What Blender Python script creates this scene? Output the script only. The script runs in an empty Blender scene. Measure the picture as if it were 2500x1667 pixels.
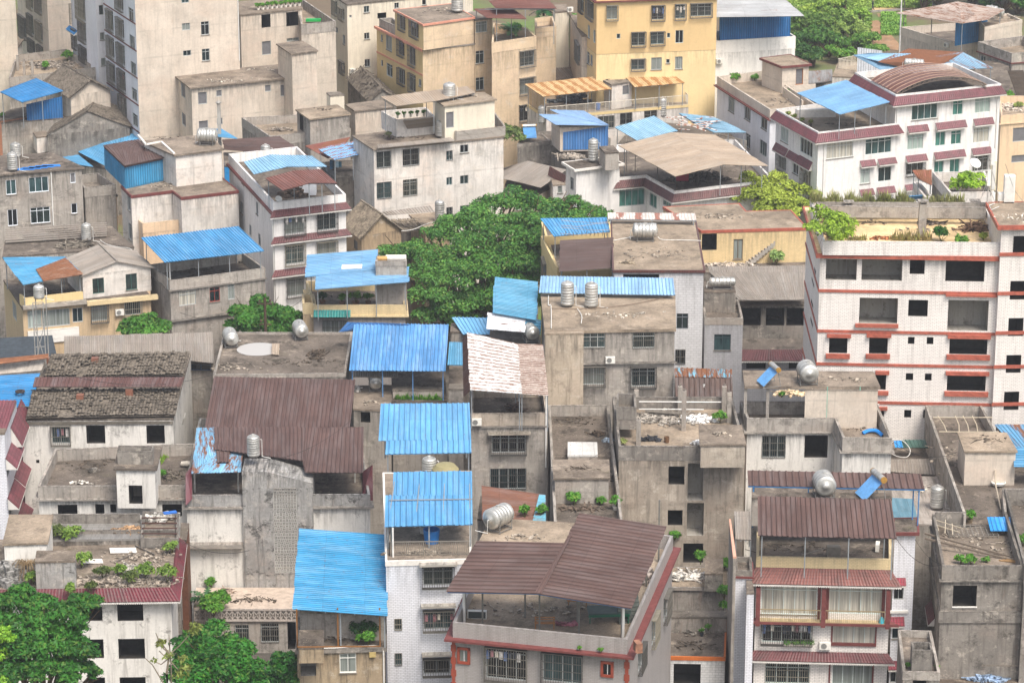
import bpy, math, random
import numpy as np
from mathutils import Vector
V=Vector
R=random.Random(7)
S=bpy.context.scene
COL=S.collection
# ---------------------------------------------------------------- camera
H=90.0; PITCH=math.radians(17.5); F=7400.0
cp,sp=math.cos(PITCH),math.sin(PITCH)
CAM=V((0,0,H))
OX=0;OY=0
def T(r,c):
    global OX,OY
    OX=2350*c; OY=(0,1568,3136,4700)[r]
def ray(x,y):
    px=(x+OX)/3.76-1250; py=833.5-(y+OY)/3.76
    return V((px, F*cp+py*sp, -F*sp+py*cp))
ZO=0.0
def P(x,y,z):
    z+=ZO
    d=ray(x,y); t=(z-H)/d.z
    return CAM+d*t
def PY(x,y,Y):
    d=ray(x,y); return CAM+d*(Y/d.y)
def hit(x,y,a,n):
    d=ray(x,y); t=(a-CAM).dot(n)/d.dot(n)
    return CAM+d*t
BASE=-12.0
def ground_z(Y):
    if Y<235: return -8.0
    if Y<400: return -8.0+10.0*(Y-235)/165
    return 2.0
# ---------------------------------------------------------------- materials
def lin(h):
    h=h.lstrip('#'); o=[]
    for i in (0,2,4):
        c=int(h[i:i+2],16)/255
        o.append(c/12.92 if c<.04045 else ((c+.055)/1.055)**2.4)
    return (*o,1)
MC={}
class N:
    def __init__(s,name):
        s.m=bpy.data.materials.new(name); s.m.use_nodes=True
        s.t=s.m.node_tree; s.b=s.t.nodes['Principled BSDF']
        s.uv=s.t.nodes.new('ShaderNodeUVMap').outputs[0]
        oi=s.t.nodes.new('ShaderNodeObjectInfo').outputs['Random']
        s.rnd=oi
        mu=s.n('ShaderNodeVectorMath',operation='SCALE'); mu.inputs[0].default_value=(83,47,31); s.l(oi,mu.inputs['Scale'])
        ad=s.n('ShaderNodeVectorMath',operation='ADD'); s.l(s.uv,ad.inputs[0]); s.l(mu.outputs[0],ad.inputs[1])
        s.uvr=ad.outputs[0]
    def n(s,k,**a):
        x=s.t.nodes.new(k)
        for q,v in a.items(): setattr(x,q,v)
        return x
    def l(s,a,b): s.t.links.new(a,b)
    def noise(s,scale,sx=1,sy=1,detail=5,rough=.6,vec=None):
        mp=s.n('ShaderNodeMapping'); mp.inputs['Scale'].default_value=(sx,sy,1); s.l(vec or s.uvr,mp.inputs[0])
        x=s.n('ShaderNodeTexNoise'); x.inputs['Scale'].default_value=scale; x.inputs['Detail'].default_value=detail; x.inputs['Roughness'].default_value=rough
        s.l(mp.outputs[0],x.inputs['Vector']); return x.outputs['Fac']
    def topz(s):
        x=s.n('ShaderNodeSeparateXYZ'); s.l(s.n('ShaderNodeTexCoord').outputs['Generated'],x.inputs[0]); return x.outputs[2]
    def floors(s,p,w):
        x=s.n('ShaderNodeTexWave'); x.bands_direction='Y'; x.inputs['Scale'].default_value=.31416/p; x.inputs['Distortion'].default_value=.12; x.inputs['Detail'].default_value=3
        s.l(s.uv,x.inputs['Vector']); return s.ramp(x.outputs['Fac'],.985,.998)
    def tint(s,b,h):
        k=lin(h); m=(b[0]+b[1]+b[2])/(k[0]+k[1]+k[2]); return dk(k,m)
    def rib(s):  # mask for the dark lines that shade the ribs by colour
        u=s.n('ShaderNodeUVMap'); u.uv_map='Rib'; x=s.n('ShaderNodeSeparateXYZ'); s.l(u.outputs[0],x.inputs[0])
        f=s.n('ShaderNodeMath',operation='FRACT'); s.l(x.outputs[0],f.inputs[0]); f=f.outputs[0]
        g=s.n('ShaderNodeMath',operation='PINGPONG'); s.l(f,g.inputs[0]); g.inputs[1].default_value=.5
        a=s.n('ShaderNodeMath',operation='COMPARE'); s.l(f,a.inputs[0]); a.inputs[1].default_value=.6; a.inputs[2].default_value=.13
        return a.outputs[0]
    def isl(s): return s.n('ShaderNodeNewGeometry').outputs['Random Per Island']
    def ramp(s,f,a,b,va=0.0,vb=1.0):
        x=s.n('ShaderNodeMapRange'); x.clamp=True
        for i,v in zip(('From Min','From Max','To Min','To Max'),(a,b,va,vb)): x.inputs[i].default_value=v
        s.l(f,x.inputs['Value']); return x.outputs[0]
    def mix(s,f,a,b,mode='MIX'):
        x=s.n('ShaderNodeMix',data_type='RGBA',blend_type=mode)
        for sock,v in ((x.inputs[0],f),(x.inputs[6],a),(x.inputs[7],b)):
            if hasattr(v,'links') or isinstance(v,bpy.types.NodeSocket): s.l(v,sock)
            else: sock.default_value=v
        return x.outputs[2]
    def mul(s,a,b):
        x=s.n('ShaderNodeMath',operation='MULTIPLY')
        for i,v in enumerate((a,b)):
            if isinstance(v,bpy.types.NodeSocket): s.l(v,x.inputs[i])
            else: x.inputs[i].default_value=v
        return x.outputs[0]
    def out(s,col,rough=.85,metal=0,bump=None,bs=.3,bd=.03,spec=.3):
        if isinstance(col,bpy.types.NodeSocket): s.l(col,s.b.inputs['Base Color'])
        else: s.b.inputs['Base Color'].default_value=col
        if isinstance(rough,bpy.types.NodeSocket): s.l(rough,s.b.inputs['Roughness'])
        else: s.b.inputs['Roughness'].default_value=rough
        s.b.inputs['Metallic'].default_value=metal
        s.b.inputs['Specular IOR Level'].default_value=spec
        if bump is not None:
            x=s.n('ShaderNodeBump'); x.inputs['Strength'].default_value=bs; x.inputs['Distance'].default_value=bd
            s.l(bump,x.inputs['Height']); s.l(x.outputs[0],s.b.inputs['Normal'])
        return s.m
def dk(c,k): return (c[0]*k,c[1]*k,c[2]*k,1)
def cached(fn):
    def g(*a,**k):
        key=(fn.__name__,a,tuple(sorted(k.items())))
        if key not in MC: MC[key]=fn(*a,**k)
        return MC[key]
    return g
@cached
def concrete(h='#a89f92',dirt=.5,streak=.5):
    s=N('weathered_concrete'); b=lin(h); g=s.topz()
    big=s.noise(.3,1,.8,7,.68); c=s.mix(s.ramp(big,.34,.66),dk(b,.6+.3*(1-dirt)),dk(b,1.15))
    lt=s.noise(.7,1,1.2,8,.75); c=s.mix(s.mul(s.ramp(lt,.55,.62),.5),c,dk(lin('#d2c8ba'),1))
    wm=s.noise(.25,1,1.5,4,.6); c=s.mix(s.mul(s.ramp(wm,.5,.7),.3),c,s.tint(b,'#c4ab98'))
    st=s.noise(2.6,1,.07,6,.75); c=s.mix(s.mul(s.ramp(st,.5,.66),streak),c,dk(lin('#3b3732'),.9))
    blot=s.noise(.6,1,1.2,9,.8); c=s.mix(s.mul(s.ramp(blot,.53,.62),dirt),c,lin('#2f2c28'))
    dr=s.noise(3.2,1,.12,5,.7); c=s.mix(s.mul(s.mul(s.ramp(g,.88,1.0),s.ramp(dr,.42,.6)),.35+.5*dirt),c,lin('#26241f'))
    fl=s.floors(3.1,.06); c=s.mix(s.mul(fl,s.ramp(lt,.4,.65,0,.4)),c,dk(b,.4))
    fine=s.noise(5,1,1,5,.8); c=s.mix(s.ramp(fine,.35,.7,0,.2+.5*dirt),c,dk(b,.5))
    ru=s.noise(.8,1.6,.3,4,.6); c=s.mix(s.mul(s.ramp(ru,.66,.76),.3),c,lin('#8d6244'))
    return s.out(c,.92,bump=fine,bs=.6,bd=.03,spec=.15)
@cached
def roofcon(h='#7d756b',dirt=.6):
    s=N('stained_roof_concrete'); b=lin(h)
    big=s.noise(.22,1,1,8,.72); c=s.mix(s.ramp(big,.36,.64),dk(b,.55),dk(b,1.35))
    li=s.noise(.55,1,1,8,.75); c=s.mix(s.mul(s.ramp(li,.54,.66),.6),c,lin('#b3a594'))
    bl=s.noise(.4,1.2,1,9,.8); c=s.mix(s.mul(s.ramp(bl,.52,.6),dirt),c,lin('#2e2a25'))
    mo=s.noise(.3,1,1.3,6,.7,); c=s.mix(s.mul(s.ramp(mo,.62,.74),.3),c,lin('#5f6136'))
    fine=s.noise(4.5,1,1,6,.85); c=s.mix(s.ramp(fine,.42,.7,0,.65),c,dk(b,.35))
    sp=s.noise(7,1,1,2,.5); c=s.mix(s.ramp(sp,.68,.74,0,.6),c,lin('#c9bda8'))
    return s.out(c,.95,bump=fine,bs=.6,bd=.03,spec=.12)
@cached
def plaster(h='#e2ddd4',dirt=.5):
    s=N('stained_plaster'); b=lin(h); g=s.topz()
    big=s.noise(.3,1,1,7,.65); c=s.mix(s.ramp(big,.35,.7),dk(b,.82),b)
    st=s.noise(2.2,1,.07,7,.75); c=s.mix(s.mul(s.ramp(st,.5,.68),dirt*.75),c,lin('#5a534a'))
    bl=s.noise(.6,1,1,9,.8); c=s.mix(s.mul(s.ramp(bl,.55,.64),dirt*.9),c,lin('#4a453e'))
    dr=s.noise(3,1,.12,5,.7); c=s.mix(s.mul(s.mul(s.ramp(g,.9,1.0),s.ramp(dr,.42,.6)),.15+.7*dirt),c,lin('#3a362f'))
    fine=s.noise(5,1,1,5,.8); c=s.mix(s.ramp(fine,.42,.75,0,.35*(.3+dirt)),c,dk(b,.5))
    return s.out(c,.88,bump=fine,bs=.3,bd=.015,spec=.2)
@cached
def brick(h='#e9e6e2',g='#8b8784',w=.30,hh=.115,mort=.012,dirt=.25,var=.1):
    s=N('small_wall_tiles'); b=lin(h)
    x=s.n('ShaderNodeTexBrick'); x.offset=.5
    for k,v in (('Scale',1),('Mortar Size',mort),('Brick Width',w),('Row Height',hh),('Mortar Smooth',.2),('Bias',0)): x.inputs[k].default_value=v
    x.inputs['Color1'].default_value=b; x.inputs['Color2'].default_value=dk(b,1-var); x.inputs['Mortar'].default_value=tuple(.6*p_+.4*q_ for p_,q_ in zip(lin(g),b))
    s.l(s.uv,x.inputs['Vector']); c=x.outputs[0]
    st=s.noise(2.2,1,.07,7,.75); c=s.mix(s.mul(s.ramp(st,.5,.7),dirt+.15),c,lin('#5a544d'))
    g=s.topz(); dr=s.noise(3,1,.12,5,.7); c=s.mix(s.mul(s.mul(s.ramp(g,.9,1.0),s.ramp(dr,.42,.6)),.4),c,lin('#3f3a34'))
    bp=s.noise(3.1,1,2.6,2,.4); c=s.mix(s.ramp(bp,.62,.66,0,.22),c,dk(b,.6))
    big=s.noise(.3,1,1,6,.65); c=s.mix(s.ramp(big,.4,.75,0,.35),c,dk(b,.62))
    return s.out(c,.5,spec=.4)
@cached
def metal(h='#57a3e0',rust=.2,rs=1.0,fade=.3,dy=.6):
    s=N('painted_sheet_metal'); b=lin(h)
    if b[2]>b[0]*1.25: b=(b[0]*.64,b[1]*.79,b[2]*.86,1)
    pn=s.n('ShaderNodeTexBrick'); pn.offset=0
    for k,v in (('Scale',1),('Mortar Size',.025),('Brick Width',.95),('Row Height',2.9),('Mortar Smooth',.4),('Bias',0)): pn.inputs[k].default_value=v
    pn.inputs['Color1'].default_value=(.86,.86,.86,1); pn.inputs['Color2'].default_value=(1.1,1.1,1.1,1); pn.inputs['Mortar'].default_value=(.62,.62,.62,1)
    s.l(s.uvr,pn.inputs['Vector'])
    big=s.noise(.5,1,.6,6,.65); c=s.mix(s.ramp(big,.32,.68),dk(b,.78),dk(b,1.12))
    c=s.mix(.8,c,pn.outputs[0],'MULTIPLY')
    ln=s.noise(4.5,1,.05,4,.7); c=s.mix(s.ramp(ln,.42,.7,0,.6*dy),c,dk(b,.5))
    fd=s.noise(1.8,1,.12,7,.75); c=s.mix(s.mul(s.ramp(fd,.46,.66),.12+.8*fade),c,s.mix(.5,lin('#c6d2d6'),dk(b,1.4)))
    dirt=s.noise(1.1,1,.5,8,.8); c=s.mix(s.mul(s.ramp(dirt,.55,.68),.45*dy),c,dk(lin('#4d4a47'),1))
    c=s.mix(s.mul(s.rib(),.5),c,dk(b,.42))  # dark groove lines put the shading of the ribs into the colour
    sc=s.noise(9,1,.5,2,.5); c=s.mix(s.ramp(sc,.66,.7,0,.9*dy),c,lin('#6f5248'))
    r1=s.noise(1.5*rs,1.3,.3,8,.8); lo=.72-.40*rust
    f=s.ramp(r1,lo,lo+.07)
    r2=s.noise(5,1,.5,5,.7); rc=s.mix(r2,lin('#4a2c20'),lin('#946547'))
    c=s.mix(s.mul(f,min(1,rust*3)),c,rc)
    return s.out(c,.65,bump=ln,bs=.15,bd=.01,spec=.2)
@cached
def bandrust(h='#e8e4dc',rc='#a0552a',w=1.1,amt=.55,vert=True):
    s=N('sheet_metal_with_rust_bands'); b=lin(h)
    wv=s.n('ShaderNodeTexWave'); wv.bands_direction='Y' if vert else 'X'
    wv.inputs['Scale'].default_value=.314/w*1.0; wv.inputs['Distortion'].default_value=4.5; wv.inputs['Detail'].default_value=6; wv.inputs['Detail Scale'].default_value=1.6; wv.inputs['Detail Roughness'].default_value=.7
    s.l(s.uv,wv.inputs['Vector'])
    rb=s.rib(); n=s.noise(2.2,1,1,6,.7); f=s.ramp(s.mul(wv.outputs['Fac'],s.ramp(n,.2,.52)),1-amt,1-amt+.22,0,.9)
    dz=s.noise(1.4,1,1,7,.75); b2=s.mix(s.ramp(dz,.4,.65),b,dk(b,.62)); c=s.mix(f,b2,lin(rc)); c=s.mix(s.mul(rb,.35),c,dk(b,.4)); n2=s.noise(6,1,1,4,.6); c=s.mix(s.ramp(n2,.4,.8,0,.4),c,dk(lin(rc),1.3))  # includes dark rib lines painted in as shading
    return s.out(c,.7,spec=.2)
@cached
def clay(h='#6d655b'):
    s=N('old_grey_clay_tiles'); b=lin(h)
    n=s.noise(5,1,1,6,.8); c=s.mix(s.ramp(n,.35,.65),dk(b,.35),dk(b,1.6))
    n2=s.noise(1.1,1,1,7,.8); c=s.mix(s.ramp(n2,.48,.62,0,.75),c,lin('#2e2b27'))
    return s.out(c,.95,bump=n,bs=.8,bd=.04,spec=.1)
@cached
def glaze(h='#7c3a40'):
    s=N('glazed_eave_tiles'); b=lin(h)
    n=s.noise(2.5,1,.4,6,.7); c=s.mix(s.ramp(n,.3,.7),dk(b,.65),dk(b,1.35))
    x=s.n('ShaderNodeTexBrick'); x.offset=0
    for k,v in (('Scale',1),('Mortar Size',.022),('Brick Width',.24),('Row Height',.3),('Mortar Smooth',.3)): x.inputs[k].default_value=v
    x.inputs['Color1'].default_value=(1,1,1,1); x.inputs['Color2'].default_value=(.85,.85,.85,1); x.inputs['Mortar'].default_value=(.45,.4,.4,1)
    s.l(s.uv,x.inputs['Vector']); c=s.mix(1.0,c,x.outputs[0],'MULTIPLY')
    c=s.mix(s.mul(s.rib(),.4),c,dk(b,.4)); n3=s.noise(.9,1,.5,8,.75); c=s.mix(s.ramp(n3,.5,.66,0,.6),c,lin('#4a4440'))  # first mix paints shading lines along the tile ribs
    return s.out(c,.5,spec=.4)
@cached
def plain(name,h,rough=.7,metal=0,var=.15,spec=.3):
    s=N(name); b=lin(h)
    n=s.noise(2.5,1,1,5,.65); c=s.mix(s.ramp(n,.3,.7),dk(b,1-var),dk(b,1+var))
    return s.out(c,rough,metal,spec=spec)
@cached
def steel():
    s=N('brushed_stainless_steel')
    n=s.noise(3,.2,3,4,.6); c=s.mix(s.ramp(n,.3,.7),lin('#96958f'),lin('#d8d6d0'))
    n2=s.noise(1.5,1,1,5,.7); c=s.mix(s.ramp(n2,.52,.72,0,.5),c,lin('#5a544c'))
    return s.out(c,.45,.6)
@cached
def curtain(h='#b9c4bd'):
    s=N('drawn_curtain'); b=lin(h)
    n=s.noise(4,2.2,.04,3,.6); c=s.mix(s.ramp(n,.35,.65),dk(b,.45),b)
    return s.out(c,.4,spec=.5)
@cached
def glass(h='#1c2a2c'):
    s=N('window_glass'); b=lin(h)
    n=s.noise(1.2,1.5,.5,3,.6); c=s.mix(s.ramp(n,.3,.7),dk(b,.5),dk(b,1.7))
    return s.out(c,.12,spec=.6)
@cached
def rubble(h='#8a8176'):
    s=N('broken_rubble'); b=lin(h)
    n=s.noise(3,1,1,3,.6,vec=s.n('ShaderNodeTexCoord').outputs['Object']); c=s.mix(s.ramp(n,.4,.6),dk(b,.4),dk(b,1.7))
    return s.out(c,.95)
@cached
def leaf(a='#2f5a22',b='#4f8a2c'):
    s=N('leaf_green'); a=dk(lin(a),.72); b=dk(lin(b),.8)
    tc=s.n('ShaderNodeTexCoord').outputs['Object']
    n=s.noise(.32,1,1,3,.6,vec=tc); n2=s.noise(2.6,1,1,3,.7,vec=tc)
    c=s.mix(s.ramp(n,.35,.65),a,b); c=s.mix(s.ramp(n2,.35,.75,0,.6),c,dk(b,1.3))
    isl=s.isl(); c=s.mix(s.ramp(isl,0,.5,.55,0),c,dk(a,.5)); c=s.mix(s.ramp(isl,.72,1,0,.55),c,dk(s.tint(b,'#9cb050'),1.5))
    m=s.out(c,.55,spec=.25)
    s.b.inputs['Subsurface Weight'].default_value=0
    tr=s.n('ShaderNodeBsdfTranslucent'); s.l(c,tr.inputs[0])
    mx=s.n('ShaderNodeMixShader'); mx.inputs[0].default_value=.2
    o=s.t.nodes['Material Output']; s.l(s.b.outputs[0],mx.inputs[1]); s.l(tr.outputs[0],mx.inputs[2]); s.l(mx.outputs[0],o.inputs[0])
    return m
FRAME=lambda h='#a5a8a6':plain('window_frame_paint',h,.5,0,.1)
IRON=lambda h='#5d5b57':plain('iron_bars',h,.6,.3,.25)
WHITEP=lambda:plain('white_pvc','#d8d6d0',.5,0,.08)
DARKIN=lambda:plain('shade_dark_room_plaster','#3a3733',.95,0,.3)  # near-black tone puts the shade of deep openings into the room colour
ROOMIN=lambda:plaster('#a8a39a',.8)
# ---------------------------------------------------------------- mesh builder
class MB:
    def __init__(s): s.v=[];s.f=[];s.uv=[];s.sm=[];s.rb={}
    def quad(s,a,b,c,d,uv=None,smooth=False):
        k=len(s.v); s.v+= [tuple(a),tuple(b),tuple(c),tuple(d)]; s.f.append((k,k+1,k+2,k+3)); s.sm.append(smooth)
        if uv is None:
            w=(V(b)-V(a)).length; h=(V(d)-V(a)).length
            if abs(a[2]-c[2])<1e-4: uv=[(q[0],q[1]) for q in (a,b,c,d)]
            else: uv=[(0,a[2]),(w,b[2]),(w,b[2]+h),(0,a[2]+h)]
        s.uv+=uv
    def tri(s,a,b,c,uv=None):
        k=len(s.v); s.v+=[tuple(a),tuple(b),tuple(c)]; s.f.append((k,k+1,k+2)); s.sm.append(False)
        if uv is None:
            d=(V(b)-V(a)); 
            uv=[(0,a[2]),((V(b)-V(a)).xy.length,b[2]),((V(c)-V(a)).xy.length,c[2])]
        s.uv+=uv
    def ngon(s,pts):
        k=len(s.v); s.v+=[tuple(p) for p in pts]; s.f.append(tuple(range(k,k+len(pts)))); s.sm.append(False)
        s.uv+=[(p[0],p[1]) for p in pts]
    def obox(s,c,ux,uy,uz):   # centre + half-extent vectors
        c=V(c);ux=V(ux);uy=V(uy);uz=V(uz)
        p=[c+a*ux+b*uy+d*uz for d in(-1,1) for b in(-1,1) for a in(-1,1)]
        for q in ((0,2,3,1),(4,5,7,6),(0,1,5,4),(2,6,7,3),(0,4,6,2),(1,3,7,5)): s.quad(*[p[i] for i in q])
    def bar(s,a,b,r=.03,r2=None):
        a=V(a);b=V(b);d=b-a
        if d.length<1e-5:return
        u=d.cross(V((0,0,1)))
        if u.length<1e-4:u=V((1,0,0))
        u.normalize(); w=d.cross(u).normalized()
        s.obox((a+b)/2,u*r,w*(r2 or r),d/2)
    def tube(s,pts,r=.04,n=6):
        pts=[V(p) for p in pts]; rings=[]
        for i,p in enumerate(pts):
            d=(pts[min(i+1,len(pts)-1)]-pts[max(i-1,0)]).normalized()
            u=d.cross(V((0,0,1)))
            if u.length<1e-3:u=V((1,0,0))
            u.normalize(); w=d.cross(u)
            rr=r[i] if isinstance(r,(list,tuple)) else r
            rings.append([p+(u*math.cos(6.2832*k/n)+w*math.sin(6.2832*k/n))*rr for k in range(n)])
        for i in range(len(rings)-1):
            for k in range(n):
                s.quad(rings[i][k],rings[i][(k+1)%n],rings[i+1][(k+1)%n],rings[i+1][k],smooth=True)
    def lathe(s,o,ax,prof,n=20):  # prof [(r,h)] along axis ax
        o=V(o);ax=V(ax).normalized(); u=ax.cross(V((0,.3,1)));u.normalize(); w=ax.cross(u)
        rings=[[o+ax*h+(u*math.cos(6.2832*k/n)+w*math.sin(6.2832*k/n))*r for k in range(n)] for r,h in prof]
        for i in range(len(rings)-1):
            for k in range(n):
                k2=(k+1)%n
                s.quad(rings[i][k2],rings[i][k],rings[i+1][k],rings[i+1][k2],uv=[(prof[i][0]*6.28*(k+1)/n,prof[i][1]),(prof[i][0]*6.28*k/n,prof[i][1]),(prof[i][0]*6.28*k/n,prof[i+1][1]),(prof[i][0]*6.28*(k+1)/n,prof[i+1][1])],smooth=True)
    def build(s,name,mat,parent=None,merge=False):
        o0=V((0,0,0)); p=parent
        while p is not None:
            o0=o0+p.location; p=p.parent
        me=bpy.data.meshes.new(name)
        me.from_pydata([(a[0]-o0.x,a[1]-o0.y,a[2]-o0.z) for a in s.v],[],s.f)
        l=me.uv_layers.new(name='UVMap')
        l.data.foreach_set('uv',[c for q in s.uv for c in q])
        if s.rb:
            l2=me.uv_layers.new(name='Rib'); z=[0.0]*(2*len(s.uv))
            for k,q in s.rb.items():
                for i,x in enumerate(q): z[2*(k+i)]=x
            me.uv_layers['Rib'].data.foreach_set('uv',z)
        me.polygons.foreach_set('use_smooth',s.sm)
        if merge:
            import bmesh
            bm=bmesh.new(); bm.from_mesh(me); bmesh.ops.remove_doubles(bm,verts=bm.verts,dist=1e-4); bm.to_mesh(me); bm.free()
        me.materials.append(mat)
        o=bpy.data.objects.new(name,me); COL.objects.link(o)
        if parent is not None: o.parent=parent
        return o
def tag(o,label,cat,group=None,kind=None):
    if label: o['label']=label
    if cat: o['category']=cat
    if group: o['group']=group
    if kind: o['kind']=kind
    return o
def thing(name,loc,label,cat,group=None):
    o=bpy.data.objects.new(name,None); o.empty_display_size=.5; COL.objects.link(o); o.location=loc
    return tag(o,label,cat,group)
def solo(mb,name,mat,loc,label,cat,group=None,kind=None):
    loc=V(loc); mb.v=[(a[0]-loc.x,a[1]-loc.y,a[2]-loc.z) for a in mb.v]
    o=mb.build(name,mat); o.location=loc; return tag(o,label,cat,group,kind)
# ---------------------------------------------------------------- polygons
def area(p): return .5*sum(p[i].x*p[(i+1)%len(p)].y-p[(i+1)%len(p)].x*p[i].y for i in range(len(p)))
def offset(p,d):     # d>0 outward for CCW
    n=len(p);o=[]
    for i in range(n):
        a,b,c=p[i-1],p[i],p[(i+1)%n]
        e1=(b-a).xy.normalized();e2=(c-b).xy.normalized()
        n1=V((e1.y,-e1.x));n2=V((e2.y,-e2.x))
        k=1+n1.dot(n2)
        m=(n1+n2)/max(k,.25)
        o.append(V((b.x+m.x*d,b.y+m.y*d,b.z)))
    return o
def atz(p,z): return [V((q.x,q.y,z)) for q in p]
FOOT=[]
# ---------------------------------------------------------------- windows
def make_window(root,kind,a,b,zt,zb,n,frame,rk):
    """a,b: wall-plane points (left,right) at z=0 of the opening; n outward normal"""
    e=(b-a);w=e.length;e=e/w;h=zt-zb
    up=V((0,0,1))
    def q(u,z,d=0): return V((a.x+e.x*u+n.x*d,a.y+e.y*u+n.y*d,z))
    dep={'o':2.6,'O':2.6,'B':1.7}.get(kind,.14)
    m=MB()
    # reveal
    A,Bq,C,D=q(0,zb),q(w,zb),q(w,zt),q(0,zt)
    A2,B2,C2,D2=q(0,zb,-dep),q(w,zb,-dep),q(w,zt,-dep),q(0,zt,-dep)
    if kind in 'oOB':
        ex=.6 if kind!='B' else 0
        # room box a little larger than the hole, reveal 0.2 thick
        t=-.2
        m.quad(A,Bq,q(w,zb,t),q(0,zb,t)); m.quad(Bq,C,q(w,zt,t),q(w,zb,t)); m.quad(C,D,q(0,zt,t),q(w,zt,t)); m.quad(D,A,q(0,zb,t),q(0,zt,t))
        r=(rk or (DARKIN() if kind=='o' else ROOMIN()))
        zf=zb-(.25 if kind!='B' else 0)
        g=[(0,zf),(w,zf),(w,zt+.1),(0,zt+.1)]
        f=[q(u,z,t) for u,z in g]; k=[q(u,z,-dep) for u,z in g]
        m.quad(k[0],k[1],k[2],k[3]); m.quad(f[0],f[1],k[1],k[0]); m.quad(f[3],k[3],k[2],f[2]); m.quad(f[0],k[0],k[3],f[3]); m.quad(f[1],f[2],k[2],k[1])
        if kind!='B' and w>1.2:   # a doorway in the back wall
            x0=w*R.uniform(.1,.5)
            m.quad(q(x0,zf,-dep+.02),q(x0+.8,zf,-dep+.02),q(x0+.8,zf+1.9 if zf+1.9<zt else zt,-dep+.02),q(x0,zf+1.9 if zf+1.9<zt else zt,-dep+.02))
        return m.build('window_opening' if kind!='B' else 'balcony_recess',r,root)
    for p in ((A,Bq,B2,A2),(Bq,C,C2,B2),(C,D,D2,C2),(D,A,A2,D2)): m.quad(*p)
    t=.05; cx=-.08
    def fb(u0,z0,u1,z1,d=cx):
        m.obox((q(u0,z0,d)+q(u1,z1,d))/2,e*abs(u1-u0)/2,n*.03,up*abs(z1-z0)/2)
    fb(0,zb,w,zb+t);fb(0,zt-t,w,zt);fb(0,zb+t,t,zt-t);fb(w-t,zb+t,w,zt-t)
    if kind!='d':
        nn=max(1,round(w/.75)); 
        if kind in 'gkcb' and nn==1 and w>.6: nn=2
        for i in range(1,nn): fb(w*i/nn-.025,zb+t,w*i/nn+.025,zt-t)
        if h>1.25 and R.random()<.6: fb(t,zt-.38,w-t,zt-.33)
    fo=m.build('window',FRAME(frame),root)
    p=MB(); p.quad(q(0,zb,-.12),q(w,zb,-.12),q(w,zt,-.12),q(0,zt,-.12),uv=[(0,0),(w,0),(w,h),(0,h)])
    if kind=='d': gm=plain('boarded_window','#6b6a6c',.8)
    elif kind=='k': gm=curtain(R.choice(['#b9c4bd','#c9c4b6','#aebfb6']))
    elif kind=='t': gm=glass('#3c6a62')
    else: gm=R.choice([glass('#1c2a2c'),glass('#26302f'),glass('#2f4446'),curtain('#8d948e'),glass('#15181a')])
    p.build('window_board' if kind=='d' else 'pane',gm,fo)
    if kind in 'bc':
        g=MB(); pr=(.42 if abs(n.y)>.8 else .3) if kind=='c' else .05
        ov=.08 if kind=='c' else 0
        u0,u1,z0,z1=-ov,w+ov,zb-(.18 if kind=='c' else 0),zt+ov
        nb=max(3,int((u1-u0)/.17)); r=.016
        for i in range(nb+1):
            u=u0+(u1-u0)*i/nb; g.bar(q(u,z0,pr),q(u,z1,pr),r)
        nh=max(2,int(h/.5))
        for i in range(nh+1):
            z=z0+(z1-z0)*i/nh; g.bar(q(u0,z,pr),q(u1,z,pr),r*1.1)
        if kind=='c':
            for i in range(nh+1):
                z=z0+(z1-z0)*i/nh
                for u in(u0,u1): g.bar(q(u,z,0),q(u,z,pr),r)
            for u in(u0,u1):
                for d in (.14,.28): g.bar(q(u,z0,d),q(u,z1,d),r)
            for k in range(4): g.bar(q(u0,z0,pr*(k+.5)/4),q(u1,z0,pr*(k+.5)/4),r)
            g.obox((q(u0,z1+.02,pr/2)+q(u1,z1+.02,pr/2))/2,e*(u1-u0)/2,n*(pr/2+.05),up*.015)
        g.build('security_grille',IRON(R.choice(['#77736b','#6a665f','#8b8577','#55534f'])),fo)
        if kind=='c' and R.random()<.35:
            k=int(w/.3)
            for i in range(k):
                if R.random()<.7:
                    l=MB();u=(i+.5)*w/k; hh=R.uniform(.4,.75)
                    l.obox(q(u,zt-.15-hh/2,.22),e*.11,n*.03,up*hh/2)
                    l.build('garment',plain('hung_cloth',R.choice(['#c9c4c0','#5a6d94','#9a6a70','#d8cfc0','#3f4450']),.9,0,.5),fo)
    elif kind in 'gk' and R.random()<.5:
        sl=MB(); sl.obox((q(0,zb-.04,.03)+q(w,zb-.04,.03))/2,e*(w/2+.06),n*.05,up*.035); sl.build('window_sill',concrete('#8f887d'),fo)
    return fo
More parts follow.
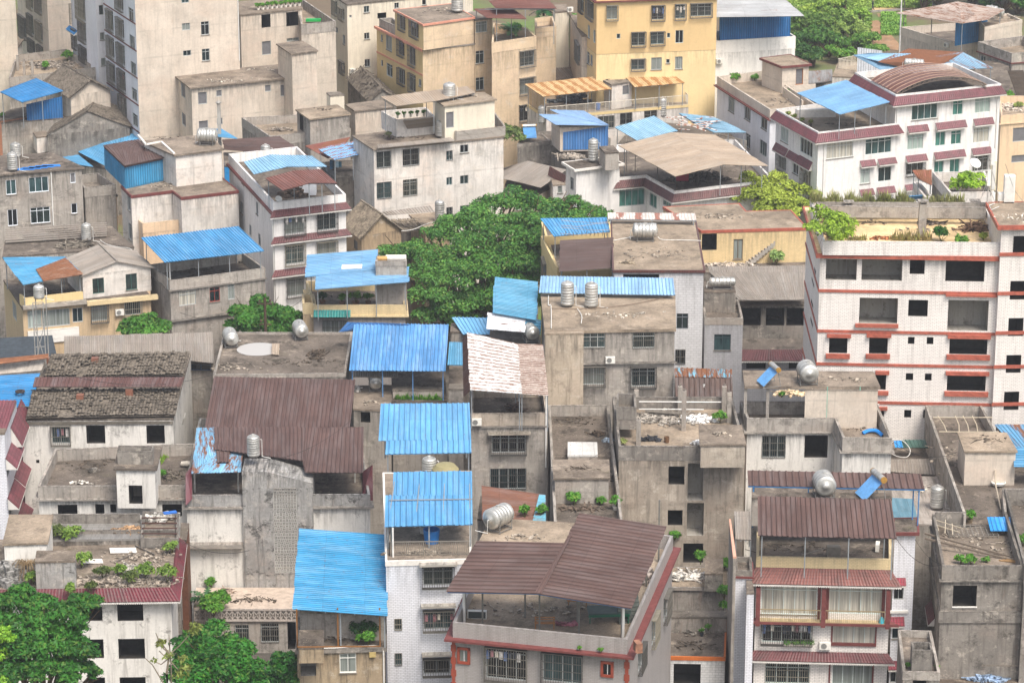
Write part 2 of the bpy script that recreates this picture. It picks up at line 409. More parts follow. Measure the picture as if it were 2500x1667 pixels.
def walls(root,poly,z0,z1,mat,wins,frame,name='wall',room=None,skip=()):
    m=MB();n=len(poly)
    for i in range(n):
        if i in skip: continue
        a=V((poly[i].x,poly[i].y,0));b=V((poly[(i+1)%n].x,poly[(i+1)%n].y,0))
        e=b-a;L=e.length
        if L<.01: continue
        e=e/L;nr=V((e.y,-e.x,0)); rects=[]
        for wd in wins.get(i,[]):
            k,x0,y0,x1,y1=wd[:5]
            xm,ym=(x0+x1)/2,(y0+y1)/2
            ua=(hit(x0,ym,a,nr)-a).dot(e);ub=(hit(x1,ym,a,nr)-a).dot(e)
            zt=hit(xm,y0,a,nr).z;zb=hit(xm,y1,a,nr).z
            if ua>ub: ua,ub=ub,ua
            ua=max(ua,.1);ub=min(ub,L-.1);zt=min(zt,z1-.05);zb=max(zb,z0+.05)
            if ub-ua<.15 or zt-zb<.15: print('window dropped',root.name,i,wd,round(L,2)); continue
            bad=False
            for r in rects:
                if ua<r[1]+.04 and ub>r[0]-.04 and zb<r[3]+.04 and zt>r[2]-.04: bad=True
            if bad: print('window overlap',root.name,i,wd); continue
            if k=='c' and abs(nr.y)<.8:
                dd=(ub-ua)*.14; ua+=dd; ub-=dd
            rects.append((ua,ub,zb,zt)); 
            make_window(root,k,a+e*ua,a+e*ub,zt,zb,nr,wd[5] if len(wd)>5 else frame,room)
        us=sorted({0,L,*[r[0] for r in rects],*[r[1] for r in rects]})
        zs=sorted({z0,z1,*[r[2] for r in rects],*[r[3] for r in rects]})
        for j in range(len(us)-1):
            uc=(us[j]+us[j+1])/2
            k=0
            while k<len(zs)-1:
                zc=(zs[k]+zs[k+1])/2
                if any(r[0]<uc<r[1] and r[2]<zc<r[3] for r in rects): k+=1; continue
                k2=k
                while k2+1<len(zs)-1 and not any(r[0]<uc<r[1] and r[2]<(zs[k2+1]+zs[k2+2])/2<r[3] for r in rects): k2+=1
                A=a+e*us[j];B=a+e*us[j+1]
                off=i*7.3
                m.quad((A.x,A.y,zs[k]),(B.x,B.y,zs[k]),(B.x,B.y,zs[k2+1]),(A.x,A.y,zs[k2+1]),
                  uv=[(us[j]+off,zs[k]),(us[j+1]+off,zs[k]),(us[j+1]+off,zs[k2+1]),(us[j]+off,zs[k2+1])])
                k=k2+1
    return m.build(name,mat,root)
def trace(pts,z,Rr=False):
    w=[P(x,y,z) for x,y in pts]
    if len(w)==3:
        if Rr: w=[w[0],w[1],w[2],w[0]+(w[2]-w[1])]
        else: w=[w[0],w[1],w[1]+(w[2]-w[0]),w[2]]
    if area(w)<0: print('!! CW polygon',pts)
    return w
def ring(m,po,pi,z0,z1,skip=()):
    n=len(po)
    for i in range(n):
        if i in skip: continue
        j=(i+1)%n
        a,b,c,d=po[i],po[j],pi[j],pi[i]
        m.quad((a.x,a.y,z0),(b.x,b.y,z0),(b.x,b.y,z1),(a.x,a.y,z1))
        m.quad((c.x,c.y,z0),(d.x,d.y,z0),(d.x,d.y,z1),(c.x,c.y,z1))
        m.quad((a.x,a.y,z1),(b.x,b.y,z1),(c.x,c.y,z1),(d.x,d.y,z1))
        for s0,s1,k in ((a,d,i-1),(b,c,(i+1)%n)):
            if k%n in skip: m.quad((s0.x,s0.y,z0),(s1.x,s1.y,z0),(s1.x,s1.y,z1),(s0.x,s0.y,z1))
def slabmesh(poly,z0,z1):
    m=MB();n=len(poly)
    m.ngon(atz(poly,z1)); m.ngon(list(reversed(atz(poly,z0))))
    for i in range(n):
        a,b=poly[i],poly[(i+1)%n]; m.quad((a.x,a.y,z0),(b.x,b.y,z0),(b.x,b.y,z1),(a.x,a.y,z1))
    return m
def block(root,z,pts,wall,roof=None,par=0,over=0,wins={},base=BASE,Rr=False,pz=None,frame='#a5a8a6',
          lip=None,parmat=None,pt=.18,pin=0,room=None,pskip=(),slab=.16,lipout=.15,foot=True,world=None,wall2=None,e2=()):
    poly=world or trace(pts,z if pz is None else pz,Rr)
    z+=ZO
    if base!=BASE: base+=ZO
    poly=atz(poly,z)
    roof=roof or roofcon(); parmat=parmat or wall
    if par>0:
        zf=z-par
        wp=poly if not pin else offset(poly,pin)
        walls(root,wp,base,zf-.01,wall,wins,frame,room=room,skip=e2)
        if wall2: walls(root,wp,base,zf-.01,wall2,wins,frame,room=room,skip=[i for i in range(len(wp)) if i not in e2])
        rf=slabmesh(offset(wp,-.02),zf-.14,zf); rf.build('roof_terrace' ,roof,root)
        m=MB(); ring(m,offset(poly,.03),offset(poly,-pt),zf-.13,z,pskip); m.build('parapet',parmat,root)
        if lip: 
            m=MB(); o=offset(wp,lipout); ring(m,o,offset(wp,.035),zf-.16,zf-.02); m.build('cornice',lip,root)
    else:
        wp=offset(poly,-over) if over else offset(poly,-.02)
        walls(root,wp,base,z-slab-.005,wall,wins,frame,room=room,skip=e2)
        if wall2: walls(root,wp,base,z-slab-.005,wall2,wins,frame,room=room,skip=[i for i in range(len(wp)) if i not in e2])
        slabmesh(poly,z-slab,z).build('roof_slab',roof,root)
        if lip:
            m=MB(); ring(m,offset(poly,.03),offset(poly,-.12),z-slab-.05,z+.04); m.build('roof_edge',lip,root)
    if foot: FOOT.append((root['label'],wp,base,z))
    return wp
def house(name,label,cat,z,pts,wall,**k):
    pz=k.get('pz'); w=trace(pts,z if pz is None else pz,k.get('Rr',False))
    c=sum(w,V((0,0,0)))/len(w)
    root=thing(name,(c.x,c.y,max(k.get('base',BASE),BASE)),label,cat)
    wp=block(root,z,pts,wall,**k)
    return root,wp
def band(root,wp,z,h,mat,edges,out=.05,name='belt_course'):
    m=MB()
    n=len(wp);po=offset(wp,out)
    for i in edges:
        a,b=po[i],po[(i+1)%n];c,d=wp[(i+1)%n],wp[i]
        m.quad((a.x,a.y,z),(b.x,b.y,z),(b.x,b.y,z+h),(a.x,a.y,z+h))
        m.quad((a.x,a.y,z+h),(b.x,b.y,z+h),(c.x,c.y,z+h),(d.x,d.y,z+h))
        m.quad((d.x,d.y,z),(c.x,c.y,z),(b.x,b.y,z),(a.x,a.y,z))
        m.quad((d.x,d.y,z),(a.x,a.y,z),(a.x,a.y,z+h),(d.x,d.y,z+h)); m.quad((b.x,b.y,z),(c.x,c.y,z),(c.x,c.y,z+h),(b.x,b.y,z+h))
    return m.build(name,mat,root)
def zon(wp,i,x,y):
    a=V((wp[i].x,wp[i].y,0));b=V((wp[(i+1)%len(wp)].x,wp[(i+1)%len(wp)].y,0));e=(b-a).normalized()
    return hit(x,y,a,V((e.y,-e.x,0))).z
def pon(wp,i,x,y,out=0):
    a=V((wp[i].x,wp[i].y,0));b=V((wp[(i+1)%len(wp)].x,wp[(i+1)%len(wp)].y,0));e=(b-a).normalized();n=V((e.y,-e.x,0))
    return hit(x,y,a,n)+n*out,e,n
# ---------------------------------------------------------------- sheets
def strips(m,q,pitch,amp,ribs='d',wave=False,under=.06):
    a,b,c,d=q     # FL FR BR BL
    if ribs=='w': a,b,c,d=b,c,d,a
    wA=(b-a).length;wB=(c-d).length;W=(wA+wB)/2;Ln=((d-a).length+(c-b).length)/2
    n=max(2,int(W/pitch)); up=(b-a).cross(d-a).normalized()
    if up.z<0: up=-up
    if wave: prof=[(0,0),(.25,.7),(.5,1),(.75,.7)]
    else: prof=[(0,0),(.62,0),(.72,1),(.9,1)]
    ts=[]
    for i in range(n):
        for t,hh in prof: ts.append(((i+t)/n,hh*amp))
    ts.append((1,0))
    per=len(prof)*max(1,round(.95/pitch)); rg=random.Random(int(W*37+Ln*91)); jt={}
    fa=(a-d).normalized() if Ln>2.2 else V((0,0,0))
    for j in range(len(ts)-1):
        (t0,h0),(t1,h1)=ts[j],ts[j+1]
        if j//per not in jt: jt[j//per]=(rg.uniform(-.02,.1),rg.uniform(-.02,.08),rg.uniform(-.008,.02),rg.uniform(-.008,.02))
        q=jt[j//per]; k0=fa*q[0];k1=fa*-q[1];u0=up*q[2] if Ln>2.2 else up*0;u1=up*q[3] if Ln>2.2 else up*0
        A=a.lerp(b,t0)+up*h0+k0+u0;B=a.lerp(b,t1)+up*h1+k0+u0;C=d.lerp(c,t1)+up*h1+k1+u1;D=d.lerp(c,t0)+up*h0+k1+u1
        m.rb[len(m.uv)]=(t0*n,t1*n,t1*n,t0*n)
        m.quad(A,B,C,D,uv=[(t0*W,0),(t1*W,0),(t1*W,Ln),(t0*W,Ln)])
    u=-up*under
    for i in range(n): m.quad(a.lerp(b,i/n)+u,d.lerp(c,i/n)+u,d.lerp(c,(i+1)/n)+u,a.lerp(b,(i+1)/n)+u)
    for s0,s1 in ((a,b),(b,c),(c,d),(d,a)): m.quad(s0+u,s1+u,s1,s0)
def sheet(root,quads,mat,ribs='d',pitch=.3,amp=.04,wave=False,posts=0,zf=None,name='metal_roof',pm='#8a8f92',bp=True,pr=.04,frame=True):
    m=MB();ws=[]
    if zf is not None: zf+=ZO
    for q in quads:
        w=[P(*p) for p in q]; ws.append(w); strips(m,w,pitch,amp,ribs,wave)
    o=m.build(name,mat,root)
    if posts and zf is not None:
        w=ws[-1]; a,b=w[0],w[1]; w0=ws[0]; d,c=w0[3],w0[2]
        pmt=plain('painted_post',pm,.6,.2)
        def post(p):
            k=MB(); k.bar((p.x,p.y,zf),(p.x,p.y,p.z-.05),pr); k.build('post',pmt,root)
        for i in range(posts):
            t=.03+.94*i/max(1,posts-1); p=a.lerp(b,t)+(d-a)*.04; post(p)
        if bp:
            for t in (.04,.96): p=d.lerp(c,t)+(a-d)*.04; post(p)
        if frame:
            k=MB(); dn=V((0,0,-.1))
            k.bar(a+(d-a)*.04+dn,b+(c-b)*.04+dn,.04); k.bar(d+(a-d)*.04+dn,c+(b-c)*.04+dn,.04); k.bar(a.lerp(d,.5)+dn,b.lerp(c,.5)+dn,.035)
            for i in range(4):
                t=.03+.94*i/3; k.bar(a.lerp(b,t)+dn*1.4,d.lerp(c,t)+dn*1.4,.03)
            k.build('roof_frame',pmt,root)
    return o
def panel(root,pts,mat,pitch=.28,name='sheet_wall',top=None):
    """vertical ribbed panel: pts 4 world points a(bl) b(br) c(tr) d(tl)"""
    m=MB(); a,b,c,d=pts; n=max(2,int((b-a).length/pitch)); nr=(b-a).cross(d-a).normalized()*.035
    pr=[(0,0),(.6,0),(.7,1),(.9,1)]
    ts=[((i+t)/n,h) for i in range(n) for t,h in pr]+[(1,0)]
    W=(b-a).length;L=(d-a).length
    for j in range(len(ts)-1):
        (t0,h0),(t1,h1)=ts[j],ts[j+1]
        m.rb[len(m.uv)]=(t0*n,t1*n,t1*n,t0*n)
        m.quad(a.lerp(b,t0)+nr*h0,a.lerp(b,t1)+nr*h1,d.lerp(c,t1)+nr*h1,d.lerp(c,t0)+nr*h0,uv=[(t0*W,0),(t1*W,0),(t1*W,L),(t0*W,L)])
    m.quad(b-nr,a-nr,d-nr,c-nr)
    return m.build(name,mat,root)
def eave(root,wp,z,edges,drop=.75,out=.6,mat=None,trim=True,name='tiled_eave',sk=.25,ext=.0):
    mat=mat or glaze(); po=offset(wp,out);n=len(wp); m=MB();t=MB()
    ins=offset(wp,.04)
    for i in edges:
        j=(i+1)%n
        a=V((po[i].x,po[i].y,z-drop));b=V((po[j].x,po[j].y,z-drop));c=V((ins[j].x,ins[j].y,z));d=V((ins[i].x,ins[i].y,z))
        strips(m,[a,b,c,d],sk,.045,'d',True,.05)
        if trim:
            e=(b-a);L=e.length;k=int(L/.16);e/=L
            t.obox((a+b)/2+V((0,0,-.09)),e*(L/2-.02),V((e.y,-e.x,0))*.03,V((0,0,.03)))
            for q in range(k): t.obox(a+e*((q+.5)*L/k)+V((0,0,-.15)),e*.05,V((e.y,-e.x,0))*.03,V((0,0,.035)))
            c2=V((ins[j].x,ins[j].y,z-drop-.1));d2=V((ins[i].x,ins[i].y,z-drop-.1)); dn=V((0,0,-.1))
            t.quad(a+dn,d2,c2,b+dn)
    o=m.build(name,mat,root)
    if trim: t.build('eave_trim',plain('white_trim','#cfcbc4',.7),o)
    return o
def hood(root,wp,i,rects,mat=None,out=.5,name='window_hood'):
    mat=mat or glaze()
    for x0,y0,x1,y1 in rects:
        xm=(x0+x1)/2;ym=(y0+y1)/2
        pa,e,n=pon(wp,i,x0,ym);pb,_,_=pon(wp,i,x1,ym)
        zt=zon(wp,i,xm,y0); 
        drop=max(.35,(zt-zon(wp,i,xm,y1))*.8)
        a=V((pa.x,pa.y,zt-drop))+n*out;b=V((pb.x,pb.y,zt-drop))+n*out;c=V((pb.x,pb.y,zt))+n*.02;d=V((pa.x,pa.y,zt))+n*.02
        m=MB();strips(m,[a,b,c,d],.2,.03,'d',True,.06)
        o=m.build(name,mat,root)
        t=MB(); L=(b-a).length
        t.obox((a+b)/2+V((0,0,-.1)),e*L/2,n*.025,V((0,0,.05)))
        for s0,s1 in ((a,d),(b,c)):
            t.quad(s0+V((0,0,-.12)),V((s1.x,s1.y,s0.z-.12)),s1-V((0,0,.07)),s0-V((0,0,.07)))
        t.quad(a+V((0,0,-.12)),V((d.x,d.y,a.z-.12)),V((c.x,c.y,a.z-.12)),b+V((0,0,-.12)))
        t.build('hood_trim',plain('white_trim','#cfcbc4',.7),o)
def ledge(root,wp,i,rects,mat,out=.3,name='concrete_ledge',th=None):
    for x0,y0,x1,y1 in rects:
        xm=(x0+x1)/2;ym=(y0+y1)/2
        pa,e,n=pon(wp,i,x0,ym);pb,_,_=pon(wp,i,x1,ym);zt=zon(wp,i,xm,y0);zb=zon(wp,i,xm,y1)
        if th: zb=zt-th
        m=MB();c=(pa+pb)/2;c.z=(zt+zb)/2;L=(V((pb.x,pb.y,0))-V((pa.x,pa.y,0))).length
        m.obox(c+n*out/2,e*L/2,n*out/2,V((0,0,(zt-zb)/2)));m.build(name,mat,root)
def downpipe(root,wp,i,x,y0,y1,mat=None,r=.06):
    p,e,n=pon(wp,i,x,y0,.09);z1=zon(wp,i,x,y1);m=MB();m.tube([p,V((p.x,p.y,z1))],r);m.build('downpipe',mat or WHITEP(),root)
def ac(wp,i,x,y,label,w=.8,group='air conditioner units hung on facades'):
    p,e,n=pon(wp,i,x,y); c=p+n*.22
    ro=thing('air_conditioner',(c.x,c.y,c.z-.28),label,'air conditioner',group)
    m=MB();m.obox(c,e*w/2,n*.15,V((0,0,.28)));m.build('casing',plain('white_enamel','#d9d6cd',.5),ro)
    f=MB();f.lathe(c+n*.155-e*.1,n,[(0,.012),(.06,.012),(.06,.0),(.19,.0),(.22,.012),(.22,0)],16);f.build('fan_grille',plain('grey_grille','#7d7c78',.6),ro)
    b=MB()
    for s in(-1,1): b.bar(c+e*s*w*.35-V((0,0,.3))-n*.2,c+e*s*w*.35-V((0,0,.3))+n*.15,.02)
    b.build('bracket',IRON(),ro)
def acf(x,y,z,ang,label,w=.8):
    p=P(x,y,z);e=V((math.cos(ang),math.sin(ang),0));n=V((e.y,-e.x,0))
    ro=thing('air_conditioner',p,label,'air conditioner','air conditioner units standing on terraces')
    c=p+V((0,0,.32));m=MB();m.obox(c,e*w/2,n*.15,V((0,0,.28)));m.build('casing',plain('white_enamel','#d9d6cd',.5),ro)
    f=MB()
    for k in range(7): f.obox(c+n*.155+V((0,0,-.2+.065*k)),e*(w/2-.08),n*.008,V((0,0,.012)))
    f.obox(c+n*.152,e*(w/2-.06),n*.003,V((0,0,.24)));f.build('vent_grille',plain('dark_grille','#39403f',.6),ro)
# ---------------------------------------------------------------- tanks
def tank_v(x,y,z,h,r,label,hot=False,loc=None):
    p=loc or P(x,y,z)
    ro=thing('water_tank',p,label,'water tank','steel water tanks on the roofs')
    m=MB();b=.22;prof=[(0,b),(r*.95,b)]
    nr=7 if h>1.3 else 5
    for i in range(nr):
        z0=b+.03+(h-.06)*i/nr;z1=b+.03+(h-.06)*(i+1)/nr
        prof+=[(r,z0+.02),(r,z1-.05),(r*.965,z1-.03),(r*.965,z1)]
    prof+=[(r,b+h),(r*.9,b+h+.1),(r*.6,b+h+.2),(r*.25,b+h+.24)]
    m.lathe(p,(0,0,1),prof,24);m.build('tank_body',steel(),ro,True)
    l=MB();l.lathe(p+V((0,0,b+h+.22)),(0,0,1),[(r*.28,0),(r*.28,.07),(r*.2,.1),(0,.1)],14);l.build('lid',steel(),ro)
    s=MB()
    for k in range(4):
        a=math.pi/4+k*math.pi/2;q=p+V((math.cos(a),math.sin(a),0))*r*.85;s.bar(q,q+V((0,0,b)),.025)
    s.lathe(p+V((0,0,b-.03)),(0,0,1),[(r*.8,0),(r*.95,0),(r*.95,.03),(r*.8,.03)],16);s.build('stand',IRON('#6c6a66'),ro)
    pi=MB();q=p+V((r+.05,0,0));pi.tube([q+V((0,0,b+h*.9)),q+V((.12,0,b+h*.9)),q+V((.12,0,.1)),q+V((.8,-.3,.06))],.03);pi.build('pipe',WHITEP(),ro)
    return ro
def tank_h(x,y,z,L,r,ang,label,pink=False):
    p=P(x,y,z);ax=V((math.cos(ang),math.sin(ang),0));c=p+V((0,0,r+.3))
    ro=thing('water_tank',p,label,'water tank','steel water tanks on the roofs')
    m=MB();o=c-ax*L/2;prof=[(0,-.12),(r*.3,-.12),(r*.32,-.08),(r*.7,-.05),(r*.95,.03)]
    for i in range(6):
        z0=.06+(L-.12)*i/6;z1=.06+(L-.12)*(i+1)/6;prof+=[(r,z0+.02),(r,z1-.05),(r*.97,z1-.03),(r*.97,z1)]
    prof+=[(r*.95,L-.03),(r*.7,L+.05),(r*.32,L+.08),(r*.3,L+.12),(0,L+.12)]
    m.lathe(o,ax,prof,24);m.build('tank_body',steel(),ro,True)
    l=MB();l.lathe(c+V((0,0,r-.03)),(0,0,1),[(.16,0),(.16,.08),(0,.1)],12);l.build('lid',steel(),ro)
    s=MB();w=V((-ax.y,ax.x,0))
    for k in(-.35,.35):
        for sg in(-1,1): s.bar(c+ax*L*k+w*sg*r*.9-V((0,0,r*.3)),p+ax*L*k+w*sg*r*.9,.03)
        s.bar(p+ax*L*k-w*r*.95+V((0,0,.15)),p+ax*L*k+w*r*.95+V((0,0,.15)),.03)
        s.tube([c+ax*L*k+(w*math.cos(t)+V((0,0,1))*math.sin(t))*(r+.015) for t in [math.pi*(1+.1*j) for j in range(11)]],.03,5)
    for sg in(-1,1): s.bar(p-ax*L*.4+w*sg*r*.9+V((0,0,.12)),p+ax*L*.4+w*sg*r*.9+V((0,0,.12)),.025)
    s.build('cradle',IRON('#7a7874'),ro)
    pi=MB();q=c-ax*(L/2+.12);pi.tube([q,q-ax*.15,q-ax*.18-V((0,0,r+.2)),q-ax*.18-V((0,0,r+.25))+w*1.1],.03);pi.build('pipe',WHITEP(),ro)
    return ro
def solar(x,y,z,ang,label,s=1.0):
    p=P(x,y,z);ax=V((math.cos(ang),math.sin(ang),0));w=V((-ax.y,ax.x,0))   # w: uphill
    ro=thing('solar_water_heater',p,label,'solar heater','solar water heaters on the roofs')
    lo=p-w*1.0*s+V((0,0,.2));hi=p+w*.4*s+V((0,0,1.55*s));m=MB();n=12
    up=(hi-lo).normalized().cross(ax);up=up if up.z>0 else -up
    strips(m,[lo-ax*.9*s,lo+ax*.9*s,hi+ax*.9*s,hi-ax*.9*s],.13,.04,'d',True,.04);m.build('collector_tubes',plain('blue_collector','#5b8fc0',.3,0,.2),ro)
    t=MB();c=hi+V((0,0,.12));r=.24*s;L=2.1*s;t.lathe(c-ax*(L/2-.1),ax,[(r,0),(r,L-.2)],18);do=t.build('storage_drum',steel(),ro)
    for o_,pf in ((-L/2,[(0,0),(r,0),(r,.12)]),(L/2-.12,[(r,0),(r,.12),(0,.12)])): t=MB();t.lathe(c+ax*o_,ax,pf,18);t.build('end_cap',plain('ochre_cap','#a8803f',.4,.2,.2),do)
    f=MB()
    for sg in(-.8,.8):
        f.bar(lo+ax*sg*s-V((0,0,.2)),hi+ax*sg*s,.025);f.bar(hi+ax*sg*s,V((hi.x,hi.y,p.z))+ax*sg*s+w*.3,.025);f.bar(lo+ax*sg*s-V((0,0,.2)),V((hi.x,hi.y,p.z+.05))+ax*sg*s+w*.3,.02)
    f.build('frame',IRON('#8b8a86'),ro)
# ---------------------------------------------------------------- foliage
def leaves(cen,rad,n,size,rs,flat=.75):
    """leaf quads spread through clumps; cen Nx3, rad N"""
    cen=np.array(cen);rad=np.array(rad)
    pr=rad**2/np.sum(rad**2);idx=rs.choice(len(rad),n,p=pr)
    d=rs.normal(size=(n,3));d/=np.linalg.norm(d,axis=1)[:,None]
    d[:,2]=np.where(d[:,2]<-.3,-d[:,2],d[:,2])
    rr=rad[idx]*(1.06-.5*rs.random(n)**1.6)
    lump=1+.14*np.sin(d[:,0]*7+idx)*np.sin(d[:,1]*6+idx*2)
    pos=cen[idx]+d*(rr*lump)[:,None]*np.array([1,1,flat])
    nn=d*.8+rs.normal(size=(n,3))*.55+np.array([0,0,.35]);nn/=np.linalg.norm(nn,axis=1)[:,None]
    a=np.cross(nn,rs.normal(size=(n,3)));a/=np.linalg.norm(a,axis=1)[:,None];b=np.cross(nn,a)
    sz=size*(.6+.8*rs.random(n))[:,None]
    v=np.stack([pos-a*sz,pos+b*sz*.42,pos+a*sz,pos-b*sz*.42],1).reshape(-1,3)
    return v
def leafobj(name,v,mat,parent):
    o0=V((0,0,0));p=parent
    while p is not None:o0=o0+p.location;p=p.parent
    v=v-np.array(o0);n=len(v)//4
    me=bpy.data.meshes.new(name);me.vertices.add(len(v));me.vertices.foreach_set('co',v.astype(np.float32).ravel())
    me.loops.add(n*4);me.loops.foreach_set('vertex_index',np.arange(n*4,dtype=np.int32))
    me.polygons.add(n);me.polygons.foreach_set('loop_start',np.arange(0,n*4,4,dtype=np.int32));me.polygons.foreach_set('loop_total',np.full(n,4,dtype=np.int32))
    me.update(calc_edges=True);me.materials.append(mat)
    o=bpy.data.objects.new(name,me);COL.objects.link(o);o.parent=parent;return o
def clumps(blobs,per,rs):
    cen=[];rad=[]
    for (c,r) in blobs:
        for k in range(per):
            d=rs.normal(size=3);d/=np.linalg.norm(d);d[2]=abs(d[2])*.9-.15
            rr=r*(.55+.45*rs.random());cen.append(np.array(c)+d*rr*.75*np.array([1,1,.8]));rad.append(r*(.2+.2*rs.random()))
        cen.append(np.array(c));rad.append(r*.5)
    return cen,rad
def tree(name,label,base,blobs,n,size,cols,seed=1,cat='tree',per=9,trunk=.3,bark='#5a4a3a',group=None,bare=False):
    """base world point; blobs [(world point,r)]"""
    rs=np.random.RandomState(seed);ro=thing(name,base,label,cat,group)
    t=MB();base=V(base)
    for i,(c,r) in enumerate(blobs):
        c=V(c);mid=base.lerp(c,.45)+V((rs.uniform(-.3,.3),rs.uniform(-.3,.3),abs(c.z-base.z)*.12))
        t.tube([base,base.lerp(mid,.6),mid,c],[trunk,trunk*.75,trunk*.5,trunk*.15],7)
        for k in range(4):
            e=c+V(tuple(rs.uniform(-1,1,3)))*r*.8;t.tube([mid.lerp(c,.5),e],[trunk*.25,trunk*.06],5)
    t.build('trunk',plain('tree_bark',bark,.95,0,.4),ro)
    cen,rad=clumps([(tuple(c),r) for c,r in blobs],per,rs)
    leafobj('crown',leaves(cen,rad,n,size,rs),leaf(*cols),ro)
    return ro
def shrub(x,y,z,r,label,cols=('#3f7a22','#6fb03a'),n=500,size=.16,pot=False,cat='plant',h=1.0,name='shrub',group=None,seed=None):
    p=P(x,y,z);rs=np.random.RandomState(seed or int(abs(x*7+y*13+OX+OY))%9999)
    ro=thing(name,p,label,cat,group);z0=0
    if pot:
        m=MB();m.lathe(p,(0,0,1),[(0,0),(r*.35,0),(r*.5,.3),(r*.45,.3),(r*.42,.24),(0,.24)],14);m.build('pot',plain('clay_pot',pot if isinstance(pot,str) else '#6d4a38',.8),ro);z0=.25
    t=MB()
    for k in range(5):
        e=p+V((R.uniform(-1,1)*r*.6,R.uniform(-1,1)*r*.6,z0+r*h*R.uniform(.7,1.4)));t.tube([p+V((0,0,z0*.8)),e],[.03,.01],5)
    t.build('stem',plain('green_stem','#5d5a35',.9),ro)
    cen,rad=clumps([((p.x,p.y,p.z+z0+r*h*.75),r)],7,rs)
    leafobj('foliage',leaves(cen,rad,n,size,rs,h),leaf(*cols),ro);return ro
def grass_tuft(x,y,z,r,h,label,col=('#8a9a4a','#b6bf78'),n=120,dy=None,w=None,kind=None,name='grass_tuft',cat='grass'):
    p=P(x,y,z);rs=np.random.RandomState(int(abs(x*3+y*5))%9999);q=np.zeros((n,4,3))
    bx=rs.uniform(-1,1,(n,2))*np.array([w or r,dy or r]);a=rs.uniform(0,6.28,n);l=rs.uniform(.5,1,n)*h;ln=rs.uniform(.1,.5,n)*h
    b=np.stack([p.x+bx[:,0],p.y+bx[:,1],np.full(n,p.z)],1)
    tip=b+np.stack([np.cos(a)*ln,np.sin(a)*ln,l],1);mid=b+(tip-b)*.55+np.array([0,0,.06])
    s=np.stack([-np.sin(a),np.cos(a),np.zeros(n)],1)*.045
    q[:,0]=b-s*.6;q[:,1]=mid-s;q[:,2]=tip;q[:,3]=mid+s
    ro=thing(name,p,label,cat) if not kind else None
    v=q.reshape(-1,3)
    if ro: leafobj('blades',v,leaf(*col),ro);return ro
    o=leafobj(name,v,leaf(*col),None);return tag(o,label,cat,None,kind)
def debris(x,y,z,w,d,n,label,cols=('#8a8176',),size=.18,name='rubble',flat=.35,hgt=.25,cat='rubble',stick=.2):
    p=P(x,y,z);m=MB()
    for k in range(n):
        rx,ry=R.gauss(0,.45),R.gauss(0,.45)
        if abs(rx)>1 or abs(ry)>1: continue
        c=p+V((rx*w,ry*d,max(.03,hgt*(1-rx*rx-ry*ry)*R.random())))
        a=R.uniform(0,3.14);s=size*R.uniform(.3,1.2);e=V((math.cos(a),math.sin(a),R.uniform(-.3,.3)));f=V((-e.y,e.x,R.uniform(-.3,.3)))
        if R.random()<stick: m.obox(c,e*s*3,f*s*.18,V((0,0,s*.15)))
        else: m.obox(c,e*s,f*s*R.uniform(.4,1),V((0,0,s*flat)))
    return solo(m,name,rubble(cols[0]),p,label,cat,None,'stuff')
def hose(pts,label,r=.035,h='#d5d3cc',name='hose',cat='hose'):
    w=[P(*p) for p in pts];o=[]
    for i in range(len(w)-1):
        p0,p1,p2,p3=w[max(i-1,0)],w[i],w[i+1],w[min(i+2,len(w)-1)]
        for t in (0,.25,.5,.75): 
            o.append(.5*((2*p1)+(p2-p0)*t+(2*p0-5*p1+4*p2-p3)*t*t+(3*p1-p0-3*p2+p3)*t**3))
    o.append(w[-1]);m=MB();m.tube(o,r,6);return solo(m,name,plain('plastic_pipe',h,.5),w[0],label,cat)
def rail(root,pts,z,h,mat,bars=.15,name='railing',r=.015,mid=False):
    m=MB();w=[P(x,y,z) for x,y in pts]
    for a,b in zip(w,w[1:]):
        n=max(2,int((b-a).length/bars));up=V((0,0,h))
        m.bar(a+up,b+up,r*2);m.bar(a+V((0,0,.08)),b+V((0,0,.08)),r)
        for i in range(n+1): m.bar(a.lerp(b,i/n),a.lerp(b,i/n)+up,r if i%8 else r*1.8)
    return m.build(name,mat,root)
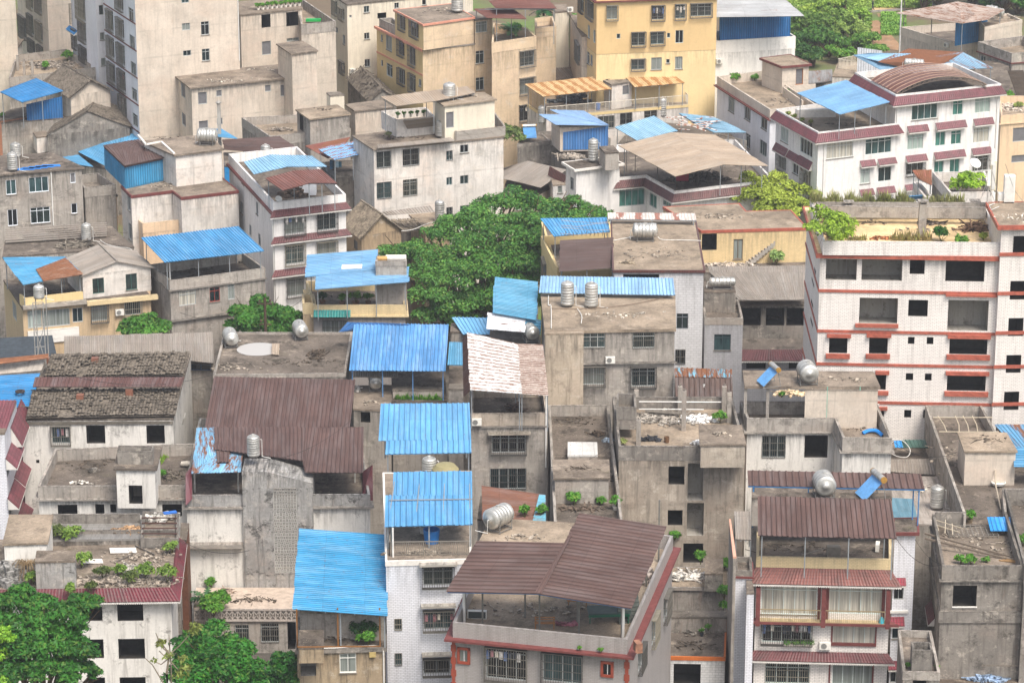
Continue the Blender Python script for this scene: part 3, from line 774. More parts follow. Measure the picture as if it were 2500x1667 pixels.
def gable(name,label,z,pts,rise,wall,roofmat,wins={},over=.25,cat='house',ruin=0,Rr=False,axis='d',base=BASE,root=None,pz=None,pitch=.26,frame='#5d5a52',clayt=True,wave=True,ribs='w'):
    """axis 'd': ridge runs front-back (gable faces front). 'w': ridge runs left-right"""
    poly=atz(trace(pts,z if pz is None else pz,Rr),z)
    if root is None:
        c=sum(poly,V((0,0,0)))/4;root=thing(name,(c.x,c.y,base),label,cat)
    walls(root,poly,base,z,wall,wins,frame)
    a,b,c,d=poly;up=V((0,0,rise))
    if axis=='d':
        r0=(a+b)/2+up;r1=(d+c)/2+up
        for tr in ((a,b,r0),(c,d,r1)): g=MB();g.tri(*tr);g.build('gable_wall',wall,root)
        e=(r1-r0).normalized()*over;sl=V((0,0,rise/((b-a).length/2)*over));o=(b-a).normalized()*over
        qs=[[a-o-sl-e,r0-e,r1+e,d-o-sl+e],[r0-e,b+o-sl-e,c+o-sl+e,r1+e]]
    else:
        r0=(a+d)/2+up;r1=(b+c)/2+up
        for tr in ((d,a,r0),(b,c,r1)): g=MB();g.tri(*tr);g.build('gable_wall',wall,root)
        e=(r1-r0).normalized()*over;o=(d-a).normalized()*over;sl=V((0,0,rise/((d-a).length/2)*over))
        qs=[[a-o-sl-e,b-o-sl+e,r1+e,r0-e],[r0-e,r1+e,c+o-sl+e,d+o-sl-e]]
    m=MB()
    for q in qs:
        q=[x+V((0,0,.05)) for x in q]
        if clayt: tiles(m,q,pitch,ruin,'w' if axis=='d' else 'd')
        else: strips(m,q,pitch,.04,'w' if axis=='d' else 'd',wave)
    m.build('roof',roofmat,root)
    k=MB();k.bar(r0-e+V((0,0,.12)),r1+e+V((0,0,.12)),.1,.07);k.build('ridge',roofmat,root)
    FOOT.append((root['label'],poly,base,z));return root,poly
def tiles(m,q,pitch=.26,ruin=0,ribs='d',row=.35):
    a,b,c,d=q
    if ribs=='w': a,b,c,d=b,c,d,a
    W=((b-a).length+(c-d).length)/2;L=((d-a).length+(c-b).length)/2
    n=max(2,int(W/pitch));k=max(2,int(L/row));up=(b-a).cross(d-a).normalized()
    if up.z<0:up=-up
    rs=random.Random(int(W*100+L*10))
    hole=[]
    if ruin:
        for _ in range(int(n*k*.012*ruin)): hole.append((rs.uniform(0,n),rs.uniform(0,k),rs.uniform(.8,3)))
    def pt(s,t): return (a.lerp(b,s)).lerp(d.lerp(c,s),t)
    rib=[(0,0),(.2,.05),(.5,.075),(.8,.05),(1,0)]
    for i in range(n):
        for j in range(k):
            if any(math.hypot((i-x)*.8,j-y)<r for x,y,r in hole): continue
            jit=up*(rs.gauss(0,.012+.055*ruin)); sk=rs.gauss(0,.02+.16*ruin);sk2=rs.gauss(0,.004+.05*ruin)
            for (s0,h0),(s1,h1) in zip(rib,rib[1:]):
                A=pt((i+s0+sk)/n,j/k)+up*(h0+.05)+jit;B=pt((i+s1+sk)/n,j/k)+up*(h1+.05)+jit
                C=pt((i+s1-sk)/n,(j+1.04)/k)+up*(h1+sk2)+jit;D=pt((i+s0-sk)/n,(j+1.04)/k)+up*(h0+sk2)+jit
                m.quad(A,B,C,D,uv=[(i*pitch,j*row),(i*pitch+.2,j*row),(i*pitch+.2,j*row+.3),(i*pitch,j*row+.3)])
    u=-up*.1;m.quad(a+u,b+u,c+u,d+u)
    if ruin:
        for _ in range(int(n*k*.03*ruin)):
            s,t=rs.random(),rs.random();p=pt(s,t)+up*.12;ang=rs.uniform(0,3.14);e=((b-a).normalized()*math.cos(ang)+(d-a).normalized()*math.sin(ang))
            m.bar(p-e*rs.uniform(.3,1.3),p+e*rs.uniform(.3,1.3)+up*rs.uniform(-.1,.3),.035)
# ================================================================ palette
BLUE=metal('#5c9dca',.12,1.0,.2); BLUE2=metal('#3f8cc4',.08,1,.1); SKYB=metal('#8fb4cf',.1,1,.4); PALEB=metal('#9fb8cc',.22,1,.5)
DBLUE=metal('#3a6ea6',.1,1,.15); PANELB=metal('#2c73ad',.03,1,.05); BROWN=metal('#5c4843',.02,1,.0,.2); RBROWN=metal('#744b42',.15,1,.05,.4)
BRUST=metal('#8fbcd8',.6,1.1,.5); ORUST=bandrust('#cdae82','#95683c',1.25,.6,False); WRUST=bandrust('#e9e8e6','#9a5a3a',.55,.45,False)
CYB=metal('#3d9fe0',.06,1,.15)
ASB=metal('#8f867c',.02,1,.1); PASB=metal('#a3927f',.04,1,.1)
CONW=concrete('#c6beb4',.3,.35); CONG=concrete('#a8a198',.5,.5); CONT=concrete('#cbbfb0',.15,.2); COND=concrete('#8f8981',.75,.6); CONWH=concrete('#d8d2ca',.25,.3)
RF=roofcon('#85796c',.55); RFD=roofcon('#6d645b',.75); RFW=roofcon('#998a78',.4)
WT=brick('#efece8','#aaa5a0'); WT2=brick('#e6e7ec','#7f8088',.32,.13,.016); WT3=brick('#efe9e2','#7d766e',.34,.125,.016)
YT=brick('#dcc79c','#a18b66',.3,.12,.012); YT2=brick('#dcc496','#b8955f',.3,.14,.01); BEIG=brick('#cdb491','#927e64',.28,.11,.012,.35); GT=brick('#a09a96','#77726e',.3,.11,.012,.35)
PKT=brick('#e6c9a8','#b19676',.28,.12,.012); GRT=brick('#b7b6b8','#8f8e90',.42,.2,.02,.3)
CONB=concrete('#d2bc9e',.15,.2); YEL=plaster('#dfc08c',.15); YELL=plaster('#ecd3a0',.15); CREAM=plaster('#e4dac6',.25); WHP=plaster('#f0ece4',.35); WHD=plaster('#e8e4dc',.7); LWP=plaster('#e2e3e8',.2); YELP=plaster('#e0c894',.2)
RED=glaze('#76444a'); REDB=glaze('#6b3f40'); ORG=glaze('#b0604a'); ORP=plain('orange_red_glazed_band','#a15847',.55,0,.35); RDP=plain('dark_red_paint','#6a3a37',.6,0,.3); PINK=plain('pink_band','#c98d77',.7)
TEAL=glaze('#1f7f7a'); TANL=plain('tan_coping','#b5a48c',.8); WLIP=plain('white_coping','#d9d4cc',.7,0,.15)
CLAY=clay(); CLAYB=clay('#857a6b'); MOULD=concrete('#b3b1ad',1.35,1.0)
BRK=brick('#b0714f','#8f8071',.24,.08,.014,.4,.35)
# ================================================================ row 0, left
T(0,0)
h,w=house('apartment_tower','tall concrete and white tower with red floor bands and window cages','apartment tower',31,[(1245,230),(2192,138),(950,40)],CONT,pz=21,wall2=LWP,e2=(3,),
 wins={0:[('g',1665,-40,1735,30),('g',1670,215,1745,280),('g',1680,465,1755,515),('g',1845,200,1920,322),('g',1853,450,1925,560)],
 3:[('c',980,100,1048,275),('c',985,350,1058,520),('c',990,590,1068,750),('c',1070,180,1148,340),('c',1075,415,1156,585),('c',1082,655,1163,825),('c',1093,890,1173,1060),('c',1062,-60,1140,85),
 ('g',1183,80,1225,200),('g',1192,330,1236,455),('g',1202,575,1247,690),('g',1212,815,1256,925),('g',1220,1050,1264,1160)]})
m=MB();e=(w[0]-w[3])
a=V((w[3].x,w[3].y,0));b=V((w[0].x,w[0].y,0));nr=V(((b-a).y,-(b-a).x,0)).normalized();
for i in range(1): 
    zb=24.5
m.quad((a+nr*.02)+V((0,0,BASE)),(b+nr*.02)+V((0,0,BASE)),(b+nr*.02)+V((0,0,BASE+.1)),(a+nr*.02)+V((0,0,BASE+.1)))
for y in (0,1,2,3,4):
    zz=zon(w,3,1245,230+242.5*y); band(h,w,zz,.16,RDP,[3],.05)
downpipe(h,w,0,2180,0,560)
h2,w=house('apartment_tower','slim white tiled apartment tower between two concrete gable walls','apartment tower',31,[(875,-28),(990,-40),(640,-178)],LWP,pz=21,
 wins={3:[('c',612,30,660,190),('c',650,-60,690,110),('c',695,-30,795,175),('c',722,210,800,375),('c',728,440,808,560),('c',640,270,712,430)],0:[('g',908,50,950,140),('g',918,300,960,370),('g',928,535,970,605)]})
T(0,0)
hood(h2,w,3,[(640,258,712,300)],metal('#3f8cc4',.08,1,.1))
h,w=house('apartment_tower','blue-white apartment tower with a blank concrete side at the left','apartment tower',31,[(420,-230),(655,-252),(135,-420)],CONT,pz=21,
 wins={3:[('c',250,-20,310,75),('c',325,-30,390,110),('c',330,205,400,365),('c',255,145,315,310),('c',260,375,330,480),('c',345,430,405,520),('c',150,150,250,330)]})
h,w=house('apartment_block','plain grey concrete block cut by the left picture edge','apartment block',26,[(-200,-100),(137,-115),(-320,-200)],CONT,pz=21)
h,w=house('concrete_house','grey walled roof terrace littered with rubble beside the slim tower','house',12.5,[(82,718),(897,618),(605,452)],CONG,par=.95,Rr=True) if 0 else house('concrete_house','grey walled roof terrace littered with rubble beside the slim tower','house',12.2,[(82,718),(897,618),(605,452),(150,505)],CONG,par=.95,roof=RFW)
debris(470,600,11.3,4.5,2.6,420,'pale rubble spread over the walled terrace by the slim tower',size=.16)
shrub(618,560,11.3,.9,'green bush on the rubble terrace, nearer the slim tower')
shrub(425,640,11.3,.7,'small green bush low on the rubble terrace')
for x,y in ((225,690),(300,690),(165,650)):
    m=MB();p=P(x,y,11.3);m.bar(p,p+V((0,0,1.9)),.14);m.build('concrete_post',CONG,h)
h,w=house('storage_shed','white gabled shed with grey roof at the left edge below the blue towers','shed',12.2,[(-80,490),(145,462),(0,385)],WHP,over=.2,roof=RF)
# tile roof house
h,w=gable('tile_roofed_house','old clay tile roofed house with brick gable beside a blue sheet roof',12.2,[(648,882),(1010,828),(415,748)],1.5,CONT,CLAY,clayt=True,over=.35)
ww=w
h,w=house('brick_house','small house with bright blue sheet canopy and blue sheet screen wall','house',9.4,[(-80,1135),(575,1082),(330,960)],CONG,roof=RFD)
sheet(h,[[(205,940,12.4),(580,835,12.4),(330,720,13.2),(0,845,13.2)]],BLUE2,'w',posts=3,zf=9.4)
a,_,_=pon(w,0,243,1000);b,_,_=pon(w,0,575,1000)
panel(h,[V((a.x,a.y,9.35)),V((b.x,b.y,9.35)),V((b.x,b.y,11.9)),V((a.x,a.y,11.3))],PANELB)
h,w=house('brick_house','low red brick house with mossy slab roof at the left edge','house',9.8,[(-90,1115),(240,1062),(90,1005)],BRK,over=.15,wins={0:[('g',140,1215,228,1290)]},roof=RFD)
shrub(20,1075,9.8,.35,'small weed on the slab roof of the brick house',n=150)
h,w=gable('derelict_house','crumbling grey plaster gable wall with exposed brick',8.6,[(430,1240),(1190,1170),(520,1120)],2.3,COND,CLAY,over=.1)
h,w=house('concrete_house','low concrete house with a square water box and planks on top','house',6.4,[(400,1372),(735,1322),(575,1248),(260,1300)],CONG,over=.15,roof=RFW)
block(h,8.2,[(335,1260),(455,1245),(300,1215)],CONWH,base=6.3,foot=False,roof=RF)
m=MB()
for k in range(7):
    p=P(490+k*16,1330-k*4,6.45);m.bar(p,p+V((1.6,1.5,.05)),.09,.03)
solo(m,'plank_pile',plain('pale_planks','#c2ab82',.85,0,.3),P(500,1330,6.4),'loose pale planks drying on the low slab roof','planks')
# big sky-blue sheet roofs
h,w=house('workshop','low workshop under broad sky-blue sheet roofs in several pieces','workshop',5.2,[(640,1500),(975,1545),(1180,1335),(880,1330)],CONG,roof=RFD)
sheet(h,[[(655,1360,6.4),(960,1520,6.0),(953,1335,7),(880,1298,7)],[(880,1298,7),(953,1335,7),(1275,1282,7.6),(1360,1200,8)],[(492,1388,5.8),(655,1362,6.2),(930,1290,6.8),(882,1283,6.8)],[(570,1490,5.6),(855,1530,5.6),(720,1425,5.9),(520,1430,5.9)]],metal('#6fb0d6',.05,1,.25),'w')
# penthouse house with brown hut
h,w=house('apartment_house','grey concrete house with brown and blue rooftop hut and red edged terrace','apartment house',12.2,
 [(1203,1800),(1580,1753),(1662,1816),(2190,1753),(1985,1585),(1110,1708)],CONWH,lip=RDP,roof=RF,slab=.2,
 wins={5:[('g',1172,1785,1196,1930),('g',1182,2055,1210,2200)],2:[]})
T(1,0)
T(0,0)
h0=h
# the lower storey with the open balcony
wp=block(h,15.6,[(1600,1425),(2060,1368),(1910,1235),(1290,1290)],CONWH,base=12.2,over=.25,foot=False,roof=RF)
m=MB();
for pts in ([(1270,1244),(1340,1328),(1480,1302),(1600,1412)],):
    ww=[P(x,y,15.65) for x,y in pts]
    for a,b in zip(ww,ww[1:]): m.bar(a,b,.1,.08)
m.build('coping',WLIP,h)
wp=block(h,14.6,[(1145,1525),(1612,1428),(1470,1325),(955,1345)],metal('#4a9bc4',.03,1,.1),base=12.2,foot=False,roof=BROWN,wins={3:[('g',1036,1440,1072,1530)]})
a,b,c,d=wp;z0=12.3
panel(h,[V((a.x,a.y,z0))+V((0,-.05,0)),V((b.x,b.y,z0))+V((0,-.05,0)),V((b.x,b.y,14.4))+V((0,-.05,0)),V((a.x,a.y,14.4))+V((0,-.05,0))],metal('#4a9bc4',.03,1,.1))
panel(h,[V((d.x-.05,d.y,z0)),V((a.x-.05,a.y,z0)),V((a.x-.05,a.y,14.4)),V((d.x-.05,d.y,14.4))],metal('#4a9bc4',.03,1,.1))
sheet(h,[[(1145,1522,14.75),(1600,1427,14.75),(1475,1325,14.9),(1180,1420,14.85)],[(1143,1520,14.75),(1200,1505,14.75),(1345,1345,14.9),(945,1335,14.9)],[(1190,1400,14.82),(1345,1347,14.9),(1270,1280,14.95),(960,1332,14.95)]],BROWN,'d',amp=.03,name='hut_roof')
tank_h(1905,1330,15.6,1.9,.72,-.1,'horizontal steel tank with white pipe on the penthouse roof beside blue sheets')
sheet(h,[[(2000,1255,16),(2180,1272,16),(2030,1182,16.1),(1870,1192,16.1)]],metal('#6fb0d6',.05,1,.25),'w')
m=MB();p=P(2025,1560,12.2);m.bar((p.x,p.y,6),(p.x,p.y,19.3),.17);m.lathe((p.x,p.y,19.3),(0,0,1),[(.3,0),(.3,.1),(0,.3)],8)
solo(m,'concrete_flue',concrete('#a6a39c',.2,.2),V((p.x,p.y,6)),'tall round grey flue rising beside the steel tank','flue')
# grey flat facade far left
T(1,0)
h,w=house('apartment_house','grey rendered house with sliding blue-framed windows at the left edge','apartment house',14.2,[(-120,45),(760,-25),(1000,-40),(480,-168),(-200,-128)] if 0 else [(-120,45),(780,-30),(480,-168),(-200,-128)],CONG,over=.22,roof=RFD,frame='#d5dadf',
 wins={0:[('g',55,85,148,218),('g',265,58,445,195),('d',645,22,692,112),('g',72,355,160,505),('g',280,335,460,480),('g',655,300,708,392)]})
block(h,11.6,[(775,158),(1060,128),(900,20),(700,40)],CONG,par=.9,foot=False)
block(h,10.3,[(975,240),(1082,225),(1050,190),(950,200)],PKT,base=-12,foot=False,over=.1)
downpipe(h,w,0,465,-10,500)
for pt,lb in (((118,0),'vertical steel tank at the left picture edge, nearer of two'),):
    tank_v(118,5,14.2,1.5,.52,lb)
tank_v(145,-120,14.2,1.1,.55,'squat ribbed steel tank at the left edge, farther of two')
m=MB()
for k in range(5):
    p=P(230+k*60,-15-k*8,14.24);m.obox(p,V((.9,.1,0)),V((-.1,.35,0)),V((0,0,.03)))
solo(m,'tarpaulin',plain('blue_tarp','#2a78c8',.6,0,.25),P(340,-30,14.2),'crumpled blue tarp strips lying on the grey flat roof','tarpaulin')
shrub(930,250,8.9,.4,'weeds growing on the ledge beside the pink tile pier',n=160)
m=MB()
for k in range(7):
    y0=480+k*19;a=P(50,y0+60,9.75+.14*(6-k));b=P(980,y0-0,9.75+.14*(6-k));m.bar(a,b,.09,.05)
# stepped asbestos stack behind terrace
solo(m,'stacked_roof_sheets',ASB,P(500,600,9.5),'long stacked grey corrugated sheets along the terrace back wall','roof sheets')
# terrace + gable house
h,w=house('gabled_house','grey gabled house with rusty blue canopy and laundry terrace','house',7.3,[(205,1262),(1385,1150),(30,1000)],BEIG,roof=RFD,
 wins={0:[('k',255,1280,380,1440),('g',385,1272,640,1425),('g',665,1258,760,1388),('c',840,1228,985,1375),('c',1145,1188,1290,1320)],3:[('g',118,1215,150,1355)]})
hg=h
ledge(h,w,0,[(205,1205,790,1300)],concrete('#a8a196',.4,.5),.5,name='rounded_awning',th=.35)
ledge(h,w,0,[(790,1160,1442,1215)],YT,.55,th=.4)
ledge(h,w,0,[(255,1450,725,1570)],WHP,.15,name='white_panel')
block(h,8.3,[(222,1170),(758,1108),(700,1060),(180,1130)],YELP,par=.9,base=7.25,foot=False,pskip=(1,2))
ac(w,0,1093,1292,'white air conditioner between caged windows of the gabled house')
gable('x','x',9.6,[(757,962),(1382,886),(612,812)],1.0,CONWH,ASB,base=7.3,root=h,clayt=False,wins={0:[('g',850,985,955,1125),('g',1155,945,1257,1092)]},frame='#3f5f58',pitch=.2)
block(h,9.5,[(20,790),(1232,695),(1020,505),(45,640)],CONG,foot=True,roof=RFD)
sheet(h,[[(210,1045,9.8),(755,947,9.8),(592,792,10.4),(24,797,10.4)]],metal('#5aa3c8',.3,.8,.4),'w',posts=4,zf=7.3)
sheet(h,[[(400,1010,9.87),(757,949,9.85),(596,800,10.43),(330,905,10.18)]],metal('#8f6a52',.75,1.2,.5),'w',name='rusted_sheet')
tank_v(795,650,9.5,1.4,.49,'dark vertical steel tank on the flat roof with a long white hose')
hose([(830,520,11.8),(880,590,9.6),(960,665,9.6),(1080,700,9.6),(1190,712,9.7),(1225,755,9.6)],'long white hose curling over the flat roof and gable')
debris(680,690,9.5,1.9,1.1,90,'pile of broken grey roof sheets beside the dark tank',('#6b645a',),.35,stick=.6,flat=.1)
debris(560,560,9.6,1.6,.8,60,'scattered dark scrap near the terrace back wall',('#4a4640',),.2,stick=.5)
m=MB();c=P(370,590,9.65);m.obox(c,V((1.7,.2,0)),V((-.1,.6,0)),V((0,0,.04)));c=P(380,630,9.6);m.obox(c,V((1.7,.2,0)),V((-.1,.4,0)),V((0,0,.05)))
solo(m,'roof_sheets',ASB,c,'two flat grey sheets lying on the stained terrace','roof sheets')
debris(920,770,9.9,.9,.7,26,'torn red and green tiles patched along the gable ridge',('#7a3f3c',),.25,flat=.15,stick=.1)
# blue canopy house right of it
h,w=house('terrace_house','pale house with ribbed blue canopy over an open roof terrace','house',9.2,[(1560,1008),(2432,893),(1372,860)],CONG,par=.95,roof=RFD,parmat=CONG,lip=COND,
 wins={0:[('k',1645,1100,1798,1232),('g',1925,1070,2018,1200,'#8a3f38'),('g',2092,1040,2152,1180)]})
band(h,w,zon(w,0,1560,1385),.16,COND,[0],.3)
sheet(h,[[(1512,840,11),(2425,735,11),(2190,512,11.9),(1295,615,11.9)]],BLUE,'d',posts=4,zf=8.25,amp=.06)
debris(2180,830,8.3,.7,.5,40,'clutter heap of scrap under the ribbed blue canopy',('#5a564f',),.25,hgt=.9)
m=MB();p=P(1567,1050,8.2);m.tube([(p.x,p.y-.3,6.2),(p.x,p.y-.3,11)],.07);m.build('downpipe',WHITEP(),h)
block(h0,9.6,[(1310,485),(1688,447),(1660,400),(1240,425)],PKT,par=.9,base=-12,foot=False)
# wall extension to the right of the balcony block
# ================================================================ row 0, column 1
T(0,1)
h,w=house('apartment_block','grey concrete block with a row of potted plants along its roof edge','apartment block',19,[(-150,140),(432,78),(340,-25),(-170,15)],CONT,roof=RF,over=.1,
 wins={0:[('o',50,135,133,255),('o',278,112,388,240),('d',55,380,138,505),('g',282,350,395,380)]})
block(h,18.2,[(415,228),(730,195),(440,0),(360,-10)],CONT,par=1.1,foot=True,roof=RFW,parmat=CONG)
band(h,w,12.2,1.0,concrete('#7b7871',.4,.4),[],.03)
for k in range(10):
    p=(20+k*42,95-k*4.4)
    shrub(p[0],p[1],19,.42,'white trough of greens on the roof edge, number from left by the stair tower' if 0 else 'white planter box with low greens along the concrete block roof edge',n=120,pot='#e3ded4',group='planter boxes along the concrete roof edge',name='planter')
m=MB();c=P(528,205,17.2);m.obox(c+V((0,0,.25)),V((.9,.05,0)),V((0,.3,0)),V((0,0,.15)))
solo(m,'plastic_tub',plain('green_plastic','#1f9a4a',.4),c,'bright green plastic tub inside the grey roof parapet','tub')
h,w=house('apartment_tower','cream tower with small blue-glazed windows and caged balconies at the top','apartment tower',18.6,[(830,40),(2000,-75),(675,-62)],CREAM,over=.1,roof=RFD,
 wins={0:[('g',990,57,1040,117),('g',1270,28,1312,80),('g',1525,0,1562,48),('o',1115,120,1195,170),('g',993,303,1042,362),('g',998,545,1047,615),('d',857,142,878,165)],
 3:[('c',706,10,750,130),('c',765,80,818,180),('g',798,325,818,410),('c',768,570,822,670),('g',732,255,752,300)]})
ac(w,0,880,650,'small white air conditioner low on the cream tower wall',.7)
h,w=house('concrete_house','mid-rise bare concrete house with stair tower and grey boarded windows','apartment house',14.6,[(-610,808),(343,712),(215,592),(-770,680)],CONT,over=.3,roof=RF,
 wins={0:[('d',-532,848,-450,958),('d',-365,830,-315,888),('d',-525,1110,-440,1180),('d',-360,1085,-307,1145),('d',82,783,136,843),('d',224,778,303,883)],
 3:[('d',-685,765,-650,895),('d',-678,1045,-645,1155)]})
wp=block(h,18.1,[(322,497),(572,465),(430,375),(183,402)],CONT,base=-12,over=.15,foot=False,roof=RF)
# beige house centre
h,w=house('apartment_house','beige house with pink bands, yellow left wing and caged balconies','apartment house',16,[(1530,455),(2008,402),(1105,245)],CONB,wall2=YELP,e2=(3,),
 wins={3:[('g',1195,320,1248,465),('g',1200,590,1253,705),('g',1150,555,1166,610),('g',1147,320,1162,380),('c',1300,365,1372,510),('c',1400,430,1473,600),('c',1302,640,1378,770),('c',1400,690,1476,840),('g',1495,730,1517,795)]})
band(h,w,zon(w,3,1530,700),.2,PINK,[3],.06);band(h,w,15.75,.3,PINK,[3],.25);band(h,w,15.85,.16,COND,[0],.08)
a=offset(w,.03);m=MB();i=3
p0,p1=a[3],a[0];q=p0.lerp(p1,.42)
for z0_,z1_ in ((-12,15.7),):
    m.quad((p0.x,p0.y,z0_),(q.x,q.y,z0_),(q.x,q.y,z0_),(p0.x,p0.y,z0_))
block(h,19.1,[(1532,228),(2010,160),(1790,36),(1262,92)],CONB,base=16,wall2=YELP,e2=(3,),over=.12,foot=False,lip=PINK,
 wins={3:[('c',1310,140,1380,275),('c',1410,190,1505,340)]},roof=RF)
mm=MB();ring(mm,[P(x,y,17.0) for x,y in [(1275,240),(1330,230),(1250,160),(1130,172)]],[P(x,y,17.0) for x,y in [(1268,228),(1310,222),(1245,168),(1145,176)]],16,17);mm.build('parapet',CONG,h)
wp=block(h,18.8,[(2007,185),(2170,165),(2060,100),(1950,110)],CONB,foot=False,wins={0:[('g',2012,200,2120,300),('g',2012,468,2092,585),('g',2012,713,2092,830)]})
tank_v(1848,115,19.1,1.7,.7,'tall pale steel tank on the beige house roof at the top edge')
h,w=house('concrete_house','weathered beige block with rounded roof corner and a palm on its terrace','apartment house',17.3,[(2165,395),(2572,335),(2480,255),(2180,210)],CONB,par=1.1,roof=RFW,
 wins={0:[('c',2422,470,2550,605),('c',2422,720,2550,860),('c',2418,970,2500,1110)]})
sheet(h,[[(2120,165,19.6),(2480,175,19.6),(2350,78,20),(2000,85,20)],[(2200,75,20.6),(2760,78,20.6),(2640,-40,21),(2140,10,21)]],RBROWN,'w',posts=3,zf=16.3)
h,w=house('concrete_house','tan concrete block with cornice and dark plants behind the palm terrace','apartment house',17.6,[(2570,262),(2755,245),(2720,150),(2560,170)],CONB,par=1.0,roof=RF)
h,w=house('apartment_tower','narrow block with a bright cream side strip left of the yellow tower','apartment block',18.2,[(2745,115),(2877,100),(2850,40),(2740,45)],CREAM,roof=RF)
ac(w,0,2890-15,52+35,'boxy white air conditioner at the top of the narrow cream block',.7)
# tile lean-to between cream tower and beige house
h,w=gable('tile_roofed_house','collapsing clay tile roof wedged between the cream tower and the beige house',9.6,[(1040,925),(1290,905),(842,720)],1.2,COND,CLAY,ruin=.8,over=.2)
# small parapet house
h,w=house('concrete_house','small concrete house with parapet terrace and rooftop stair hut','house',12.3,[(125,1252),(868,1180),(640,1040),(-130,1080)],CONG,par=.9,roof=RFW)
block(h,14.3,[(487,1095),(872,1045),(745,960),(360,1005)],CONG,base=-12,over=.15,foot=False,roof=RFW,wins={3:[('o',402,1060,434,1200)]})
debris(230,1195,11.5,1.6,.6,50,'pale junk scattered on the parapet terrace by the stair hut',size=.2,stick=.6)
h,w=house('concrete_house','plain concrete hut with thin flat roof left of the pale canopy','house',13.4,[(903,1017),(1260,985),(1160,915),(815,958)],CONT,over=.15,roof=RF)
block(h,15.1,[(680,880),(812,868),(760,840),(645,850)],CREAM,base=13.0,foot=False)
# brown roof + blue patched roofs
h,w=house('sheet_roofed_house','house under a wide dark brown ribbed sheet roof with blue side wall','house',11.2,[(-290,1520),(480,1560),(230,1400),(-300,1400)],plain('blue_wall_sheet','#2f8fcf',.5),roof=RFD)
sheet(h,[[(-290,1372,12),(490,1432,12),(212,1252,12.8),(-308,1285,12.8)]],BROWN,'w',amp=.03)
tank_v(90,1460,12.2,1.1,.52,'small ribbed steel tank standing on the dark brown sheet roof')
# large pale block
h,w=house('apartment_block','large stained white block with barred windows and a roof of tanks','apartment block',14.3,[(1075,1372),(2283,1252),(2155,1075),(880,1245)],CONWH,over=.12,roof=RF,
 wins={0:[('b',1108,1392,1240,1540),('b',1347,1368,1498,1520),('b',1748,1385,1803,1472),('g',1873,1330,1950,1403),
  ('b',1110,1568+105,1243,1568+255),('b',1350,1568+78,1480,1568+230),('g',1747,1568+60,1802,1568+133),('g',1873,1568+43,1950,1568+122),('b',1747,1568+335,1802,1568+415),('g',1873,1568+318,1950,1568+395)]})
hp=h
m=MB()
for (x0,y0),(x1,y1) in (((1838,1292),(2283,1245)),((2283,1245),(2158,1075)),((1838,1292),(1790,1240))):
    a=P(x0,y0,14.3);b=P(x1,y1,14.3);m.obox((a+b)/2+V((0,0,.5)),(b-a)/2,V(((b-a).y,-(b-a).x,0)).normalized()*.09,V((0,0,.5)))
m.build('parapet',CONG,h)
block(h,16.2,[(1290,1105),(1640,1070),(1560,985),(1150,1020)],CONWH,base=14.3,par=1.0,foot=False,roof=RFW)
block(h,18.2,[(1722,970),(2213,912),(2090,845),(1617,897)],CREAM,base=14.2,over=.2,foot=False,roof=RFW,wins={0:[('d',1745,1030,1815,1175)]})
sheet(h,[[(1290,975,18.6),(1640,930,18.6),(1560,840,19),(1150,890,19)],[(1640,930,18.6),(2020,850,18.6),(1940,795,19),(1560,840,19)]],PASB,'d',posts=3,zf=15.3,amp=.02)
sheet(h,[[(1410,1225,14.4),(1650,1200,14.4),(1640,1072,16.6),(1345,1103,16.6)]],ASB,'d',amp=.06,name='awning')
tank_v(1705,1262,14.3,1.4,.68,'fat ribbed steel tank beside the slanted corrugated awning')
tank_v(1775,915,18.2,1.35,.66,'ribbed steel tank on the cream rooftop hut')
shrub(1222,1285,14.3,.5,'bonsai in a dark pot on the white block roof',pot='#3f3632',n=200,cols=('#5a5f40','#8a8d68'))
shrub(2050,1150,14.4,.5,'dry reddish weeds behind the white block parapet',n=120,cols=('#7a6a4a','#8f9a55'))
m=MB()
strips(m,[P(1120,1362,14.5),P(1830,1295,14.5),P(1790,1265,14.7),P(1110,1330,14.7)],.2,.03,'d',True);solo(m,'roof_sheets',ASB,P(1120,1362,14.5),'row of weathered corrugated sheets on the front edge of the white block','roof sheets')
for k in range(5): shrub(1300+k*60,1085-k*5,16.25,.28,'small flower pot on the low white terrace wall',pot='#e0d6c2',n=70,group='flower pots on the white terrace wall',name='flower_pot')
# dark lower wing w/ patched blue
T(1,1)
block(hp,10.4,[(735,15),(1092,-25),(1000,-110),(600,-80)],COND,par=.5,foot=False,roof=RFD)
T(0,1)
sheet(hp,[[(720,1467,12.6),(1070,1392,12.6),(895,1300,13.2),(575,1370,13.2)]],bandrust('#7fb8e6','#8a5a40',.62,.45),'d',posts=3,zf=9.9)
sheet(hp,[[(660,1455,12.3),(760,1400,12.6),(862,1262,13.1),(450,1342,12.9)]],metal('#8a5146',.6,1,.2),'w',name='rusty_roof')
for k,(c_,l_) in enumerate((('#2e5068','dark blue shirt at the left of the line under the patched blue canopy'),('#27363f','nearly black trousers on the line under the patched blue canopy'),('#8fa5b0','pale grey shirt on the line under the patched blue canopy'),('#355f70','teal towel at the right of the line under the patched blue canopy'))):
    m=MB();p=P(690+k*27,1480,12.0);m.obox(p+V((0,0,-.35)),V((.16,0,0)),V((0,.03,0)),V((0,0,.5-.07*k)));solo(m,'garment',plain('cloth',c_,.9,0,.6),p,l_,'clothing')
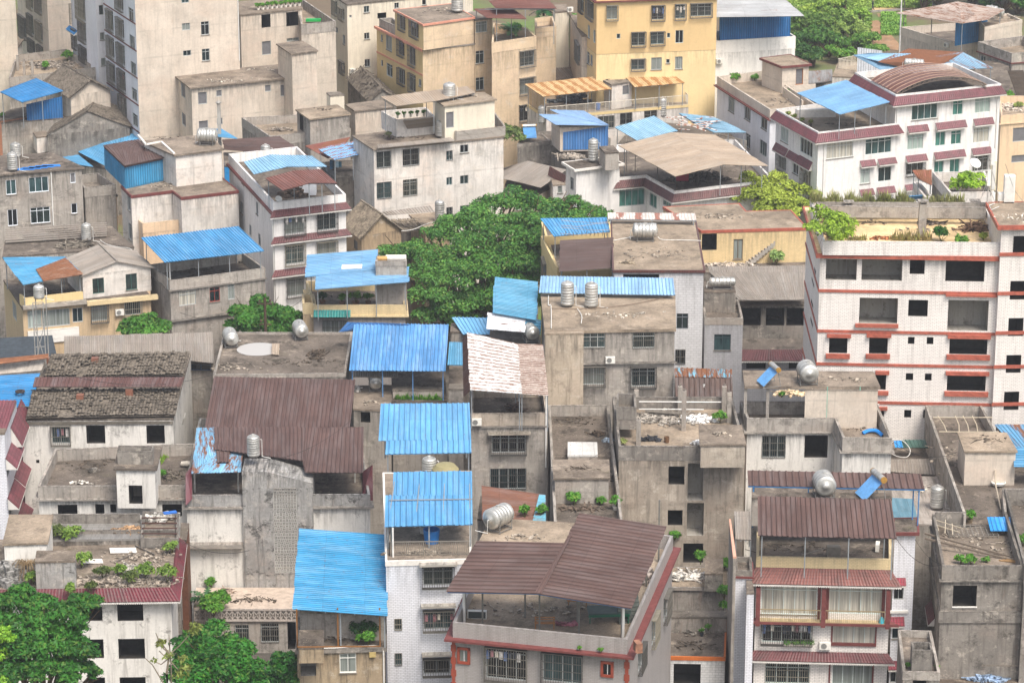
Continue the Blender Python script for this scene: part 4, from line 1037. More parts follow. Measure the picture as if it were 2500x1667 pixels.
# white tile house with red eaves
T(1,1)
h,w=house('tiled_house','narrow white tiled house with three dark red tiled eaves and caged windows','apartment house',14.4,[(160,290),(822,215),(-250,-155)],WT,par=.95,roof=RFD,parmat=WT,
 wins={0:[('c',262,405,440,575),('c',562,372,735,540),('c',270,682,440,850),('c',562,655,735,760),('c',285,985,445,1145)],3:[('g',22,580,42,690),('g',2,290,20,400),('g',-130,20,-108,120),('g',-140,290,-120,390),('g',-60,500,-42,600)]})
eave(h,w,13.6,[0],.6,.5,REDB);band(h,w,13.1,.25,RDP,[3],.25)
for y in (655,960):
    z=zon(w,0,170,y);eave(h,w,z+.5,[0],.55,.5,REDB)
downpipe(h,w,3,160,400,1180)
sheet(h,[[(245,180,16.3),(495,112,16.7),(340,0,16.9),(88,72,16.5)],[(495,112,16.7),(745,115,16.2),(600,-12,16.4),(340,0,16.9)]],RBROWN,'d',posts=3,zf=13.5)
sheet(h,[[(-20,30,16.6),(290,-38,17),(130,-148,17.3),(-110,-80,17)],[(290,-38,17),(650,-38,16.5),(515,-135,16.8),(130,-148,17.3)]],metal('#9dbfd6',.06,1,.4),'d',posts=0,name='blue_roof')
m=MB();c=P(470,215,13.5);m.obox(c+V((0,0,.7)),V((.9,.1,0)),V((0,.5,0)),V((0,0,.7)));solo(m,'storage_box',plain('white_board','#c9ccd2',.6),c,'white cabinet under the brown gabled rooftop canopy','cabinet')
debris(330,230,13.5,1.6,.7,60,'dark household clutter under the brown gabled canopy',('#4c4038',),.3,hgt=1.2)
# satellite dish
def dish(x,y,z,r,label,up=.8):
    p=P(x,y,z);m=MB();ax=V((.3,-.6,.75)).normalized();c=p+V((0,0,up))
    m.lathe(c,ax,[(0,0),(r*.5,.04),(r,.16),(r,.19),(r*.5,.07),(0,.03)],18);m.bar(p,c,.03);m.bar(c,c+ax*.4,.015)
    return solo(m,'satellite_dish',plain('dish_white','#cfcfca',.5),p,label,'satellite dish')
dish(205,285,14.4,.35,'small satellite dish on the corner of the red-eaved white house',.2)
# old tile house
h,w=gable('tile_roofed_house','old farmhouse with worn clay tile roof and tan gable by the big tree',7.8,[(968,600),(1332,542),(795,478)],1.9,concrete('#b39d80',.35,.4),CLAYB,over=.3,wins={3:[('d',900,640,932,722)]})
h,w=house('tile_roofed_house','sagging lean-to with tile roof between the farmhouse and the tank hut','shed',6.2,[(1335,560),(1560,560),(1480,440),(1240,450)],COND,roof=RFD)
m=MB();tiles(m,[P(1340,548,7.7),P(1560,545,7.2),P(1500,440,8.1),P(1235,448,8.6)],.26,.3,'d');m.build('roof',CLAYB,h)
h,w=house('tank_hut','tan hut with thin slab roof carrying a tall steel tank beside the big tree','shed',8.0,[(1548,522),(1802,492),(1640,380),(1400,400)],concrete('#b09a7c',.4,.4),over=.15,roof=RFW)
sheet(h,[[(1200,412,9.6),(1640,378,9.6),(1600,320,10),(1150,380,10)]],ASB,'d',name='back_roof')
tank_v(1687,470,8.0,1.85,.49,'tall dark-based steel tank with white hose beside the big tree')
hose([(1640,470,8.2),(1560,490,8.0),(1440,540,8.1),(1335,552,8.2)],'thin white pipe sagging from the tank hut to the farmhouse')
# canopy terrace house
h,w=house('canopy_house','house with pale blue sheet canopy and yellow tiled terrace full of plants','house',8.1,[(530,1232),(1372,1232),(1350,1010),(460,1010)],GT,par=.95,roof=RFD,parmat=YT,lip=YT,lipout=.3,
 wins={0:[('b',610,1375,840,1500)]})
eave_p=w
sheet(h,[[(448,975,10.6),(1100,905,10.8),(1112,722,11.6),(475,772,11.4)],[(543,1088,10.2),(1398,1018,10.4),(1405,880,10.9),(555,962,10.6)]],metal('#82acce',.06,1,.3),'w',posts=4,zf=7.1,amp=.02)
block(h,12.0,[(1097,830),(1382,828),(1378,778),(1110,782)],CONG,base=7.1,par=.35,foot=False)
a,e_,n_=pon(w,0,532,1275);b,_,_=pon(w,0,870,1275)
z1=zon(w,0,700,1268);m=MB();strips(m,[V((a.x,a.y,z1-.55))+n_*.9,V((b.x,b.y,z1-.55))+n_*.9,V((b.x,b.y,z1))+n_*.35,V((a.x,a.y,z1))+n_*.35],.25,.045,'d',True);m.build('tiled_eave',TEAL,h)
block(h,8.1,[(430,1215),(548,1215),(530,1130),(425,1130)],BEIG,par=.95,base=-12,foot=False,parmat=YT)
for i,(x,y,lb) in enumerate(((610,1215,'dark leafy potted plant at the left of the canopy terrace'),(790,1225,'light green shrub near the middle of the canopy terrace'),(915,1225,'bright lime shrub on the canopy terrace, tallest of the row'),(1030,1220,'low green shrub right of the lime one on the terrace'),(1140,1210,'dark broad potted plant under the pale blue canopy'))):
    shrub(x,y,7.15,.6 if i!=2 else .75,lb,n=260,cols=(('#3a6a22','#6fa83a') if i in(1,2,3) else ('#1f3f22','#2f5a2c')),pot='#7a5a48')
m=MB();p=P(1280,800,12);m.lathe(p+V((-.9,0,.0)),(1,0,0),[(0,0),(.3,0),(.3,1.9),(0,1.9)],16);solo(m,'water_heater',plain('white_enamel','#d9d6cd',.5),p,'white drum heater in the concrete box on the pale blue canopy','water heater')
m=MB();p=P(1155,808,12);m.lathe(p+V((-.4,0,.0)),(1,0,0),[(0,0),(.26,0),(.26,.9),(0,.9)],16);solo(m,'drum',plain('rusty_tan','#b08a55',.6,0,.3),p,'tan drum beside the white heater on the blue canopy','drum')
m=MB();c=P(880,880,10.95);m.obox(c,V((.95,.1,0)),V((0,.45,.06)),V((0,0,.03)));solo(m,'roof_hatch',WLIP,c,'white hatch sheet on the pale blue canopy','hatch')
# utility pole
m=MB();p=PY(92,1640,271);TZ=PY(92,1165,271).z-p.z-14;m.tube([p,p+V((0,0,14+TZ))],[.17,.11],8)
for z,l in ((13.4,.7),(11.4,.6)): m.bar(p+V((-l,0,z+TZ)),p+V((l,0,z+TZ)),.05)
for z,x in ((13.6,-.5),(13.6,.5),(11.6,-.4),(8.2,.5),(8.0,.2)): m.lathe(p+V((x,0,z+TZ)),(0,0,1),[(0,0),(.09,0),(.07,.2),(0,.22)],8)
solo(m,'utility_pole',plain('brown_pole','#4c3b30',.9,0,.3),p,'brown wooden utility pole with crossarms among the left trees','utility pole')
# ================================================================ row 0, column 2
T(0,2)
h,w=house('apartment_tower','ochre yellow tower with caged windows and paler lower floors','apartment tower',23,[(778,28),(1882,-12),(600,-110)],YEL,pz=22.3,base=16.25,roof=RF,par=.5,lip=RDP,lipout=.35,frame='#b7bdb6',
 wins={0:[('c',872,58,965,178),('c',1285,58,1395,182),('c',1500,46,1590,172),('c',1642,38,1830,150),('c',1100,302,1220,420),('c',1275,298,1395,408),('g',1500,280,1572,398),('g',960,312,995,358),('g',1422,305,1453,350)],
 3:[('g',697,235,715,350),('g',748,280,766,395),('c',680,20,760,170),('c',620,-20,665,110)]})
z=zon(w,0,1400,478)
print('yellow split z',z)
block(h,16.25,[],YELL,world=atz(w,16.25),base=BASE,foot=False,slab=.02,wins={0:[('c',1098,548,1218,640),('g',1277,530,1375,642),('g',1415,545,1448,583),('g',1497,522,1565,635)],3:[('g',690,480,712,590),('g',722,505,740,600)]})
h,w=house('apartment_block','shadowed beige block with caged balconies left of the yellow tower','apartment block',17.6,[(770,250),(700,200),(520,60),(600,60)] if 0 else [(640,330),(760,322),(700,160),(525,130)],CONT,roof=RF,
 wins={3:[('c',580,160,635,270),('c',588,400,632,560)]})
shrub(560,330,8,2.0,'green creeper bush between the beige block and the cream strip',n=700,size=.25)
T(0,2)
h,w=house('white_house','white rendered block with blue sheet walls and grey ribbed roof beyond','apartment block',16.6,[(1868,378),(2602,335),(2470,255),(1860,285)],WHP,par=1.35,roof=RF)
wp=offset(w,-.5)
block(h,19.6,[],PANELB,world=atz(wp,19.6),base=15.2,foot=False)
a,b=wp[0],wp[1]
o=V((0,-.06,0));panel(h,[V((a.x,a.y,15.2))+o,V((b.x,b.y,15.2))+o,V((b.x,b.y,19.4))+o,V((a.x,a.y,19.4))+o],PANELB)
sheet(h,[[(1880,158,19.9),(2680,148,19.9),(2460,-40,21.4),(1880,-35,21.4)]],metal('#b4b5b6',.3,1,.3),'w',amp=.05)
sheet(h,[[(1880,160,19.7),(2000,146,19.7),(1890,78,20.4),(1880,80,20.4)]],SKYB,'d',name='blue_flashing')
ac(w,0,1898,560,'white air conditioner with grille on the corner of the white block')
# orange canopies
h,w=house('terrace_house','house with two orange rust canopies and a railed terrace','house',10.2,[(315,1072),(1622,962),(1500,830),(140,960)],CONWH,roof=RF,lip=YELP,slab=.25,
 wins={0:[('b',790,1065,940,1180),('b',993,1040,1103,1145),('b',1215,1005,1330,1085)]})
sheet(h,[[(287,888,12.7),(920,817,12.7),(750,705,13.4),(117,775,13.4)]],ORUST,'d',posts=4,zf=10.2,amp=.03)
sheet(h,[[(1127,800,12.9),(1585,762,12.9),(1420,645,13.6),(1018,680,13.6)]],ORUST,'d',posts=3,zf=10.2,amp=.03,name='rear_canopy')
block(h,13.2,[(912,777),(1112,745),(985,690),(752,692)],CONWH,base=10.2,over=.12,foot=False,wins={0:[('d',1015,785,1075,870)]})
rail(h,[(318,985+88),(1615,875+88),(1500,835)],10.2,1.15,plain('pale_rail','#cfc6b5',.5),name='terrace_railing')
m=MB();a=P(145,948,10.2);b=P(300,1050,10.2);panel(h,[a,b,b+V((0,0,2.1)),a+V((0,0,2.1))],metal('#cdb08a',.25,1,.3),name='side_screen')
a=P(1155,870,10.2);b=P(1400,850,10.2);panel(h,[a,b,b+V((0,0,1.9)),a+V((0,0,1.9))],PANELB,name='blue_screen')
debris(560,940,10.2,3.2,.9,90,'dark household goods stored under the long orange canopy',('#4a4f52',),.3,hgt=1.2)
m=MB();p=P(788,1010,10.2);m.lathe(p,(0,0,1),[(.25,0),(.3,.85),(.26,.85),(.2,.1),(0,.1)],14);solo(m,'barrel',plain('blue_plastic','#2c5f9e',.4),p,'blue plastic barrel behind the terrace railing','barrel')
tank_v(950,690,13.3,1.35,.52,'ribbed steel tank by the orange canopies and dark tiled gable')
# dark roofs behind
h,w=gable('tile_roofed_house','dark clay tiled gable with grey rendered end below the yellow tower',9.6,[(690,655),(1065,665),(740,590)],2.3,CLAYB,CLAY,over=.2)
h,w=house('shed','row of low sheds with brown corrugated roofs left of the orange canopies','shed',9.5,[(240,760),(640,700),(560,625),(230,640)],COND,roof=RFD)
sheet(h,[[(300,745,10.8),(650,705,10.8),(560,618,11.4),(230,640,11.4)]],metal('#7f7266',.3,1,.2),'d')
h,w=gable('tile_roofed_house','steep grey tiled roof between the cream strip and tan block',9.5,[(430,620),(530,605),(408,440)],1.5,COND,CLAY,over=.2)
debris(800,670,10.2,2.2,.6,120,'broken tiles and rubble below the dark tiled gable',size=.2)
# lower roof band right of the terrace (tan ground)
h,w=house('concrete_house','low tan concrete house with blank wall beneath the yellow tower','house',6.2,[(1560,1060),(1860,1040),(1790,890),(1540,900)],CONT,roof=RFW,par=.2)
h,w=house('white_house','small white hut with slab roof beside the white left block','house',9.3,[(1788,890),(1880,880),(1850,830),(1770,838)],WHP,over=.05,roof=RFW)
tank_v(1380,1075,8.9,1.9,.53,'tall plain steel tank in front of the railed terrace')
# lilac canopy house
h,w=house('canopy_house','house with lilac blue folded roof and ribbed blue wall','house',9.0,[(360,1312),(905,1272),(700,1180),(250,1210)],CONG,par=.2,roof=RFD)
wp=block(h,11.7,[(440,1160),(885,1150),(700,1060),(360,1090)],CONT,base=8.8,foot=False)
a,_,_=pon(wp,0,470,1200);b,_,_=pon(wp,0,883,1200);o=V((0,-.07,0))
panel(h,[V((a.x,a.y,9.0))+o,V((b.x,b.y,9.0))+o,V((b.x,b.y,11.6))+o,V((a.x,a.y,11.0))+o],metal('#5587bf',.02,1,.1))
sheet(h,[[(402,1145,12.1),(893,1152,11.8),(440,1052,12.6),(247,1050,12.6)]],metal('#a3b9da',.03,1,.2),'w',amp=.02)
sheet(h,[[(445,1052,12.6),(893,1150,11.85),(663,1020,12.5),(350,1008,12.9)]],metal('#a3b9da',.03,1,.2),'d',amp=.02,name='rear_roof')
h,w=house('concrete_tank','curved grey concrete cistern wall with a terrace on top','house',9.2,[(50,1325),(375,1290),(420,1200),(110,1220)],COND,par=.3,roof=RFD)
block(h,6.2,[(300,1460),(700,1400),(860,1310),(380,1310)],CONG,foot=False,roof=RFW)
solar(160,1270,9.2,.15,'solar heater with pale drum beside the lilac blue roof',.8)
tank_v(270,1140,9.2,1.7,.42,'slim steel tank at the left of the lilac blue roof')
# grey house with tank and concrete box
h,w=house('tiled_house','white tiled hut with pale slab roof, box and tall steel tank','house',11.4,[(575,1562),(1030,1503),(880,1440),(455,1490)],WT,over=.35,roof=RFD,lip=WLIP,
 wins={3:[('g',535,1630,565,1745)]})
block(h,13.3,[(855,1405),(982,1395),(930,1335),(800,1345)],CONG,base=11.4,foot=False,roof=RFD)
tank_v(745,1490,11.4,2.1,.53,'tall two-tone steel tank beside a dark concrete box')
# asbestos lean-to left
h,w=house('shed','low tan shed with pale corrugated sheet roof left of the white hut','shed',6.3,[(-100,1790),(250,1775),(520,1640),(0,1530)],CONT,roof=RFD,wins={0:[('g',30,1840,75,1930)]})
sheet(h,[[(-90,1640,7.2),(262,1722,7.2),(500,1560,8.4),(140,1480,8.2)],[(-300,1600,6.6),(-90,1640,7.2),(140,1480,8.2),(-60,1540,7.8)]],ASB,'d',pitch=.2,wave=True)
debris(520,1440,8.5,1.8,.9,60,'scrap and sheets heaped behind the white hut',size=.3,stick=.4)
# pale blue canopies house
h,w=house('terrace_house','long house under two faded light blue canopies with a railed terrace','house',8.6,[(955,1340),(2170,1400),(1960,1180),(1150,1100)],CONT,roof=RFD)
sheet(h,[[(1150,1290,10.7),(1520,1200,10.9),(1305,1065,11.8),(945,1170,11.2)]],metal('#a8c6d8',.05,1,.5),'d',posts=3,zf=8.6)
sheet(h,[[(1720,1150,11.2),(2150,1215,10.8),(1850,1075,11.6),(1530,1042,11.9)],[(1850,1215,10.7),(2148,1216,10.8),(1900,1130,11.3),(1640,1120,11.3)]],metal('#a8c6d8',.05,1,.5),'w',posts=3,zf=8.6,name='rear_canopy')
rail(h,[(958,1338),(1095,1325)],8.6,1.1,plain('pale_rail','#cfc6b5',.5),name='terrace_railing');rail(h,[(1900,1320),(2150,1385)],8.6,1.1,plain('pale_rail','#cfc6b5',.5),name='terrace_railing')
m=MB()
for k in range(26):
    a=P(1400+R.uniform(0,380),1075+R.uniform(-10,110),11.3+R.uniform(-.2,.3));b=a+V((R.uniform(.8,2.6),R.uniform(-1.6,.4),R.uniform(-.3,.3)))
    m.bar(a,b,.09,.02)
solo(m,'fallen_roof_sheets',bandrust('#e5e2dd','#9a5a3a',.8,.5),P(1560,1130,11),'peeled white and rusty sheets between the light blue canopies','roof sheets')
# brown eaved tiled house under big asbestos canopy
T(1,2)
h,w=house('tiled_house','white tiled house with brown eaves under a broad tan corrugated canopy','apartment house',9.8,[(975,64),(1228,42),(1490,188),(2400,82),(2050,-290),(960,-240)],WT,par=.85,roof=RFD,parmat=WT,
 wins={0:[('t',985,150,1228,320)],1:[('t',1262,192,1328,335),('t',1388,268,1458,330)],5:[]})
eave(h,w,9.5,[0,1,2],.75,.5,glaze('#6e4a48'))
sheet(h,[[(1495,52,12.2),(1942,-58,12.4),(1460,-352,13.6),(975,-232,12.6)],[(1942,-58,12.4),(2348,-45,12.0),(1862,-328,13.2),(1460,-352,13.6)]],PASB,'w',posts=3,zf=8.95,pitch=.2,wave=True,amp=.035)
for x,y in ((1050,0),(1130,10),(1335,70),(1500,165),(1710,140),(1925,110),(2140,75)):
    m=MB();p=P(x,y,8.95);m.bar(p,p+V((0,0,3.2)),.04);m.build('post',IRON(),h)
debris(1700,90,9,3.5,1.0,110,'dark stored goods beneath the broad tan canopy',('#4f4a44',),.35,hgt=1.2)
m=MB();p=P(1560,110,8.95);m.obox(p+V((0,0,.7)),V((.7,0,0)),V((0,.05,0)),V((0,0,.5)));solo(m,'hanging_cloth',plain('crimson_cloth','#9c2f45',.9),p,'crimson cloth hanging beneath the broad tan canopy','cloth')
h,w=house('tiled_house','small white tiled wing with brown sloping eave beside the white hut','house',7.8,[(375,130),(500,120),(440,-10),(330,-5)],WT,roof=RF,wins={0:[('g',418,135,462,205)]})
sheet(h,[[(470,122,7.6),(500,48,8.6),(345,-40,9),(328,40,8)]],glaze('#6e4a48'),'w',pitch=.25,wave=True,name='tiled_eave')
# ================================================================ row 0, column 3 : hotel etc.
T(0,3)
h,w=house('hotel','large white tiled corner building with red tiled eaves and window hoods','apartment building',15.3,[(463,1216),(1197,1133),(800,905),(75,1005)],WT,par=.8,roof=RFW,parmat=WT,frame='#c9ccc8',
 wins={0:[('k',538,1308,780,1450),('g',895,1270,1132,1412),('k',848,1550,935,1685),('g',1012,1535,1132,1665)],
 3:[('k',117,1155,187,1308),('g',297,1250,410,1425),('c',80,1390,180,1560),('g',228,1480,280,1600),('c',302,1525,405,1700),('g',48,1135,62,1225),('g',40,1385,55,1485)]})
hh_=h
eave(h,w,15.15,[0,3],.85,.55,RED)
hood(h,w,0,[(842,1470,978,1530),(1005,1452,1168,1510),(838,1568+168,963,1568+228),(995,1568+147,1157,1568+212)],RED)
hood(h,w,3,[(70,1337,185,1418),(193,1402,287,1478),(290,1455,410,1545),(75,1600,180,1680),(185,1665,275,1735)],RED,.45)
w2=block(h,18.4,[(1175,872),(2138,770),(1705,578),(800,665)],WT,par=.7,roof=RFD,parmat=WT,frame='#c9ccc8',
 wins={0:[('g',1320,950,1555,1095),('t',1697,925,1790,1055),('k',1900,900,2040,1035),('k',1280,1237,1425,1372),('t',1537,1213,1628,1340),('t',1680,1200,1773,1325),('k',1885,1173,2028,1308),('c',1270,1495,1425,1600),('t',1525,1480,1612,1590),('t',1668,1462,1758,1590),('c',1880,1430,2020,1568)],3:[('o',860,800,1000,930)]})
eave(h,w2,18.2,[0,3],.85,.55,RED)
hood(h,w2,0,[(1275,1150,1462,1215),(1535,1115,1810,1185),(1883,1085,2060,1150),(1262,1422,1450,1485),(1520,1385,1800,1455),(1865,1355,2040,1418),(1253,1568+125,1335,1568+180)],RED)
downpipe(h,w2,0,1186,950,1140);downpipe(h,w,0,515,1310,1790);downpipe(h,w2,0,2105,900,1700)
sheet(h,[[(660,1050,17.3),(1115,938,17.6),(712,738,18.3),(265,855,17.9)]],metal('#8ab0d2',.02,1,.15),'w',posts=4,zf=14.5,amp=.02)
# barrel vault
fa=P(1182,860,18.5);fb=P(2010,782,18.5);ba=P(945,740,18.5);bb=P(1765,655,18.5)
def vault(root,fa,fb,ba,bb,rise,mat,n=18,k=14):
    m=MB()
    def p(t,s):
        q=fa.lerp(fb,t).lerp(ba.lerp(bb,t),s);q.z+=rise*math.sin(math.pi*t)**.8;return q
    for j in range(k):
        for i in range(n):
            m.quad(p(i/n,j/k)+V((0,0,.03)),p((i+1)/n,j/k)+V((0,0,.03)),p((i+1)/n,(j+1)/k),p(i/n,(j+1)/k),uv=[(j*.8,i*.7),(j*.8,i*.7+.7),(j*.8+.8,i*.7+.7),(j*.8+.8,i*.7)],smooth=False)
    o=m.build('barrel_roof',mat,root)
    l=MB()
    for j in range(0,k+1,2): 
        for i in range(n): l.bar(p(i/n,j/k)+V((0,0,.04)),p((i+1)/n,j/k)+V((0,0,.04)),.03,.02)
    l.build('roof_strip',plain('pale_tan_flashing','#b59a86',.6,0,.25),o)
    f=MB()
    for i in range(n):
        a,b=p(i/n,.01),p((i+1)/n,.01);dz=V((0,0,-.35));f.bar(a+dz,b+dz,.03);f.bar(a,b+dz,.02);f.bar(a+dz,b,.02);f.bar(a,b,.03)
    f.build('roof_truss',IRON('#6f6258'),o)
vault(h,fa,fb,ba,bb,1.35,metal('#70493f',.35,1,.15))
tank_h(1340,640,17.9,2.0,.45,-.25,'white horizontal tank behind the brown vaulted roof')
m=MB();c=P(435,1075,14.5);m.obox(c+V((0,0,.45)),V((2.1,.2,0)),V((-.1,.3,0)),V((0,0,.45)));solo(m,'counter',plain('white_laminate','#d5cfc8',.5),c,'white counter under the light blue terrace canopy','counter')
m=MB();p=P(915,1050,14.5);m.obox(p+V((0,0,1.5)),V((.35,0,0)),V((0,.05,0)),V((0,0,.45)));m.obox(p+V((0,0,1.75)),V((.55,0,0)),V((0,.05,0)),V((0,0,.15)));solo(m,'hanging_shirt',plain('white_shirt','#d2cecb',.9,0,.1),p,'white shirt hanging under the light blue terrace canopy','laundry')
shrub(390,1165,14.5,.35,'spiky pot plant at the white corner building terrace edge',pot='#57504a',n=100,cols=('#6b6a3f','#8c8c55'))
for k,(x,y) in enumerate(((190,1070),(240,1095),(310,1130))): shrub(x,y,14.5,.4,('yellow-green weed at the far end of the terrace planter','weed beside the white wedge on the terrace','low weed near the bend of the terrace wall')[k],n=140,cols=('#7d8f3c','#a8b45c'))
# telecom mast cabinets in front of hotel
h,w=house('white_house','long white house with brown eave and plain parapet before the wooded hill','house',13.6,[(20,1008),(440,960),(-30,650),(-465,703)],LWP,par=1.0,roof=RFW,parmat=CONT,lip=RDP,lipout=.35,
 wins={3:[('g',-362,895,-308,1030),('g',-215,965,-160,1105),('g',-62,1045,-8,1190),('g',-205,1230,-162,1360),('g',-76,1295,-12,1430)]})
wp=block(h,15.8,[(125,615),(402,592),(205,500),(-78,535)],CONT,base=12.6,over=.25,foot=False,lip=RDP,roof=RFW,wins={0:[('d',255,632,322,778,'#a86a3a')]})
m=MB()
a=P(140,800,13.6);b=P(435,770,13.6);c=P(318,925,13.6)
for s0,s1 in ((a,b),(a,c)): m.obox((s0+s1)/2-V((0,0,.5)),(s1-s0)/2,V(((s1-s0).y,-(s1-s0).x,0)).normalized()*.09,V((0,0,.5)))
m.build('inner_wall',CONT,h)
shrub(-320,765,12.6,.9,'bush on the white house roof at its far left corner');shrub(-120,745,12.6,.6,'smaller bush along the back parapet of the white house');shrub(0,740,12.6,.5,'small weed beside the rooftop hut with the wooden door',n=200);shrub(175,890,12.6,.55,'bush inside the inner corner of the white house roof')
# rusty roof house behind
h,w=house('sheet_roofed_house','house under a rusty and pale blue ribbed roof behind the vaulted roof','house',10.2,[(590,700),(1900,770),(1800,560),(640,575)],CONWH,roof=RFW)
sheet(h,[[(1030,640,13.6),(1250,625,13.4),(1040,568,14.2),(785,508,14.2)],[(785,508,14.2),(1020,566,14.2),(1310,495,14.6),(930,490,14.6)]],metal('#a3c0d6',.2,1,.3),'d')
sheet(h,[[(1010,570,14.2),(1600,590,14),(1790,482,14.6),(1290,450,14.8)],[(1240,622,13.6),(1600,588,14),(1010,570,14.2),(1020,572,14.2)]],metal('#8e5a43',.9,1,.3),'w',name='rusty_roof')
sheet(h,[[(1700,640,13.6),(2062,625,13.5),(1790,482,14.6),(1530,520,14.4)]],metal('#9fb8cc',.45,1,.3),'d',name='blue_grey_roof',posts=2,zf=10.2)
a=P(815,690,10.2);b=P(1040,690,10.2);panel(h,[a,b,b+V((0,0,3)),a+V((0,0,3.4))],metal('#d3d8de',.03,1,.1),name='white_sheet_wall')
rail(h,[(805,655),(640,632),(800,600)],10.2,1.2,plain('pale_rail','#cfc6b5',.5),name='terrace_railing')
h,w=house('shed','grey corrugated shed below the wooded slope','shed',6.8,[(360,790),(600,745),(590,660),(350,680)],CONG,roof=RFD)
sheet(h,[[(365,770,8),(595,745,8),(590,640,8.5),(345,660,8.5)]],metal('#8a8784',.45,1,.3),'d',wave=True,pitch=.2)
# top right canopy house
h,w=house('canopy_house','grey walled house with rust streaked canopy and vivid blue sheet panel','house',7.8,[(1742,405),(2330,300),(2160,180),(1222,250)],CONT,par=1.0,roof=RFD,parmat=CONT)
sheet(h,[[(1780,216,11.6),(2017,182,11.6),(2172,95,12.0),(1745,18,12.6)],[(1175,122,11.9),(1780,216,11.6),(1900,130,12),(1745,18,12.6)]],metal('#b9a79a',.55,1,.4),'w',posts=2,zf=6.8)
a,_,_=pon(w,0,1718,330);b,_,_=pon(w,0,2010,300);o=V((0,-.08,0))
panel(h,[V((a.x,a.y,7.6))+o,V((b.x,b.y,7.6))+o,V((b.x,b.y,11.2))+o,V((a.x,a.y,11.3))+o],metal('#3f93cc',.02,1,.1),.35,name='blue_screen')
m=MB();p=P(1216,250,6);m.tube([V((p.x,p.y,-2)),V((p.x,p.y,11.8))],.1);m.build('downpipe',WHITEP(),h)
for x,y in ((1245,245),(1498,310)):
    m=MB();p=P(x,y,7.8);m.bar(p,p+V((0,0,4)),.06);m.build('post',IRON(),h)
block(h,10.4,[(1990,250),(2335,185),(2200,125),(1900,150)],CONT,base=7,par=.3,foot=False,roof=RFW)
tank_h(2050,150,10.5,1.5,.55,-.5,'white horizontal tank atop the top right house, farther of two');tank_h(2120,175,10.5,1.1,.55,-.5,'white horizontal tank atop the top right house, nearer of two')
ac(w,0,1760,412+20,'white air conditioner beside the vivid blue panel') if 0 else ac(w,3,1650,415,'white air conditioner on the wall left of the vivid blue panel')
h,w=house('concrete_house','grey house with stained parapet roof and dark red ledge at the right edge','house',9.3,[(2240,492),(2520,470),(2350,330),(1930,385)],CONG,par=1.2,roof=RFW,lip=RDP,
 wins={3:[('g',1950,515,1995,580),('g',2025,545,2055,605),('g',2092,580,2140,680),('g',2178,610,2205,655)]})
h,w=house('concrete_house','weathered grey house behind the white corner building','house',7.6,[(1900,800),(2230,860),(2210,560),(1900,560)],CONG,roof=RFD,over=.1)
h,w=house('tiled_house','beige tiled house at the right edge with a rubble covered roof','house',10.8,[(2140,1062),(2520,1030),(2480,880),(2120,880)],PKT,par=.9,roof=RFW,lip=PKT,
 wins={0:[('d',2248,1168,2480,1295),('d',2235,1420,2480,1485)]})
debris(2250,990,9.9,3.0,2.2,420,'rubble and white scraps covering the beige tiled house roof',('#b0a496',),.2)
shrub(2210,930,9.9,.9,'light green bush at the back of the rubble covered roof');shrub(2300,1000,9.9,.6,'small pale weed on the rubble covered roof',cols=('#8a9a4a','#a9b86a'))
h,w=house('staircase','outdoor stairway with dark timber treads along the right edge wall','staircase',7.0,[(2230,900),(2350,900),(2330,650),(2190,650)],COND,roof=RFD)
m=MB()
for k in range(26):
    a=P(2205+k*4.2,655+k*11.5,10.4-.07*k);m.obox(a+V((.9,0,0)),V((.95,.05,0)),V((0,.17,0)),V((0,0,.07)))
m.build('tread',plain('dark_timber','#4c4238',.9,0,.4),h)
# ================================================================ row 1, column 2
T(1,2)
h,w=house('yellow_house','yellow tiled house with outside stairs and a courtyard','house',10.4,[(1735,552),(2712,525),(2560,362),(2150,372),(2085,300),(1385,332)],YT2,roof=RFW,over=.0,lip=ORP,slab=.2,
 wins={0:[('o',1740,578,1880,728),('g',2032,628,2118,812,'#7a6a58')]})
h,w_=house('courtyard','walled concrete courtyard in front of the yellow house','courtyard',6.9,[(1760,930),(2740,930),(2712,600),(1735,620)],COND,roof=RFD,foot=False)
def stairs(root,x0,y0,x1,y1,z0,z1,n,mat,wd=1.0):
    a=P(x0,y0,z0);b=P(x1,y1,z1);m=MB()
    for i in range(n):
        p=a.lerp(b,(i+.5)/n);p.z=z0+(z1-z0)*(i+1)/n
        L=(V((b.x-a.x,b.y-a.y,0))).length/n;e=V((b.x-a.x,b.y-a.y,0)).normalized()
        m.obox((p.x,p.y,p.z-.25),e*L*.5,V((-e.y,e.x,0))*wd/2,V((0,0,.25)))
    m.build('stair_flight',mat,root)
stairs(h,2145,850,2540,525,6.95,10.2,15,CONG,1.1)
shrub(2430,860,6.95,1.0,'large spiky grass bush below the outside stairs',cols=('#5f8a3a','#a9c27a'),n=700,size=.22)
debris(1950,870,6.95,3.2,.6,130,'white sacks and scrap in front of the yellow house',('#a69c90',),.22)
h,w=house('shed','open brick shed under a wide corrugated asbestos roof','shed',6.0,[(1780,1230),(2700,1230),(2690,1000),(1800,1000)],COND,roof=RFD,base=BASE,wins={0:[('o',2100,1258,2285,1420),('o',2330,1258,2500,1420),('o',2520,1258,2680,1420)]})
sheet(h,[[(2085,1190,6.8),(2700,1185,6.8),(2702,935,8.0),(1812,930,8.0)],[(1812,930,8.0),(2702,935,8.0),(2700,872,8.3),(1800,880,8.3)]],ASB,'d',pitch=.22,wave=True,posts=4,zf=2.0,amp=.05,pr=.12,pm='#8d867c')
h,w=house('courtyard','debris strewn yard below the open shed','courtyard',2.0,[(2090,1568),(2700,1568),(2690,1290),(2060,1300)],GRT,roof=RFW,foot=False)
debris(2480,1450,2,2.6,1.2,160,'scrap frames and slabs on the yard below the shed',('#5c554d',),.3,stick=.5)
